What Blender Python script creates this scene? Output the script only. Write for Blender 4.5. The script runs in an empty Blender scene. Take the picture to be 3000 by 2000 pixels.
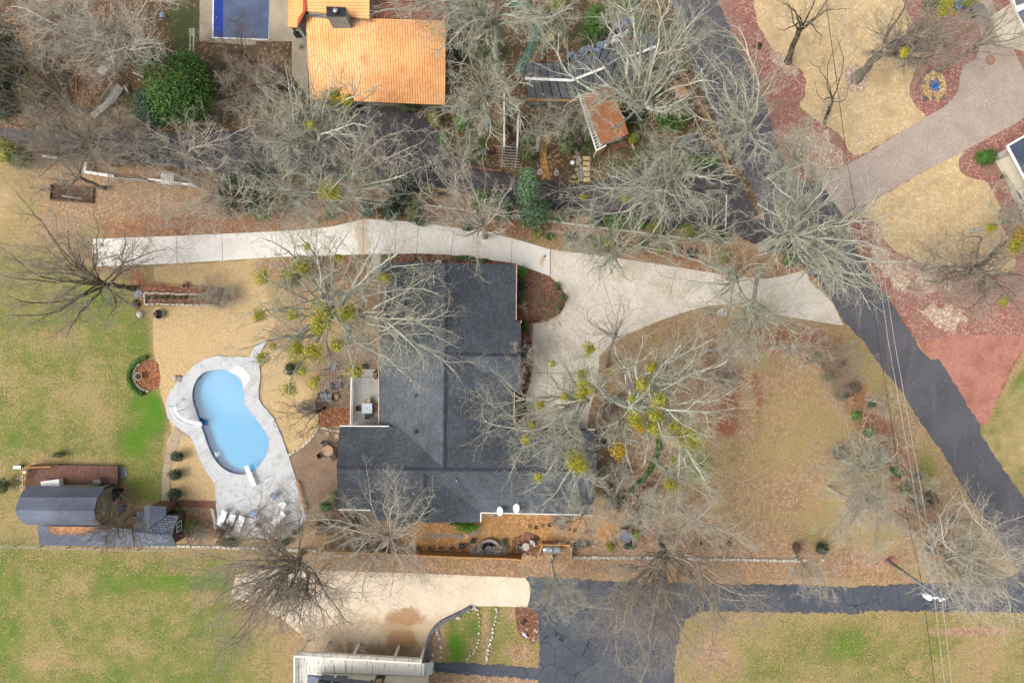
import bpy, math, random
import numpy as np
from mathutils import Vector, Matrix
from mathutils.geometry import tessellate_polygon
SC = bpy.context.scene
COL = SC.collection
H = 75.0          # drone height in metres; 24 mm lens on a 36 mm sensor looking straight down
# ---------------------------------------------------------------- camera
cam = bpy.data.cameras.new('camera'); cam.lens = 24; cam.sensor_width = 36; cam.clip_end = 3000
co = bpy.data.objects.new('camera', cam); COL.objects.link(co)
co.location = (0, 0, H); SC.camera = co
# ---------------------------------------------------------------- light
SUN_EL, SUN_AZ = 52, 250
w = bpy.data.worlds.new('World'); SC.world = w; w.use_nodes = True
nt = w.node_tree; bg = nt.nodes['Background']
sky = nt.nodes.new('ShaderNodeTexSky'); sky.sky_type = 'NISHITA'; sky.sun_disc = False
sky.sun_elevation = math.radians(SUN_EL); sky.sun_rotation = math.radians(SUN_AZ)
sky.air_density = 1.0; sky.dust_density = 4.0
hs = nt.nodes.new('ShaderNodeHueSaturation'); hs.inputs['Saturation'].default_value = 0.38
nt.links.new(sky.outputs[0], hs.inputs['Color']); nt.links.new(hs.outputs[0], bg.inputs[0])
bg.inputs[1].default_value = 0.145
sl = bpy.data.lights.new('sun', 'SUN'); sl.energy = 0.9; sl.angle = math.radians(34); sl.color = (1.0, 0.95, 0.87)
so = bpy.data.objects.new('sun', sl); COL.objects.link(so)
_a = math.radians(SUN_AZ); _e = math.radians(SUN_EL)
sd = Vector((math.sin(_a)*math.cos(_e), math.cos(_a)*math.cos(_e), math.sin(_e)))
so.rotation_euler = sd.to_track_quat('Z', 'Y').to_euler()
SC.view_settings.view_transform = 'Standard'; SC.view_settings.look = 'None'
SC.view_settings.exposure = 1.1; SC.view_settings.gamma = 1
SC.render.film_transparent = False
SC.cycles.max_bounces = 6; SC.cycles.diffuse_bounces = 2; SC.cycles.transparent_max_bounces = 8
SC.cycles.use_denoising = True
SC.cycles.sample_clamp_indirect = 4
# ---------------------------------------------------------------- coordinates of the plan
def P(x, y, z=0.0):
    s = (H - z)/2000.0
    return Vector(((x-1500)*s, -(y-1000)*s, z))
def T(c, r, *pts): return [(750*c + u/3.136, 500*r + v/3.136) + tuple(q) for (u, v, *q) in pts]
def t1(c, r, u, v): return (750*c + u/3.136, 500*r + v/3.136)
def F(*pts): return [(u/.784, v/.784) for (u, v) in pts]
def W2(pts, z=0.0): return [P(p[0], p[1], z).to_2d() for p in pts]
def lin(c):
    c = c/255.0
    return c/12.92 if c <= .04045 else ((c+.055)/1.055)**2.4
def S(r, g, b, k=0.62): return (lin(r)*k, lin(g)*k, lin(b)*k, 1)
# ---------------------------------------------------------------- node helper
class NT:
    def __init__(s, name):
        s.m = bpy.data.materials.new(name); s.m.use_nodes = True
        s.t = s.m.node_tree; s.b = s.t.nodes['Principled BSDF']
        s.b.inputs['Specular IOR Level'].default_value = 0.25
    def n(s, typ, **kw):
        x = s.t.nodes.new(typ)
        for k, v in kw.items(): setattr(x, k, v)
        return x
    def put(s, sock, v):
        if v is None: return
        if isinstance(v, bpy.types.NodeSocket): s.t.links.new(v, sock)
        else: sock.default_value = v
    def coord(s, which='Object'): return s.n('ShaderNodeTexCoord').outputs[which]
    def mapping(s, vec, scale=(1,1,1), rot=0):
        m = s.n('ShaderNodeMapping'); s.put(m.inputs[0], vec)
        m.inputs['Scale'].default_value = scale; m.inputs['Rotation'].default_value = (0,0,rot); return m.outputs[0]
    def noise(s, vec, scale, detail=4, rough=.55, dist=0):
        x = s.n('ShaderNodeTexNoise'); s.put(x.inputs['Vector'], vec)
        x.inputs['Scale'].default_value = scale; x.inputs['Detail'].default_value = detail
        x.inputs['Roughness'].default_value = rough; x.inputs['Distortion'].default_value = dist
        return x.outputs[0]
    def noisec(s, vec, scale, detail=3):
        x = s.n('ShaderNodeTexNoise'); s.put(x.inputs['Vector'], vec)
        x.inputs['Scale'].default_value = scale; x.inputs['Detail'].default_value = detail
        return x.outputs['Color']
    def vor(s, vec, scale, feature='F1', out='Distance', rnd=1):
        x = s.n('ShaderNodeTexVoronoi', feature=feature); s.put(x.inputs['Vector'], vec)
        x.inputs['Scale'].default_value = scale; x.inputs['Randomness'].default_value = rnd
        return x.outputs[out]
    def math(s, op, a, b=0.0, clamp=False):
        x = s.n('ShaderNodeMath', operation=op, use_clamp=clamp); s.put(x.inputs[0], a); s.put(x.inputs[1], b); return x.outputs[0]
    def step(s, v, lo, hi, a=0.0, b=1.0):
        x = s.n('ShaderNodeMapRange', interpolation_type='SMOOTHSTEP'); s.put(x.inputs[0], v)
        x.inputs[1].default_value = lo; x.inputs[2].default_value = hi; x.inputs[3].default_value = a; x.inputs[4].default_value = b
        return x.outputs[0]
    def mix(s, f, a, b, mode='MIX'):
        x = s.n('ShaderNodeMix', data_type='RGBA', blend_type=mode); s.put(x.inputs[0], f); s.put(x.inputs[6], a); s.put(x.inputs[7], b); return x.outputs[2]
    def scale(s, col, f):   # multiply colour by a scalar
        x = s.n('ShaderNodeVectorMath', operation='SCALE'); s.put(x.inputs[0], col); s.put(x.inputs['Scale'], f); return x.outputs[0]
    def add(s, a, b):
        x = s.n('ShaderNodeVectorMath', operation='ADD'); s.put(x.inputs[0], a); s.put(x.inputs[1], b); return x.outputs[0]
    def bump(s, h, st=.3, d=.05):
        x = s.n('ShaderNodeBump'); s.put(x.inputs['Height'], h); x.inputs['Strength'].default_value = st; x.inputs['Distance'].default_value = d
        s.t.links.new(x.outputs[0], s.b.inputs['Normal'])
    def done(s, col, rough=.9, metal=0):
        s.put(s.b.inputs['Base Color'], col); s.put(s.b.inputs['Roughness'], rough); s.b.inputs['Metallic'].default_value = metal
        return s.m
M = {}
def plain(name, c, c2=None, sc=3, rough=.8, metal=0, fine=.25, fsc=9, bump=0):
    """Two tones mixed by large noise, speckled by fine noise."""
    n = NT(name); v = n.coord()
    c2 = c2 or tuple(x*.75 for x in c[:3])+(1,)
    col = n.mix(n.step(n.noise(v, sc, 5), .35, .65), c, c2)
    f = n.noise(v, fsc, 3)
    col = n.scale(col, n.step(f, .25, .75, 1-fine, 1+fine))
    if bump: n.bump(f, bump)
    M[name] = n.done(col, rough, metal); return M[name]
def speckle(name, cols, vs=9, sc=.6, fine=.25, rough=.95, bump=.5, stretch=None):
    """Chips / leaves / straw: voronoi cells of several tones."""
    n = NT(name); v = n.coord()
    vv = n.mapping(v, stretch) if stretch else v
    vd = n.add(vv, n.scale(n.noisec(v, 3), .15))
    cc = n.vor(vd, vs, out='Color')
    sp = n.n('ShaderNodeSeparateColor'); n.put(sp.inputs[0], cc)
    col = n.mix(sp.outputs[0], cols[0], cols[1])
    col = n.mix(n.step(sp.outputs[1], .72, .78), col, cols[2])
    if len(cols) > 3: col = n.mix(n.step(n.noise(v, sc, 6, .65), .45, .68), col, cols[3])
    f = n.noise(v, 6.5, 4, .8)
    col = n.scale(col, n.step(f, .25, .75, 1-fine, 1+fine))
    n.bump(n.math('ADD', sp.outputs[0], f), bump, .04)
    M[name] = n.done(col, rough); return M[name]
def concrete(name, c1, c2, cstain, agg=0.0, cracks=0.0, seed=0, stain=.5, spots=()):
    n = NT(name); v = n.coord()
    col = n.mix(n.step(n.noise(v, .35, 5, .6), .35, .65), c1, c2)
    col = n.mix(n.math('MULTIPLY', n.step(n.noise(n.add(v, (seed, 7, 0)), .22, 6, .7), .5, .72), stain), col, cstain)
    for (x, y, rx, ry, k_, sc_) in spots:      # rust and water stains with a place of their own
        vm = n.n('ShaderNodeMapping'); n.put(vm.inputs[0], n.add(v, n.scale(n.noisec(v, .9, 5), 2.2))); q = P(x, y); vm.vector_type = 'POINT'
        vm.inputs['Location'].default_value = (-(q.x+1.1)/rx, -(q.y+1.1)/ry, -1.1/rx); vm.inputs['Scale'].default_value = (1/rx, 1/ry, 1/rx)
        le = n.n('ShaderNodeVectorMath', operation='LENGTH'); n.put(le.inputs[0], vm.outputs[0])
        col = n.mix(n.math('MULTIPLY', n.step(le.outputs['Value'], .55, 1.05, 1, 0), k_), col, sc_)
    if agg:
        sp = n.n('ShaderNodeSeparateColor'); n.put(sp.inputs[0], n.vor(v, 9, out='Color'))
        col = n.scale(col, n.step(sp.outputs[0], 0, 1, 1-agg, 1+agg))
    f = n.noise(v, 6, 5, .8)
    col = n.scale(col, n.step(f, .25, .75, .86, 1.10))
    if cracks:
        vd = n.add(v, n.scale(n.noisec(v, 1.2, 4), .9))
        e = n.vor(vd, .22, 'DISTANCE_TO_EDGE')
        k = n.math('MULTIPLY', n.step(e, .004, .016, 1, 0), n.step(n.noise(n.add(v, (3, seed, 0)), .12, 2), .44, .56))
        col = n.mix(n.math('MULTIPLY', k, cracks), col, tuple(x*.42 for x in c2[:3])+(1,))
    n.bump(f, .15)
    M[name] = n.done(col, .92); return M[name]
def asphalt(name, c1, c2, cracks=0.0, dust=0.0, sc=.45, rough=.9):
    n = NT(name); v = n.coord()
    col = n.mix(n.step(n.noise(v, .25, 6, .6), .35, .65), c1, c2)
    if dust:
        vm = n.mapping(v, (1, .12, 1), math.radians(31))
        col = n.mix(n.math('MULTIPLY', n.step(n.noise(vm, .7, 5, .6), .52, .72), dust), col, S(150,135,128))
    f = n.noise(v, 7, 5, .85)
    col = n.scale(col, n.step(f, .25, .75, .78, 1.22))
    sp = n.n('ShaderNodeSeparateColor'); n.put(sp.inputs[0], n.vor(v, 14, out='Color'))
    col = n.mix(n.math('MULTIPLY', n.step(sp.outputs[2], .955, .965), .35), col, S(175,150,130))
    if cracks:
        vd = n.add(v, n.scale(n.noisec(v, 1.6, 4), .5))
        e = n.vor(vd, sc, 'DISTANCE_TO_EDGE', rnd=.8)
        k = n.math('MULTIPLY', n.step(e, .004, .02, 1, 0), n.step(n.noise(n.add(v, (9, 4, 0)), .1, 2), .38, .5))
        col = n.mix(n.math('MULTIPLY', k, cracks), col, S(40,42,48))
    n.bump(f, .25)
    M[name] = n.done(col, rough); return M[name]
def bricks(name, c1, c2, cm, bw, bh, rot=0, mortar=.06, rough=.9, herring=False, mott=(.8,1.2), moss=None, uv=False, off=.5):
    n = NT(name); v = n.coord('UV' if uv else 'Object')
    m = n.mapping(v, (1,1,1), rot)
    b = n.n('ShaderNodeTexBrick'); n.put(b.inputs['Vector'], m)
    b.offset = off
    b.inputs['Scale'].default_value = 1; b.inputs['Brick Width'].default_value = bw; b.inputs['Row Height'].default_value = bh
    b.inputs['Mortar Size'].default_value = mortar*bh; b.inputs['Mortar Smooth'].default_value = .3
    b.inputs['Color1'].default_value = c1; b.inputs['Color2'].default_value = c2; b.inputs['Mortar'].default_value = cm
    col = b.outputs['Color']
    vo = n.coord()
    if moss: col = n.mix(n.step(n.noise(vo, .35, 6, .65), .48, .7, 0, .7), col, moss)
    col = n.scale(col, n.step(n.noise(vo, .5, 6, .65), .25, .75, *mott))
    if uv: col = n.scale(col, n.step(n.noise(n.add(vo, (1.7, 4.2, 0)), .13, 4, .6), .36, .64, .80, 1.30))
    f = n.noise(vo, 6, 4, .85)
    col = n.scale(col, n.step(f, .25, .75, .82, 1.18))
    n.bump(b.outputs['Fac'], .3, -.02)
    M[name] = n.done(col, rough); return M[name]
# ---------------------------------------------------------------- objects
WL = {}
def tag(o, label=None, cat=None, group=None, kind=None):
    if label: o['label'] = label
    if cat: o['category'] = cat
    if group: o['group'] = group
    if kind: o['kind'] = kind
    return o
def thing(name, label, cat, loc, group=None):
    o = bpy.data.objects.new(name, None); COL.objects.link(o); o.location = loc; o.empty_display_size = .2
    WL[o.name] = Vector(loc); return tag(o, label, cat, group)
def npmesh(name, V, Q, mat, parent=None, smooth=False, k=4):
    """V (n,3) world coordinates, Q (m,k) faces."""
    V = np.asarray(V, dtype=np.float32); Q = np.asarray(Q, dtype=np.int32)
    off = WL.get(parent.name, Vector((0,0,0))) if parent else Vector((0,0,0))
    V = V - np.array(off, dtype=np.float32)
    me = bpy.data.meshes.new(name)
    me.vertices.add(len(V)); me.vertices.foreach_set('co', V.ravel())
    me.loops.add(Q.size); me.loops.foreach_set('vertex_index', Q.ravel())
    me.polygons.add(len(Q)); me.polygons.foreach_set('loop_start', np.arange(0, Q.size, k, dtype=np.int32))
    me.polygons.foreach_set('loop_total', np.full(len(Q), k, dtype=np.int32))
    me.update(calc_edges=True)
    if smooth: me.polygons.foreach_set('use_smooth', np.ones(len(Q), dtype=bool))
    me.materials.append(mat)
    o = bpy.data.objects.new(name, me); COL.objects.link(o)
    if parent: o.parent = parent
    WL[o.name] = off
    return o
class MB:
    def __init__(s): s.v = []; s.f = []; s.uv = {}
    def add(s, vs, fs):
        k = len(s.v); s.v += [Vector(x) for x in vs]; s.f += [tuple(k+i for i in f) for f in fs]; return s
    def box(s, c, size, rz=0, tilt=None):
        hx, hy, hz = size[0]/2, size[1]/2, size[2]/2
        R = Matrix.Rotation(rz, 3, 'Z')
        if tilt: R = R @ Matrix.Rotation(tilt[0], 3, 'X') @ Matrix.Rotation(tilt[1], 3, 'Y')
        vs = [Vector(c) + R @ Vector((x*hx, y*hy, z*hz)) for z in (-1,1) for y in (-1,1) for x in (-1,1)]
        return s.add(vs, [(0,2,3,1),(4,5,7,6),(0,1,5,4),(2,6,7,3),(0,4,6,2),(1,3,7,5)])
    def bar(s, a, b, w, h=None):
        a = Vector(a); b = Vector(b); h = h or w; d = (b-a)
        if d.length < 1e-5: return s
        d.normalize(); up = Vector((0,0,1)) if abs(d.z) < .95 else Vector((1,0,0))
        x = d.cross(up).normalized()*w/2; y = x.cross(d).normalized()*h/2
        return s.add([a-x-y, a+x-y, a+x+y, a-x+y, b-x-y, b+x-y, b+x+y, b-x+y],
                     [(0,1,2,3),(7,6,5,4),(0,4,5,1),(1,5,6,2),(2,6,7,3),(3,7,4,0)])
    def tube(s, pts, r, n=8, closed=False, cap=True):
        pts = [Vector(p) for p in pts]; m = len(pts); rs = r if isinstance(r, (list, tuple)) else [r]*m
        k = len(s.v)
        for i, p in enumerate(pts):
            a = pts[i-1] if (i > 0 or closed) else p; b = pts[(i+1) % m] if (i < m-1 or closed) else p
            d = (b-a).normalized(); up = Vector((0,0,1)) if abs(d.z) < .9 else Vector((0,1,0))
            x = d.cross(up).normalized(); y = x.cross(d)
            for j in range(n):
                t = 2*math.pi*j/n; s.v.append(p + (x*math.cos(t)+y*math.sin(t))*rs[i])
        for i in range(m if closed else m-1):
            i2 = (i+1) % m
            for j in range(n): s.f.append((k+i*n+j, k+i*n+(j+1)%n, k+i2*n+(j+1)%n, k+i2*n+j))
        if cap and not closed: s.f.append(tuple(k+j for j in range(n))[::-1]); s.f.append(tuple(k+(m-1)*n+j for j in range(n)))
        return s
    def ring(s, c, R, r, n=24, k=6, sx=1, sy=1):
        return s.tube([Vector(c)+Vector((math.cos(2*math.pi*i/n)*R*sx, math.sin(2*math.pi*i/n)*R*sy, 0)) for i in range(n)], r, k, closed=True)
    def lathe(s, c, prof, n=24, sx=1, sy=1):
        c = Vector(c); k = len(s.v); m = len(prof)
        for (r, z) in prof:
            for j in range(n):
                t = 2*math.pi*j/n; s.v.append(c + Vector((r*math.cos(t)*sx, r*math.sin(t)*sy, z)))
        for i in range(m-1):
            for j in range(n): s.f.append((k+i*n+j, k+i*n+(j+1)%n, k+(i+1)*n+(j+1)%n, k+(i+1)*n+j))
        s.f.append(tuple(k+(m-1)*n+j for j in range(n))); s.f.append(tuple(k+j for j in range(n))[::-1])
        return s
    def prism(s, poly, z0, z1, top=True, bottom=False, z1s=None):
        """poly: list of 2D world points; z may be a list at the top."""
        a = sum(poly[i][0]*poly[(i+1)%len(poly)][1]-poly[(i+1)%len(poly)][0]*poly[i][1] for i in range(len(poly)))
        if a < 0: poly = poly[::-1]; z1s = z1s[::-1] if z1s else None
        n = len(poly); zs = z1s or [z1]*n; k = len(s.v)
        s.v += [Vector((p[0], p[1], z0)) for p in poly] + [Vector((p[0], p[1], z)) for p, z in zip(poly, zs)]
        for i in range(n): j = (i+1) % n; s.f.append((k+i, k+j, k+n+j, k+n+i))
        tr = tessellate_polygon([[Vector((p[0], p[1], 0)) for p in poly]])
        for t in tr:
            A, B, C = [Vector((poly[i][0], poly[i][1])) for i in t]
            t2 = t if (B-A).cross(C-A) > 0 else t[::-1]
            if top: s.f.append(tuple(k+n+i for i in t2))
            if bottom: s.f.append(tuple(k+i for i in t2[::-1]))
        return s
    def slab(s, pts3, th, uvdir=None):
        """sloped roof plane: top face given as 3D points, thickness th down; UV in metres along eave/slope."""
        pts = [Vector(p) for p in pts3]
        a = sum(pts[i].x*pts[(i+1)%len(pts)].y-pts[(i+1)%len(pts)].x*pts[i].y for i in range(len(pts)))
        if a < 0: pts = pts[::-1]
        n = len(pts); k = len(s.v); s.v += pts + [p-Vector((0,0,th)) for p in pts]
        nrm = Vector((0,0,0))
        for i in range(n): nrm += (pts[i]).cross(pts[(i+1)%n])
        nrm.normalize(); u = Vector((0,0,1)).cross(nrm)
        u = u.normalized() if u.length > .02 else Vector((1,0,0)); vv = nrm.cross(u)
        tr = tessellate_polygon([[Vector((p.x, p.y, 0)) for p in pts]])
        for t in tr:
            A, B, C = [pts[i].to_2d() for i in t]
            t2 = t if (B-A).cross(C-A) > 0 else t[::-1]
            s.uv[len(s.f)] = [(pts[i].dot(u), pts[i].dot(vv)) for i in t2]
            s.f.append(tuple(k+i for i in t2)); s.f.append(tuple(k+n+i for i in t2[::-1]))
        for i in range(n): j = (i+1) % n; s.f.append((k+i, k+n+i, k+n+j, k+j)[::-1])
        return s
    def build(s, name, mat, parent=None, smooth=False, bevel=0):
        off = WL.get(parent.name, Vector((0,0,0))) if parent else Vector((0,0,0))
        me = bpy.data.meshes.new(name); me.from_pydata([tuple(v-off) for v in s.v], [], s.f)
        if s.uv:
            l = me.uv_layers.new(name='UVMap')
            for fi, uvs in s.uv.items():
                for q, li in enumerate(me.polygons[fi].loop_indices): l.data[li].uv = uvs[q]
        me.materials.append(mat); me.update()
        if smooth:
            for p in me.polygons: p.use_smooth = True
        o = bpy.data.objects.new(name, me); COL.objects.link(o)
        if parent: o.parent = parent
        if bevel:
            b = o.modifiers.new('b', 'BEVEL'); b.width = bevel; b.segments = 2; b.limit_method = 'ANGLE'
        WL[o.name] = off
        return o
def smooth_poly(pts, k=6, closed=True):
    """Catmull-Rom through 2D points."""
    n = len(pts); out = []
    for i in range(n if closed else n-1):
        g = (lambda j: pts[j % n]) if closed else (lambda j: pts[min(max(j, 0), n-1)])
        p0, p1, p2, p3 = [Vector(g(i+d)[:2]) for d in (-1, 0, 1, 2)]
        for q in range(k):
            t = q/k
            out.append(0.5*((2*p1)+(p2-p0)*t+(2*p0-5*p1+4*p2-p3)*t*t+(3*p1-p0-3*p2+p3)*t**3))
    if not closed: out.append(Vector(pts[-1][:2]))
    return out
def jag(poly, step=.35, amp=.06, seed=1):
    """world 2D polygon -> finely cut with an irregular edge."""
    rng = random.Random(seed); out = []
    for i in range(len(poly)):
        a = Vector(poly[i]); b = Vector(poly[(i+1) % len(poly)]); L = (b-a).length; m = max(1, int(L/step))
        nn = Vector((-(b-a).y, (b-a).x)).normalized() if L > 0 else Vector((0,0))
        for q in range(m): out.append(a + (b-a)*(q/m) + nn*rng.uniform(-amp, amp))
    return out
def sheet(name, pts, z, mat, z0=None, smooth=0, jit=0, seed=1, parent=None):
    """flat ground sheet; pts are plan points read at z."""
    q = smooth_poly(pts, smooth) if smooth else pts
    poly = W2(q, z)
    if jit: poly = jag(poly, .3, jit, seed)
    mb = MB().prism(poly, z-.05 if z0 is None else z0, z)
    o = mb.build(name, mat, parent)
    if parent is None: tag(o, kind='structure')
    return o
# ================================================================ materials
concrete('conc_cream', S(236,230,220,.76), S(228,221,210,.74), S(212,198,176,.7), agg=.04, seed=1, stain=.3, spots=[(1062,700,1.1,2.6,.6,S(206,176,136)), (1590,760,.5,.9,.6,S(206,170,120))])
concrete('conc_tan', S(224,214,198,.70), S(212,201,184,.68), S(194,175,146,.66), agg=.10, cracks=.28, seed=4, stain=.8)
concrete('conc_lower', S(236,218,192,.68), S(226,207,180,.66), S(208,180,144,.64), agg=.05, cracks=.45, seed=9, stain=.6, spots=[(*t1(1,3,1230,1180),15,3.4,.55,S(196,164,122)), (*t1(1,3,1370,960),2.8,1.3,.8,S(178,132,88)), (*t1(1,3,1340,1190),2.3,1.5,.8,S(172,124,80)), (*t1(1,3,1300,1070),2.0,1.6,.5,S(188,148,104)), (*t1(1,3,900,1300),9,1.6,.6,S(168,138,102))])
concrete('conc_walk', S(196,176,152), S(176,156,132), S(150,130,108), agg=.06, seed=3)
concrete('conc_pad', S(196,180,154), S(174,160,140), S(140,130,114), agg=.04, seed=6)
concrete('conc_grey', S(205,200,190), S(188,184,176), S(160,155,146), seed=5)
asphalt('asph_road', S(100,99,104), S(88,88,93), dust=.28)
asphalt('asph_old', S(90,86,88), S(76,73,77), dust=.0)
asphalt('asph_blue', S(88,93,102), S(78,83,92), cracks=.8, sc=.42)
asphalt('asph_edge', S(142,138,134), S(122,118,116))
speckle('mulch', [S(138,96,74), S(112,76,60), S(172,130,104), S(126,98,74)], 6, .5, .25)
speckle('mulch_red', [S(168,118,106), S(148,100,88), S(196,150,134), S(156,124,106)], 6, .4, .2)
speckle('mulch_orange', [S(156,96,66), S(126,76,54), S(196,140,100), S(138,96,66)], 8, .5, .28)
speckle('straw_tan', [S(218,190,144), S(204,174,128), S(228,202,160), S(192,166,124)], 6, .5, .22, bump=.3)
speckle('wood_chips', [S(204,176,152), S(178,146,126), S(226,208,184), S(176,134,114)], 6, .8, .3)
speckle('golden_gravel', [S(198,148,92), S(174,126,76), S(218,174,120), S(172,132,88)], 7, .5, .25)
speckle('river_rock', [S(226,196,132), S(190,158,100), S(244,226,180), S(206,176,116)], 4, .8, .25)
speckle('clay', [S(186,130,112), S(176,120,102), S(196,142,124), S(160,106,88)], 9, .25, .14, bump=.15)
bricks('paver_brick', S(200,184,170), S(190,172,158), S(166,150,136), .24, .24, math.radians(-27), .10, off=0, mott=(.86,1.08))
bricks('patio_brick', S(168,142,118), S(150,124,102), S(120,98,80), .42, .16, math.radians(42), .14, mott=(.8,1.15))
bricks('brick_edge', S(160,112,92), S(132,92,78), S(96,76,66), .22, .22, 0, .1, off=0)
bricks('stone_edge', S(206,190,166), S(176,160,138), S(96,84,70), .45, .3, 0, .12)
bricks('shingle', S(100,105,111), S(80,85,91), S(62,67,73), .30, .20, 0, .14, uv=True, mott=(.84,1.16), rough=.75)
bricks('shingle_light', S(132,137,148), S(96,101,112), S(70,74,84), .40, .28, 0, .16, uv=True, mott=(.9,1.12))
bricks('shingle_blue', S(126,131,146), S(112,118,132), S(90,96,110), .22, .14, 0, .2, uv=True, mott=(.88,1.12))
plain('roof_cap', S(70,73,82), S(58,61,70), 1.2, .95)
# flagstone
n = NT('flagstone'); v = n.coord(); vd = n.add(v, n.scale(n.noisec(v, 1.1), .35))
e = n.vor(vd, 1.9, 'DISTANCE_TO_EDGE'); sp = n.n('ShaderNodeSeparateColor'); n.put(sp.inputs[0], n.vor(vd, 1.9, out='Color'))
c = n.mix(n.step(sp.outputs[0], .2, 1), S(208,210,210), S(188,193,199)); c = n.mix(n.step(sp.outputs[1], .85, .98, 0, .6), c, S(200,192,182))
c = n.mix(n.step(e, .03, .10, .7, 0), c, S(218,216,208)); c = n.mix(n.step(n.noise(v, .3, 5), .5, .75, 0, .5), c, S(190,182,168))
c = n.scale(c, n.step(n.noise(v, 10, 5, .7), .25, .75, .92, 1.07)); M['flagstone'] = n.done(c, .85)
# metals, paints, small stuff
def ribbed(name, c1, c2, pitch, axis=0, rot=0, rough=.4, metal=.0, dark=.55, blot=.25):
    n = NT(name); v = n.mapping(n.coord('Object'), (1,1,1), rot)
    s = n.n('ShaderNodeSeparateXYZ'); n.put(s.inputs[0], v)
    fr = n.math('FRACT', n.math('MULTIPLY', s.outputs[axis], 1/pitch))
    k = n.step(n.math('ABSOLUTE', n.math('SUBTRACT', fr, .5)), .36, .46)
    vo = n.coord(); c = n.mix(n.step(n.noise(vo, .25, 5), .3, .7), c1, c2)
    c = n.scale(c, n.step(n.noise(vo, 3, 5, .7), .25, .75, 1-blot*.4, 1+blot*.4))
    if name == 'copper_roof': c = n.mix(n.step(n.noise(n.add(vo, (4,1,0)), .22, 7, .7), .52, .66, 0, .55), c, S(176,116,72)); c = n.mix(n.step(n.noise(n.mapping(vo, (3,.5,1)), 1.2, 5, .7), .56, .7, 0, .4), c, S(190,132,86))  # brown blotches stand for tree reflections, painted into the roof colour
    c = n.scale(c, n.step(k, 0, 1, 1, dark)); n.bump(k, .6, -.05)
    M[name] = n.done(c, rough, metal); return M[name]
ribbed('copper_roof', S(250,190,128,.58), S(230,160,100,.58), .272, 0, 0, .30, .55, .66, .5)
ribbed('copper_roof_cross', S(255,190,122,.72), S(240,170,105,.72), .30, 1, 0, .4, .15, .66)
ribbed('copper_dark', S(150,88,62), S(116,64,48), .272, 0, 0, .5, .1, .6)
ribbed('copper_shed', S(214,142,96), S(184,116,78), .13, 1, math.radians(-20), .45, .1, .72)
ribbed('orange_roof', S(228,168,112), S(206,146,96), .4, 1, math.radians(-25), .5, 0, .8)
ribbed('deck_red', S(128,92,78), S(104,74,64), .28, 1, 0, .85, 0, .72, .9)
ribbed('deck_grey', S(186,184,178), S(168,166,160), .14, 1, math.radians(90), .85, 0, .82)
ribbed('timber', S(206,160,106), S(178,134,84), .14, 1, math.radians(2), .85, 0, .62, .5)
ribbed('timber_dark', S(140,104,76), S(116,86,64), .14, 1, 0, .9, 0, .7, .5)
ribbed('siding_grey', S(190,188,178), S(176,174,164), .35, 0, 0, .8, 0, .8)
n = NT('white_boards'); v = n.coord(); s_ = n.n('ShaderNodeSeparateXYZ'); n.put(s_.inputs[0], v)
k = n.step(n.math('ABSOLUTE', n.math('SUBTRACT', n.math('FRACT', n.math('MULTIPLY', s_.outputs[0], 1/.30)), .5)), .42, .48)
c = n.mix(n.step(n.noise(n.mapping(v, (5,.6,1)), 1.0, 6, .75), .53, .62, 0, .8), S(236,231,216,.8), S(112,112,116))
M['white_boards'] = n.done(n.scale(c, n.step(k, 0, 1, 1, .78)), .7)
plain('white_paint', S(236,234,228,.8), S(222,219,210,.78), 2, .5, fine=.05)
plain('white_plastic', S(240,240,242,.82), S(228,228,232,.8), 1, .35, fine=.03)
plain('cream_wall', S(232,224,202,.75), S(222,213,190,.75), 2, .8, fine=.08)
plain('olive_wall', S(160,154,136), S(144,138,120), 1.5, .85, fine=.1)
plain('brown_siding', S(128,104,84), S(108,88,72), 1.5, .85, fine=.15)
plain('brick_wall', S(140,100,84), S(120,84,70), 2, .9, fine=.2)
plain('dark_metal', S(52,54,60), S(40,42,48), 2, .45, fine=.1)
plain('grey_metal', S(170,178,184), S(148,156,164), 2.5, .35, .5, fine=.12)
plain('galv', S(196,200,200), S(168,174,178), 1.5, .3, .6, fine=.08)
plain('green_path', S(88,128,112), S(76,114,100), .6, .9, fine=.12)
plain('black_cover', S(40,42,46), S(28,30,34), 4, .7)
plain('blue_cover', S(70,98,176), S(50,76,150), 3, .6)
plain('blue_tarp', S(90,150,226), S(60,116,200), 3, .5)
plain('pool_cover', S(102,114,142), S(88,98,126), .6, .8, fine=.2, fsc=12)
plain('pool_cover_blue', S(24,62,160), S(18,50,140), .8, .6, fine=.1)
plain('stone', S(176,166,150), S(140,132,120), 2, .9, fine=.2, bump=.4)
plain('stone_pale', S(220,212,198), S(188,176,158), 2, .9, fine=.15, bump=.4)
plain('slate', S(120,122,124), S(100,100,102), 1.5, .85, fine=.15)
plain('terracotta', S(206,180,146), S(178,152,120), 2, .8, fine=.1)
plain('soil', S(92,70,56), S(70,54,46), 4, .95, fine=.3, bump=.5)
plain('wicker', S(116,98,88), S(92,78,70), 5, .8, fine=.3)
plain('teak', S(190,154,124), S(166,130,102), 2, .7, fine=.12)
plain('cushion_blue', S(150,168,196), S(130,148,178), 2, .9, fine=.06)
plain('cushion_grey', S(150,152,158), S(128,130,138), 2, .9, fine=.08)
plain('frosted_table', S(208,218,222), S(192,204,210), 2, .2, fine=.03)
plain('gold_wood', S(214,160,92), S(186,134,74), 2, .7, fine=.15)
plain('rust_orange', S(204,96,60), S(176,78,50), 3, .7)
plain('purple_glass', S(110,90,230), S(90,70,210), 2, .2, fine=.02)
plain('wire', S(196,186,180), S(170,160,156), 2, .5, fine=.02)
plain('wire_dark', S(66,62,62), S(54,52,52), 2, .6, fine=.02)
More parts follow.
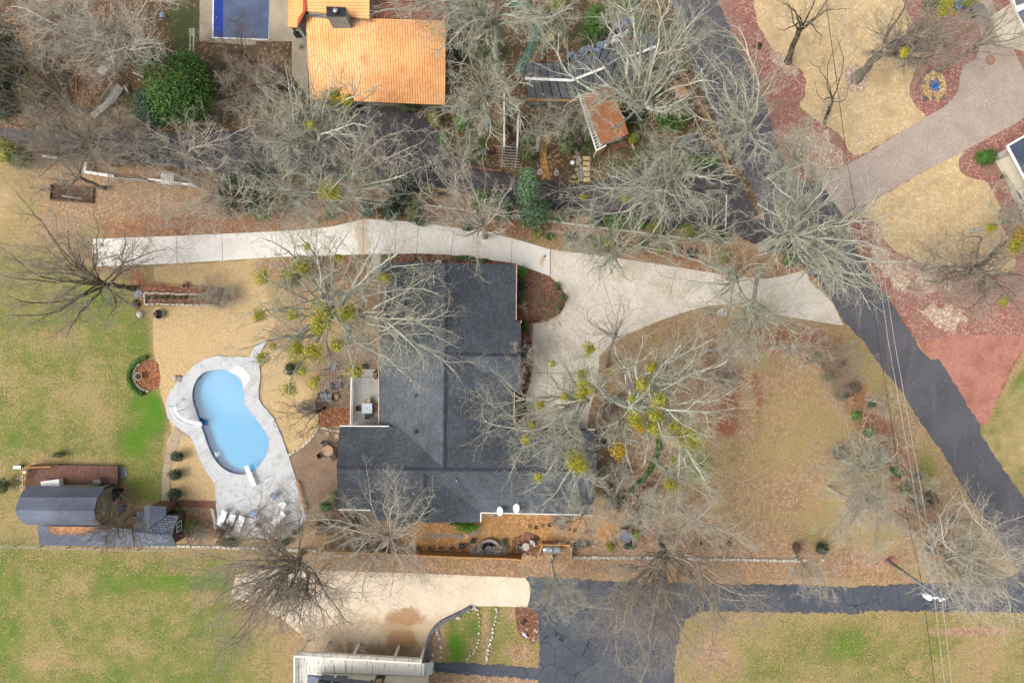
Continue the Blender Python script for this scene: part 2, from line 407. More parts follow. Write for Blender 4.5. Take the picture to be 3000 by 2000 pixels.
plain('pole_wood', S(158,164,168), S(134,140,144), 3, .9, fine=.2)
plain('leaf_fall', S(214,164,116), S(178,122,84), 3, .9, fine=.1)
plain('joint', S(128,112,94), S(104,92,78), 2, .95)
plain('window_glass', S(120,140,136), S(90,106,104), .8, .08, fine=.02)
plain('sky_glass', S(104,116,134), S(84,96,116), .8, .12, fine=.06)
plain('tyre', S(38,38,40), S(30,30,32), 3, .9)
n = NT('glazing'); v = n.mapping(n.coord(), (1,1,1), 0); b = n.n('ShaderNodeTexBrick'); b.offset = 0; n.put(b.inputs['Vector'], v)
M['greenhouse'] = plain('greenhouse_panel', S(108,112,116), S(90,94,100), .8, .35, fine=.12)
# bark
def bark(name, c1, c2, c3):
    n = NT(name); v = n.coord()
    c = n.mix(n.step(n.noise(v, 1.1, 5), .35, .65), c1, c2)
    c = n.mix(n.step(n.noise(n.add(v, (5,5,5)), 3.5, 4), .5, .62, 0, .75), c, c3)
    M[name] = n.done(c, .95)
bark('bark_lichen', S(194,194,174), S(160,158,140), S(222,226,208))
bark('bark_pale', S(200,190,170), S(172,160,142), S(222,214,196))
bark('bark_grey', S(146,138,122), S(116,108,96), S(172,168,150))
bark('bark_brown', S(112,98,80), S(86,76,64), S(140,130,108))
bark('bark_dark', S(72,68,60), S(56,54,48), S(104,104,84))
bark('twig_lichen', S(204,200,176), S(176,170,146), S(220,220,196))
bark('twig_pale', S(214,204,184), S(190,180,160), S(228,220,202))
bark('twig_grey', S(182,168,148), S(156,142,124), S(200,190,170))
bark('twig_brown', S(134,116,94), S(108,94,78), S(158,142,116))
# leaves
def leaves(name, c1, c2, c3):
    n = NT(name); g = n.n('ShaderNodeNewGeometry'); r = g.outputs['Random Per Island']
    c = n.mix(r, c1, c2); c = n.mix(n.step(n.math('FRACT', n.math('MULTIPLY', r, 7.13)), .7, .95), c, c3)
    c = n.scale(c, n.step(n.noise(n.coord(), 1.2, 4), .3, .7, .8, 1.2)); n.b.inputs['Specular IOR Level'].default_value = .35
    M[name] = n.done(c, .55)
leaves('leaf_dark', S(36,62,38), S(50,84,50), S(74,104,66))
leaves('leaf_holly', S(52,94,34), S(74,120,40), S(120,146,44))
leaves('leaf_green', S(58,104,34), S(84,134,40), S(118,160,60))
leaves('leaf_bright', S(70,130,28), S(98,160,38), S(130,180,60))
leaves('leaf_yellow', S(120,132,30), S(150,156,42), S(180,176,60))
leaves('leaf_olive', S(92,104,62), S(116,124,78), S(140,146,96))
leaves('leaf_cedar', S(84,112,78), S(104,134,94), S(130,154,116))
leaves('leaf_teal', S(40,74,62), S(56,92,74), S(84,112,92))
leaves('leaf_red', S(160,30,60), S(190,50,84), S(200,90,110))
leaves('leaf_brown', S(112,84,66), S(136,104,82), S(160,126,98))
leaves('mistletoe', S(150,150,26), S(176,172,40), S(204,188,50))
leaves('mistletoe_gold', S(168,136,16), S(190,152,20), S(206,176,40))
leaves('leaf_scatter', S(210,158,108), S(176,120,82), S(232,196,150))
leaves('fronds_tan', S(186,160,124), S(206,184,150), S(160,134,100))
# ---- pool water: clear sheet that mirrors the sky a little
n = NT('pool_water'); t = n.t; out = t.nodes['Material Output']
tr = n.n('ShaderNodeBsdfTransparent'); tr.inputs[0].default_value = (.86, .95, .98, 1)
gl = n.n('ShaderNodeBsdfGlossy'); gl.inputs['Roughness'].default_value = .06
fr = n.n('ShaderNodeFresnel'); fr.inputs[0].default_value = 1.33
bp = n.n('ShaderNodeBump'); n.put(bp.inputs['Height'], n.noise(n.coord(), 3, 3)); bp.inputs['Strength'].default_value = .35
n.put(gl.inputs['Normal'], bp.outputs[0]); n.put(fr.inputs['Normal'], bp.outputs[0])
mx = n.n('ShaderNodeMixShader'); n.put(mx.inputs[0], fr.outputs[0]); n.put(mx.inputs[1], tr.outputs[0]); n.put(mx.inputs[2], gl.outputs[0])
t.links.new(mx.outputs[0], out.inputs[0]); M['pool_water'] = n.m
n = NT('pool_liner'); v = n.coord()
M['pool_liner'] = n.done(n.scale(n.mix(n.step(n.noise(v, .12, 2), .35, .65), S(142,200,236,.66), S(100,188,228,.66)), n.step(n.noise(v, 9, 4), .3, .7, .96, 1.04)), .6)
plain('pool_wall', S(50,120,170), S(40,106,158), .5, .5, fine=.04)
# ================================================================ ground with its lawns
def ground():
    cell = .25; X0, X1, Y0, Y1 = -64, 64, -45, 45
    xs = np.concatenate([[-900,-400,-200,-110,-80], np.arange(X0, X1+.01, cell), [80,110,200,400,900]])
    ys = np.concatenate([[-900,-400,-200,-110,-70], np.arange(Y0, Y1+.01, cell), [70,110,200,400,900]])
    gx, gy = np.meshgrid(xs, ys); s = H/2000
    px = np.clip(gx, X0, X1)/s + 1500; py = -np.clip(gy, Y0, Y1)/s + 1000     # plan units
    def inside(poly):
        poly = np.array(poly); r = np.zeros(px.shape, bool); j = len(poly)-1
        for i in range(len(poly)):
            xi, yi = poly[i][:2]; xj, yj = poly[j][:2]
            if yi != yj: r ^= ((yi > py) != (yj > py)) & (px < (xj-xi)*(py-yi)/(yj-yi)+xi)
            j = i
        return r
    def soft(m, k):
        m = m.astype(float)
        for _ in range(2):
            if k <= 0: break
            for ax in (0, 1):
                p = np.pad(m, [(k+1, k) if a == ax else (0, 0) for a in (0, 1)], mode='edge'); c = np.cumsum(p, axis=ax)
                m = (np.take(c, np.arange(2*k+1, c.shape[ax]), axis=ax) - np.take(c, np.arange(0, c.shape[ax]-2*k-1), axis=ax))/(2*k+1)
        return m
    rng = np.random.RandomState(3)
    def fbm(sc, seed):
        r = np.random.RandomState(seed); out = np.zeros(px.shape); amp = 1; tot = 0
        for o in range(4):
            q = sc/2**o; g = r.rand(int(2400/q)+4, int(3600/q)+4)
            u = (px+200)/q; v = (py+200)/q; u = np.clip(u, 0, g.shape[1]-2.001); v = np.clip(v, 0, g.shape[0]-2.001)
            i = u.astype(int); j = v.astype(int); fu = u-i; fv = v-j; fu = fu*fu*(3-2*fu); fv = fv*fv*(3-2*fv)
            out += amp*((g[j,i]*(1-fu)+g[j,i+1]*fu)*(1-fv)+(g[j+1,i]*(1-fu)+g[j+1,i+1]*fu)*fv); tot += amp; amp *= .55
        return out/tot
    G = np.full(px.shape, .15); L = np.full(px.shape, .55); Mu = np.zeros(px.shape); Ta = np.zeros(px.shape)
    ch = {'g': G, 'l': L, 'm': Mu, 't': Ta}
    def reg(poly, k, **kw):
        m = soft(inside(poly), k)
        for c, v in kw.items(): ch[c][...] = ch[c]*(1-m)+v*m
    def spot(x, y, rx, ry, **kw):
        x /= .784; y /= .784; rx /= .784; ry /= .784
        m = np.exp(-(((px-x)/rx)**2+((py-y)/ry)**2)*1.2)
        for c, v in kw.items(): ch[c][...] = ch[c]*(1-m)+v*m
    # woods and gardens in the north: leaf litter
    reg(F((-99,-99),(1600,-99),(1700,200),(1850,500),(1000,480),(600,440),(-99,330)), 3, g=.12, l=.8, m=.12, t=-.7)
    for q_ in ((420,60,60,90),(340,230,70,60),(480,200,60,80),(1120,120,60,60),(1260,60,60,60),(1370,80,50,60),(1440,260,70,60),(1530,360,70,50),(1420,400,50,50),(1090,330,40,60),(860,60,20,40),(560,470,60,40),(1210,340,30,40),(40,150,50,100),(1350,320,40,60)): spot(*q_, g=.75, t=-.9)
    # brownish leafy lawn in the north-west, then the west lawn
    reg(F((-99,360),(200,430),(620,480),(800,520),(620,545),(210,560),(150,640),(-99,600)), 6, g=.2, l=.75, m=.12)
    reg(F((-99,380),(90,400),(110,470),(60,560),(-99,560)), 8, g=.2, l=.15, t=.45)
    reg(F((-99,560),(200,620),(320,650),(340,700),(348,740),(352,880),(383,1000),(385,1160),(330,1180),(270,1060),(40,1060),(-99,1240)), 3, g=.63, l=.06)
    spot(60,600,120,70, g=.5, l=.25); spot(210,540,60,60, g=.45, l=.3)
    spot(320,1000,55,90, g=1.0, l=0); spot(360,940,30,50, g=1.1); spot(240,850,60,40, g=.62); spot(90,960,50,40, g=.62); spot(320,810,40,50,g=.7)
    spot(180,900,60,60, g=.3); spot(150,780,80,40, g=.35); spot(290,1110,50,50, g=.75); spot(0,1000,40,120, g=.6); spot(10,850,50,60,g=.42,t=.2); spot(230,960,50,40,g=.38)
    reg(F((-99,1060),(90,1060),(90,1250),(-99,1250)), 5, g=.4, l=.3)
    reg(F((-99,1256),(560,1256),(545,1330),(560,1420),(640,1480),(680,1700),(-99,1700)), 4, g=.66, l=.06)
    spot(320,1340,150,32, g=.95); spot(250,1300,80,28, g=.8); spot(60,1300,60,40,g=.6); spot(500,1340,50,25,g=.85)
    spot(170,1340,45,40, g=.25,l=.2); spot(480,1370,60,20, g=.25,t=.3); spot(300,1400,120,40,g=.55); spot(20,1500,40,50,g=.75); spot(100,1520,70,40,g=.35); spot(600,1530,60,40,g=.6)
    spot(250,1500,150,60,g=.42,l=.1); spot(560,1500,50,50,g=.6)
    spot(400,1275,120,18, l=.45)
    reg(F((560,1256),(700,1256),(700,1300),(545,1330),(550,1380),(640,1460),(690,1480),(680,1700),(640,1700),(620,1480),(540,1400)), 6, g=.22, l=.5)
    # dormant tan lawn round the pool
    reg(F((347,608),(480,602),(640,590),(700,640),(640,740),(600,800),(560,1000),(520,1160),(497,1158),(405,1150),(388,1100),(385,1000),(400,1005),(383,940),(368,900),(352,800),(350,705),(412,700),(440,655),(347,650)), 1, g=.05, l=0, t=1)
    reg(F((600,800),(700,790),(780,960),(715,1010),(688,1052),(600,1000)), 2, g=.08, l=.15, t=.75)
    reg(F((600,600),(860,590),(872,960),(790,960),(700,880),(620,700)), 5, g=.12, l=.55, m=.3, t=.1)
    reg(F((570,600),(870,588),(870,660),(760,650),(575,620)), 3, m=.85, l=.4)
    reg(F((270,612),(346,612),(350,700),(340,735),(310,690)), 3, m=.7, l=.4, t=0)
    reg(F((345,652),(420,655),(432,640),(445,655),(520,660),(540,690),(400,700),(345,700)), 1, m=.9, t=0)
    reg(F((280,1180),(330,1160),(400,1155),(500,1162),(500,1250),(290,1250)), 3, g=.25, l=.8, m=.1, t=0)
    # lawn east of the house
    reg(F((1380,830),(1560,745),(1640,715),(1930,762),(2000,850),(2080,1000),(2220,1260),(2240,1340),(1380,1340),(1380,1200)), 4, g=.10, l=.62, t=.18)
    spot(1560,900,170,110, l=.75,t=.05,g=.08); spot(1760,880,50,130, m=.2,l=.5,g=.03); spot(1745,930,10,60,m=.8,l=.2); spot(1735,880,12,30,m=.7); spot(1800,1000,60,80, m=.15,t=.3,g=.05); spot(1950,1200,140,140,t=.4,l=.2,g=.08); spot(1900,860,150,60,g=.18,l=.4)
    spot(1590,1070,50,55, g=1.0,l=.1); spot(1545,1010,60,30,g=.85); spot(1690,1030,45,50, g=.6); spot(1650,1110,50,40,g=.4); spot(1900,970,90,70,g=.25,l=.3); spot(1560,1180,60,60,g=.5)
    reg(F((1200,1180),(1500,1240),(2100,1270),(2240,1345),(1200,1330),(700,1310),(700,1272)), 4, g=.2, l=.8, m=.05, t=0)
    spot(1000,1300,100,14, g=.6,l=.6); spot(1330,1310,60,14,g=.35); spot(1850,1320,70,16,g=.6,l=.6); spot(2060,1310,60,20,g=.35,l=.6); spot(1600,1310,60,14,g=.3)
    reg(F((1400,1040),(1500,1040),(1505,1120),(1440,1180),(1400,1180)), 3, g=.1, l=.85)
    # orange leaf beds along the road
    reg(F((1650,712),(1800,722),(1880,745),(1945,765),(1980,830),(2010,900),(2080,1010),(2150,1130),(2230,1260),(2300,1340),(2130,1345),(2120,1240),(2060,1180),(2010,1060),(1950,960),(1905,870),(1830,830),(1700,800)), 5, m=.65, l=.5, g=.05, t=0)
    reg(F((1945,760),(1975,800),(2110,1010),(2190,1180),(2320,1420),(2290,1330),(2200,1200),(2110,1050),(2040,930),(1960,830)), 2, m=0, l=.35, g=.3, t=.3)
    spot(2130,1080,30,60,g=.6,m=0,l=.2); spot(2210,1250,25,50,g=.6,m=0,l=.2); spot(2190,1320,60,25,g=.55,m=0,l=.2)
    reg(F((1655,848),(1690,840),(1700,900),(1692,1000),(1640,1005),(1650,950)), 2, m=.85, l=.4, g=0, t=0)
    reg(F((1455,1190),(1500,1140),(1530,1240),(1460,1260)), 3, m=.7, l=.6)
    # north strip of mulch between the white fence and the drive
    reg(F((200,500),(700,470),(800,430),(1150,460),(1300,500),(1700,560),(1880,600),(1890,640),(1680,640),(1260,575),(1100,530),(840,500),(700,535),(230,552)), 3, m=.55, l=.6, g=.1, t=0)
    # far east verge
    reg(F((2220,1000),(2270,950),(2400,780),(2500,780),(2500,1500),(2330,1200)), 2, g=.42, l=.1, t=.4, m=0)
    spot(2352,890,30,60,g=.7); spot(2300,1010,30,40,g=.65); spot(2310,1080,20,30,g=.75); spot(2330,1140,20,60,g=.3,l=.2)
    # lawns in the south-east
    reg(F((1560,1400),(2500,1400),(2500,1700),(1540,1700)), 4, g=.42, l=.3, t=.12, m=0)
    spot(1940,1480,110,60,g=.85,l=.2); spot(1640,1490,60,60,g=.2,l=.7); spot(2150,1480,80,60,g=.6,l=.1); spot(2270,1490,60,60,g=.15,t=.3,l=.4); spot(1800,1530,80,40,g=.6); spot(2320,1430,60,30,g=.5,l=.4)
    spot(2230,1450,90,10,g=.1,l=1,m=.3); spot(1700,1420,60,15,g=.3,l=.7); spot(2060,1530,90,30,g=.5,t=.2)
    reg(F((1000,1385),(1240,1385),(1240,1530),(1000,1530)), 2, g=.45, l=.12, t=.2, m=0)
    spot(1045,1480,25,60,g=1.1,l=0,t=0); spot(1080,1440,35,50,g=.8,l=.1); spot(1115,1450,10,70,g=.05,l=.9); spot(1190,1410,30,18,l=.9,g=.1,m=.2); spot(1195,1500,35,25,l=1,g=.1); spot(1010,1470,12,50,l=1,g=0)
    reg(F((990,1555),(1240,1545),(1240,1700),(990,1700)), 1, g=.1, l=.9)
    reg(F((680,1480),(560,1420),(700,1480)), 2, g=.2)
    # red soil east of the road
    reg(F((1640,-99),(2500,-99),(2500,770),(2352,800),(2283,937),(2245,965),(2170,830),(1950,650),(1800,380)), 1, g=0, l=.1, m=.9, t=0)
    f1 = fbm(170, 5)-.5; f2 = fbm(60, 8)-.5; f3 = fbm(90, 12)-.5
    G += f1*.34 + f2*.55; L += f3*.5 + f2*.2; Mu += f2*.25*(Mu > .1); Ta += f3*.5*(np.abs(Ta) > .1)
    nx, ny = len(xs), len(ys)
    V = np.stack([gx.ravel(), gy.ravel(), np.zeros(nx*ny)], 1)
    idx = np.arange(nx*ny).reshape(ny, nx)
    Q = np.stack([idx[:-1,:-1], idx[:-1,1:], idx[1:,1:], idx[1:,:-1]], -1).reshape(-1, 4)
    # leave the swimming pools open
    cx = V[Q].mean(1)[:, 0]/s+1500; cy = -V[Q].mean(1)[:, 1]/s+1000
    def hole(poly, cx=cx, cy=cy):
        r = np.zeros(len(cx), bool); j = len(poly)-1
        for i in range(len(poly)):
            xi, yi = poly[i][:2]; xj, yj = poly[j][:2]
            if yi != yj: r ^= ((yi > cy) != (yj > cy)) & (cx < (xj-xi)*(cy-yi)/(yj-yi)+xi)
            j = i
        return r
    Q = Q[~(hole([tuple(q) for q in POOL_MID]))]
    n = NT('ground_cover'); v = n.coord(); at = n.n('ShaderNodeVertexColor', layer_name='cover')
    sp = n.n('ShaderNodeSeparateColor'); n.put(sp.inputs[0], at.outputs['Color'])
    g, l, m, ta = sp.outputs[0], sp.outputs[1], sp.outputs[2], at.outputs['Alpha']
    na = n.noise(v, .8, 8, .7); nb = n.noise(n.add(v, (9,3,0)), 4.5, 6, .75); nf = n.noise(v, 5.5, 5, .9); nm = n.noise(n.add(v, (31,3,0)), .35, 5)
    def mask(a, gain_a, gain_b, lo=.38, hi=.62):
        q = n.math('ADD', a, n.math('MULTIPLY', n.math('SUBTRACT', na, .5), gain_a))
        return n.step(n.math('ADD', q, n.math('MULTIPLY', n.math('SUBTRACT', nb, .5), gain_b)), lo, hi)
    dry = n.mix(n.step(nb, .3, .7), S(180,158,108), S(150,134,88)); dry = n.mix(n.step(nm, .45, .65, 0, .5), dry, S(188,152,112))
    grn = n.mix(n.step(nm, .35, .65), S(124,128,62), S(104,118,50)); grn = n.mix(n.step(n.math('ADD', g, n.math('MULTIPLY', n.math('SUBTRACT', nb, .5), .5)), .62, 1.05), grn, S(84,132,26))
    c = n.mix(mask(g, 1.3, 2.6, .12, .82), dry, grn)
    vs = n.n('ShaderNodeSeparateColor'); n.put(vs.inputs[0], n.vor(v, 5.5, out='Color'))
    tan = n.mix(vs.outputs[0], S(218,188,140), S(200,170,122)); tan = n.scale(tan, n.step(nb, .25, .75, .88, 1.06)); c = n.mix(mask(ta, .3, .4), c, tan)
    lf = n.mix(vs.outputs[1], S(184,150,122), S(148,120,98)); lf = n.mix(n.step(vs.outputs[2], .82, .86), lf, S(206,166,126))
    lf = n.mix(n.step(na, .5, .7, 0, .45), lf, S(120,108,72)); c = n.mix(n.math('MULTIPLY', mask(l, .8, .9, .25, .75), .9), c, lf)
    mu = n.mix(vs.outputs[0], S(164,108,80), S(138,90,68)); mu = n.mix(n.step(vs.outputs[2], .85, .9), mu, S(190,140,108)); mu = n.mix(n.step(nm, .5, .6, 0, .5), mu, S(150,116,86)); c = n.mix(mask(m, .5, .6, .25, .7), c, mu)
    hu = n.mix(vs.outputs[1], S(112,90,66), S(84,70,50)); hu = n.mix(n.step(vs.outputs[2], .88, .92), hu, S(172,130,98)); hu = n.mix(mask(n.math('MULTIPLY', g, 1.0), .8, 1.2, .3, .7), hu, S(74,84,46))
    c = n.mix(n.step(n.math('ADD', n.math('MULTIPLY', ta, -1), n.math('MULTIPLY', n.math('SUBTRACT', na, .5), .8)), .25, .75), c, hu)
    c = n.scale(c, n.step(nf, .25, .75, .70, 1.30))
    n.bump(n.math('ADD', nf, vs.outputs[0]), .45, .05)
    mat = n.done(c, .95)
    o = npmesh('ground', V, Q, mat)
    ca = o.data.color_attributes.new('cover', 'FLOAT_COLOR', 'POINT')
    ca.data.foreach_set('color', np.stack([G.ravel(), L.ravel(), Mu.ravel(), Ta.ravel()], 1).astype(np.float32).ravel())
    tag(o, kind='structure')
POOL = T(0,2,(2000,258),(1900,275),(1835,315),(1793,375),(1769,450),(1767,530),(1792,620),(1830,730),(1870,840),(1910,955),(1958,1060),(2015,1135),(2080,1185),(2150,1213),(2230,1220),(2300,1203)) + \
       T(1,2,(0,1165),(55,1105),(98,1030),(117,950),(110,880),(78,820),(0,712)) + T(0,2,(2290,632),(2243,572),(2248,500),(2232,425),(2200,355),(2145,295),(2070,262))
POOL_S = [tuple(q) for q in smooth_poly(POOL, 4)]
_c = sum((Vector(q) for q in POOL_S), Vector((0,0)))/len(POOL_S)
POOL_MID = [tuple(_c+(Vector(q)-_c)*1.07) for q in POOL_S]
ground()
# ---------------------------------------------------------------- roads and paving
road_r = T(2,0,(1890,-200),(1890,0),(2010,280),(2110,480),(2230,750),(2340,1000)) + T(3,0,(60,1250),(180,1568)) + T(3,1,(330,100),(480,130),(600,270),(900,900),(1100,1150),(1360,1568)) + \
         T(3,2,(1420,100),(1495,168),(1560,162),(1610,220),(1700,360),(1830,580),(1940,750),(1955,850),(2010,930),(2100,1080),(2352,1440),(2600,1800))
road_l = T(2,0,(1520,-200),(1520,0),(1620,400),(1800,800),(1910,1050),(2040,1340),(2140,1568)) + T(3,1,(0,500),(230,800),(430,970),(600,1200),(700,1390),(880,1568)) + \
         T(3,2,(1050,250),(1230,460),(1400,740),(1600,1010),(1780,1320),(1940,1568)) + T(3,3,(2352,620),(2700,1150))
sheet('road', road_r + road_l[::-1], .030, M['asph_road'], jit=.10, z0=-.05)
sheet('road_shoulder', T(2,0,(1420,-200),(1460,0),(1540,300),(1700,700),(1850,1050),(1990,1340),(2090,1568),(2180,1568),(2060,1340),(1920,1050),(1800,800),(1620,400),(1530,0),(1530,-200)), .022, M['asph_edge'], jit=.15)
sheet('drive_north', F((-60,290),(100,300),(330,305),(560,300),(700,255),(770,240),(860,243),(960,255),(1010,300),(1040,350),(1075,375),(1150,395),(1240,415),(1345,425),(1480,380),(1560,320),(1600,300),(1700,420),(1745,500),(1880,560),(1900,600),(1800,580),(1660,535),(1500,520),(1400,505),(1250,480),(1140,462),(960,440),(880,420),(700,410),(560,405),(400,385),(200,360),(60,330),(-60,318)), .016, M['asph_old'], jit=.15)
sheet('drive_lower', T(2,3,(130,596),(500,607),(900,630),(1250,640),(1700,655),(2352,665)) + T(3,3,(400,672),(800,688),(1100,665),(1340,650),(1700,640),(2000,620),(2352,560),(2700,600),(2700,930),(2352,920),(1800,905),(1400,910),(1000,905),(800,930),(400,922),(0,915)) +
      T(2,3,(1900,908),(1720,918),(1600,980),(1545,1090),(1500,1300),(1480,1568),(1480,1900),(245,1900),(245,1545),(0,1510)) + T(1,3,(1900,1490),(1640,1470),(1637,1372),(1900,1385),(2352,1410)) + T(2,3,(245,1428),(248,1200),(246,960),(200,890),(140,868)), .034, M['asph_blue'], jit=.14)
sheet('driveway', F((213,549),(450,540),(620,532),(700,527),(760,521),(808,510),(838,503),(960,510),(1100,530),(1180,548),(1230,563),(1264,573),(1263,634),(1180,604),(1120,596),(1080,590),(1020,584),(960,582),(860,583),(640,590),(400,605),(211,612)), .060, M['conc_cream'], jit=.015)
sheet('driveway_apron', F((1265,573),(1400,590),(1540,611),(1680,634),(1760,640),(1800,634),(1850,620),(1862,650),(1890,672),(1915,700),(1937,747),(1885,740),(1800,726),(1700,705),(1660,699),(1620,703),(1560,720),(1500,742),(1430,772),(1392,800),(1376,820),(1375,850),(1372,880),(1352,950),(1350,990),(1206,990),(1210,900),(1222,870),(1228,840),(1222,780),(1225,744),(1260,738),(1287,720),(1299,697),(1298,675),(1285,655),(1264,635)), .052, M['conc_tan'], jit=.025)
sheet('driveway_south', T(0,3,(2160,578),(2240,560)) + T(1,3,(60,522),(500,528),(1000,545),(1600,565),(2352,595)) + T(2,3,(120,600),(155,645),(170,720),(160,800),(140,868),(0,866)) +
      T(1,3,(2352,863),(2000,862),(1960,864),(1890,905),(1800,945),(1720,985),(1660,1030),(1620,1080),(1592,1150),(1575,1230),(1570,1400),(400,1400),(470,1270),(480,1190),(430,1140),(330,1055),(240,980),(90,900)) + T(0,3,(2290,830),(2210,803),(2130,795),(2122,750),(2140,690)), .056, M['conc_lower'], jit=.02)
def joint(name, *segs, w=.045, z=.064):
    mb = MB()
    for a, b in segs: mb.bar(P(*a, z), P(*b, z), w, .006)
    tag(mb.build(name, M['joint']), kind='structure')
joint('driveway_joint', *[(a, b) for a, b in [((388,700),(390,779)),((518,692),(519,771)),((1064,642),(1064,741)),((1226,662),(1220,745)),((1331,668),(1320,750)),((1500,703),(1498,773)),((1612,732),(1611,808)), ((808,672),(810,752)),((650,680),(652,762))]])
joint('apron_joint', (t1(2,1,770,800), t1(2,1,960,1390)), (t1(2,1,1500,920), t1(2,1,1450,1150)), (t1(2,2,190,288), t1(2,2,790,295)), (t1(2,2,326,150), t1(2,2,322,520)), (t1(2,2,140,522), t1(2,2,700,530)), (t1(2,1,2030,1000), t1(2,1,1995,1240)), z=.056)
joint('curb_seam', (t1(2,1,353,728), t1(2,1,352,960)), w=.03, z=.066)
# neighbour's pavers and beds in the north-east
sheet('bed_north_east', T(2,0,(1905,-300)) + T(3,0,(3000,-300),(3000,2400),(2352,3190)) + T(3,2,(2352,-50),(2200,0),(1390,0)) + T(3,1,(1100,1150),(900,900),(600,270),(480,130)) + T(3,0,(180,1568),(60,1250)) + T(2,0,(2340,1000),(2230,750),(2110,480),(2010,280),(1898,0)), .012, M['mulch_red'], jit=.1)
sheet('paver_drive', T(3,1,(370,-80),(480,100),(600,280),(715,440),(800,400),(850,330),(1150,170),(1450,0)) + T(3,0,(1780,1400),(2100,1230),(2300,1120),(2352,1080),(2352,650),(2160,240),(2030,-60),(2030,-300),(1850,-300),(1880,0),(1950,250),(1960,400),(1900,560),(1800,600),(1765,700),(1750,830),(1690,920),(1620,985),(1450,1075),(1180,1240),(900,1420),(640,1560),(420,1550)), .040, M['paver_brick'], jit=.02)
sheet('tan_lawn_north', T(2,0,(2215,-300),(2222,0),(2240,150),(2290,280),(2352,380)) + T(3,0,(60,470),(200,560),(300,640),(335,700),(345,800),(330,900),(290,950),(320,1010),(400,1075),(520,1150),(620,1200),(700,1300),(775,1420),(900,1400),(1180,1235),(1445,1075),(1380,1000),(1330,930),(1302,860),(1305,780),(1340,680),(1365,590),(1390,500),(1388,410),(1360,300),(1310,180),(1265,80),(1215,-60),(1200,-300)), .026, M['straw_tan'], smooth=3, jit=.08)
sheet('tan_lawn_east', T(3,1,(870,430),(850,380),(920,300),(1150,175),(1450,0)) + T(3,0,(1600,1480),(1795,1390),(1760,1460)) + T(3,1,(1760,0),(1840,60),(1990,100),(2060,190),(2110,280),(2133,330),(2110,440),(2160,540),(2230,650),(2265,780),(2250,910),(2000,960),(1700,900),(1440,870),(1330,800),(1220,765),(1120,700),(1070,620),(1040,520),(940,450)), .026, M['straw_tan'], smooth=3, jit=.08)
sheet('chip_patch', T(3,1,(900,430),(990,400),(1030,450),(1060,600),(1080,700),(1160,800),(1260,900),(1320,1000),(1240,1130),(1180,1080),(1080,960),(960,780),(1000,640),(960,520)), .020, M['wood_chips'], smooth=4, jit=.45)
sheet('chip_patch', T(3,1,(1260,860),(1450,820),(1600,950),(1700,1050),(1560,1110),(1380,1080),(1280,960)), .021, M['wood_chips'], smooth=4, jit=.45)
sheet('chip_patch', T(3,1,(1390,1310),(1440,1265),(1560,1230),(1760,1260),(1800,1380),(1700,1480),(1600,1480),(1500,1400)), .021, M['wood_chips'], smooth=4, jit=.45)
sheet('chip_patch', T(3,0,(700,680),(760,600),(850,610),(925,690),(900,800),(820,850),(720,800)), .034, M['wood_chips'], smooth=4, jit=.15)
sheet('chip_patch', T(3,0,(10,500),(100,470),(200,560),(290,680),(220,700),(80,600)), .034, M['wood_chips'], smooth=4, jit=.2)
sheet('chip_patch', T(3,0,(170,1200),(400,1180),(560,1230),(600,1350),(720,1480),(560,1568),(330,1568),(210,1350)), .020, M['wood_chips'], smooth=4, jit=.45)
sheet('clay_drive', T(3,2,(1380,0),(1700,-60),(2352,-60),(2352,60),(2240,210),(2150,430),(2070,620),(2010,775),(1950,765),(1830,590),(1700,365),(1600,190),(1550,160),(1500,165),(1430,90)), .018, M['clay'], jit=.08)
sheet('fountain_bed', T(3,0,(1245,-300),(1250,0),(1310,180),(1360,300),(1390,420),(1390,520),(1362,600),(1340,680),(1305,780),(1300,870),(1330,940),(1450,1070),(1600,985),(1700,900),(1765,780),(1765,640),(1850,580),(1960,430),(1960,250),(1880,0),(1860,-300)), .022, M['mulch_red'], jit=.06)
# walks, patios, decks at ground level
sheet('walkway', T(0,2,(1600,765),(1660,830),(1740,870),(1650,900),(1615,1000),(1572,1100),(1565,1220),(1558,1400),(1550,1520),(1478,1520),(1485,1400),(1495,1180),(1520,1040),(1560,900),(1600,830)), .05, M['conc_walk'], jit=.02)
joint('walkway_joint', (t1(0,2,1565,905), t1(0,2,1640,930)), (t1(0,2,1518,1030), t1(0,2,1600,1035)), (t1(0,2,1503,1117), t1(0,2,1565,1118)), (t1(0,2,1495,1207), t1(0,2,1562,1207)), z=.054)
sheet('brick_walk', T(0,2,(1560,1450),(1985,1465),(1990,1530),(1560,1510)), .045, M['brick_edge'])
sheet('brick_patio', T(1,2,(300,1048),(480,920),(570,780),(640,795),(780,810),(780,1568),(640,1568)) + T(1,3,(300,40)) + T(1,2,(455,1568),(390,1330),(345,1180)), .046, M['patio_brick'])
sheet('brick_patio_north', T(1,2,(560,200),(700,0),(860,-40),(1150,-60),(1150,600),(540,610),(560,450)), .046, M['patio_brick'])
sheet('garden_bed', T(1,1,(560,790),(1068,768),(1068,960),(860,1000),(560,990)), .020, M['mulch'], jit=.06)
sheet('garden_bed', T(1,2,(620,615),(862,610),(862,770),(770,775),(600,790),(560,740)), .030, M['mulch_orange'], jit=.05)
sheet('garden_bed', T(2,1,(30,860),(120,880),(250,930),(350,962),(440,1020),(485,1090),(510,1170),(490,1260),(430,1330),(300,1370),(200,1400),(60,1420),(30,1380)), .030, M['mulch'], jit=.03)
sheet('garden_bed', T(2,1,(60,1380),(160,1400),(170,1568)) + T(2,2,(200,100),(210,200),(160,330),(130,620),(130,780),(10,780),(10,0)), .030, M['mulch'], jit=.05)
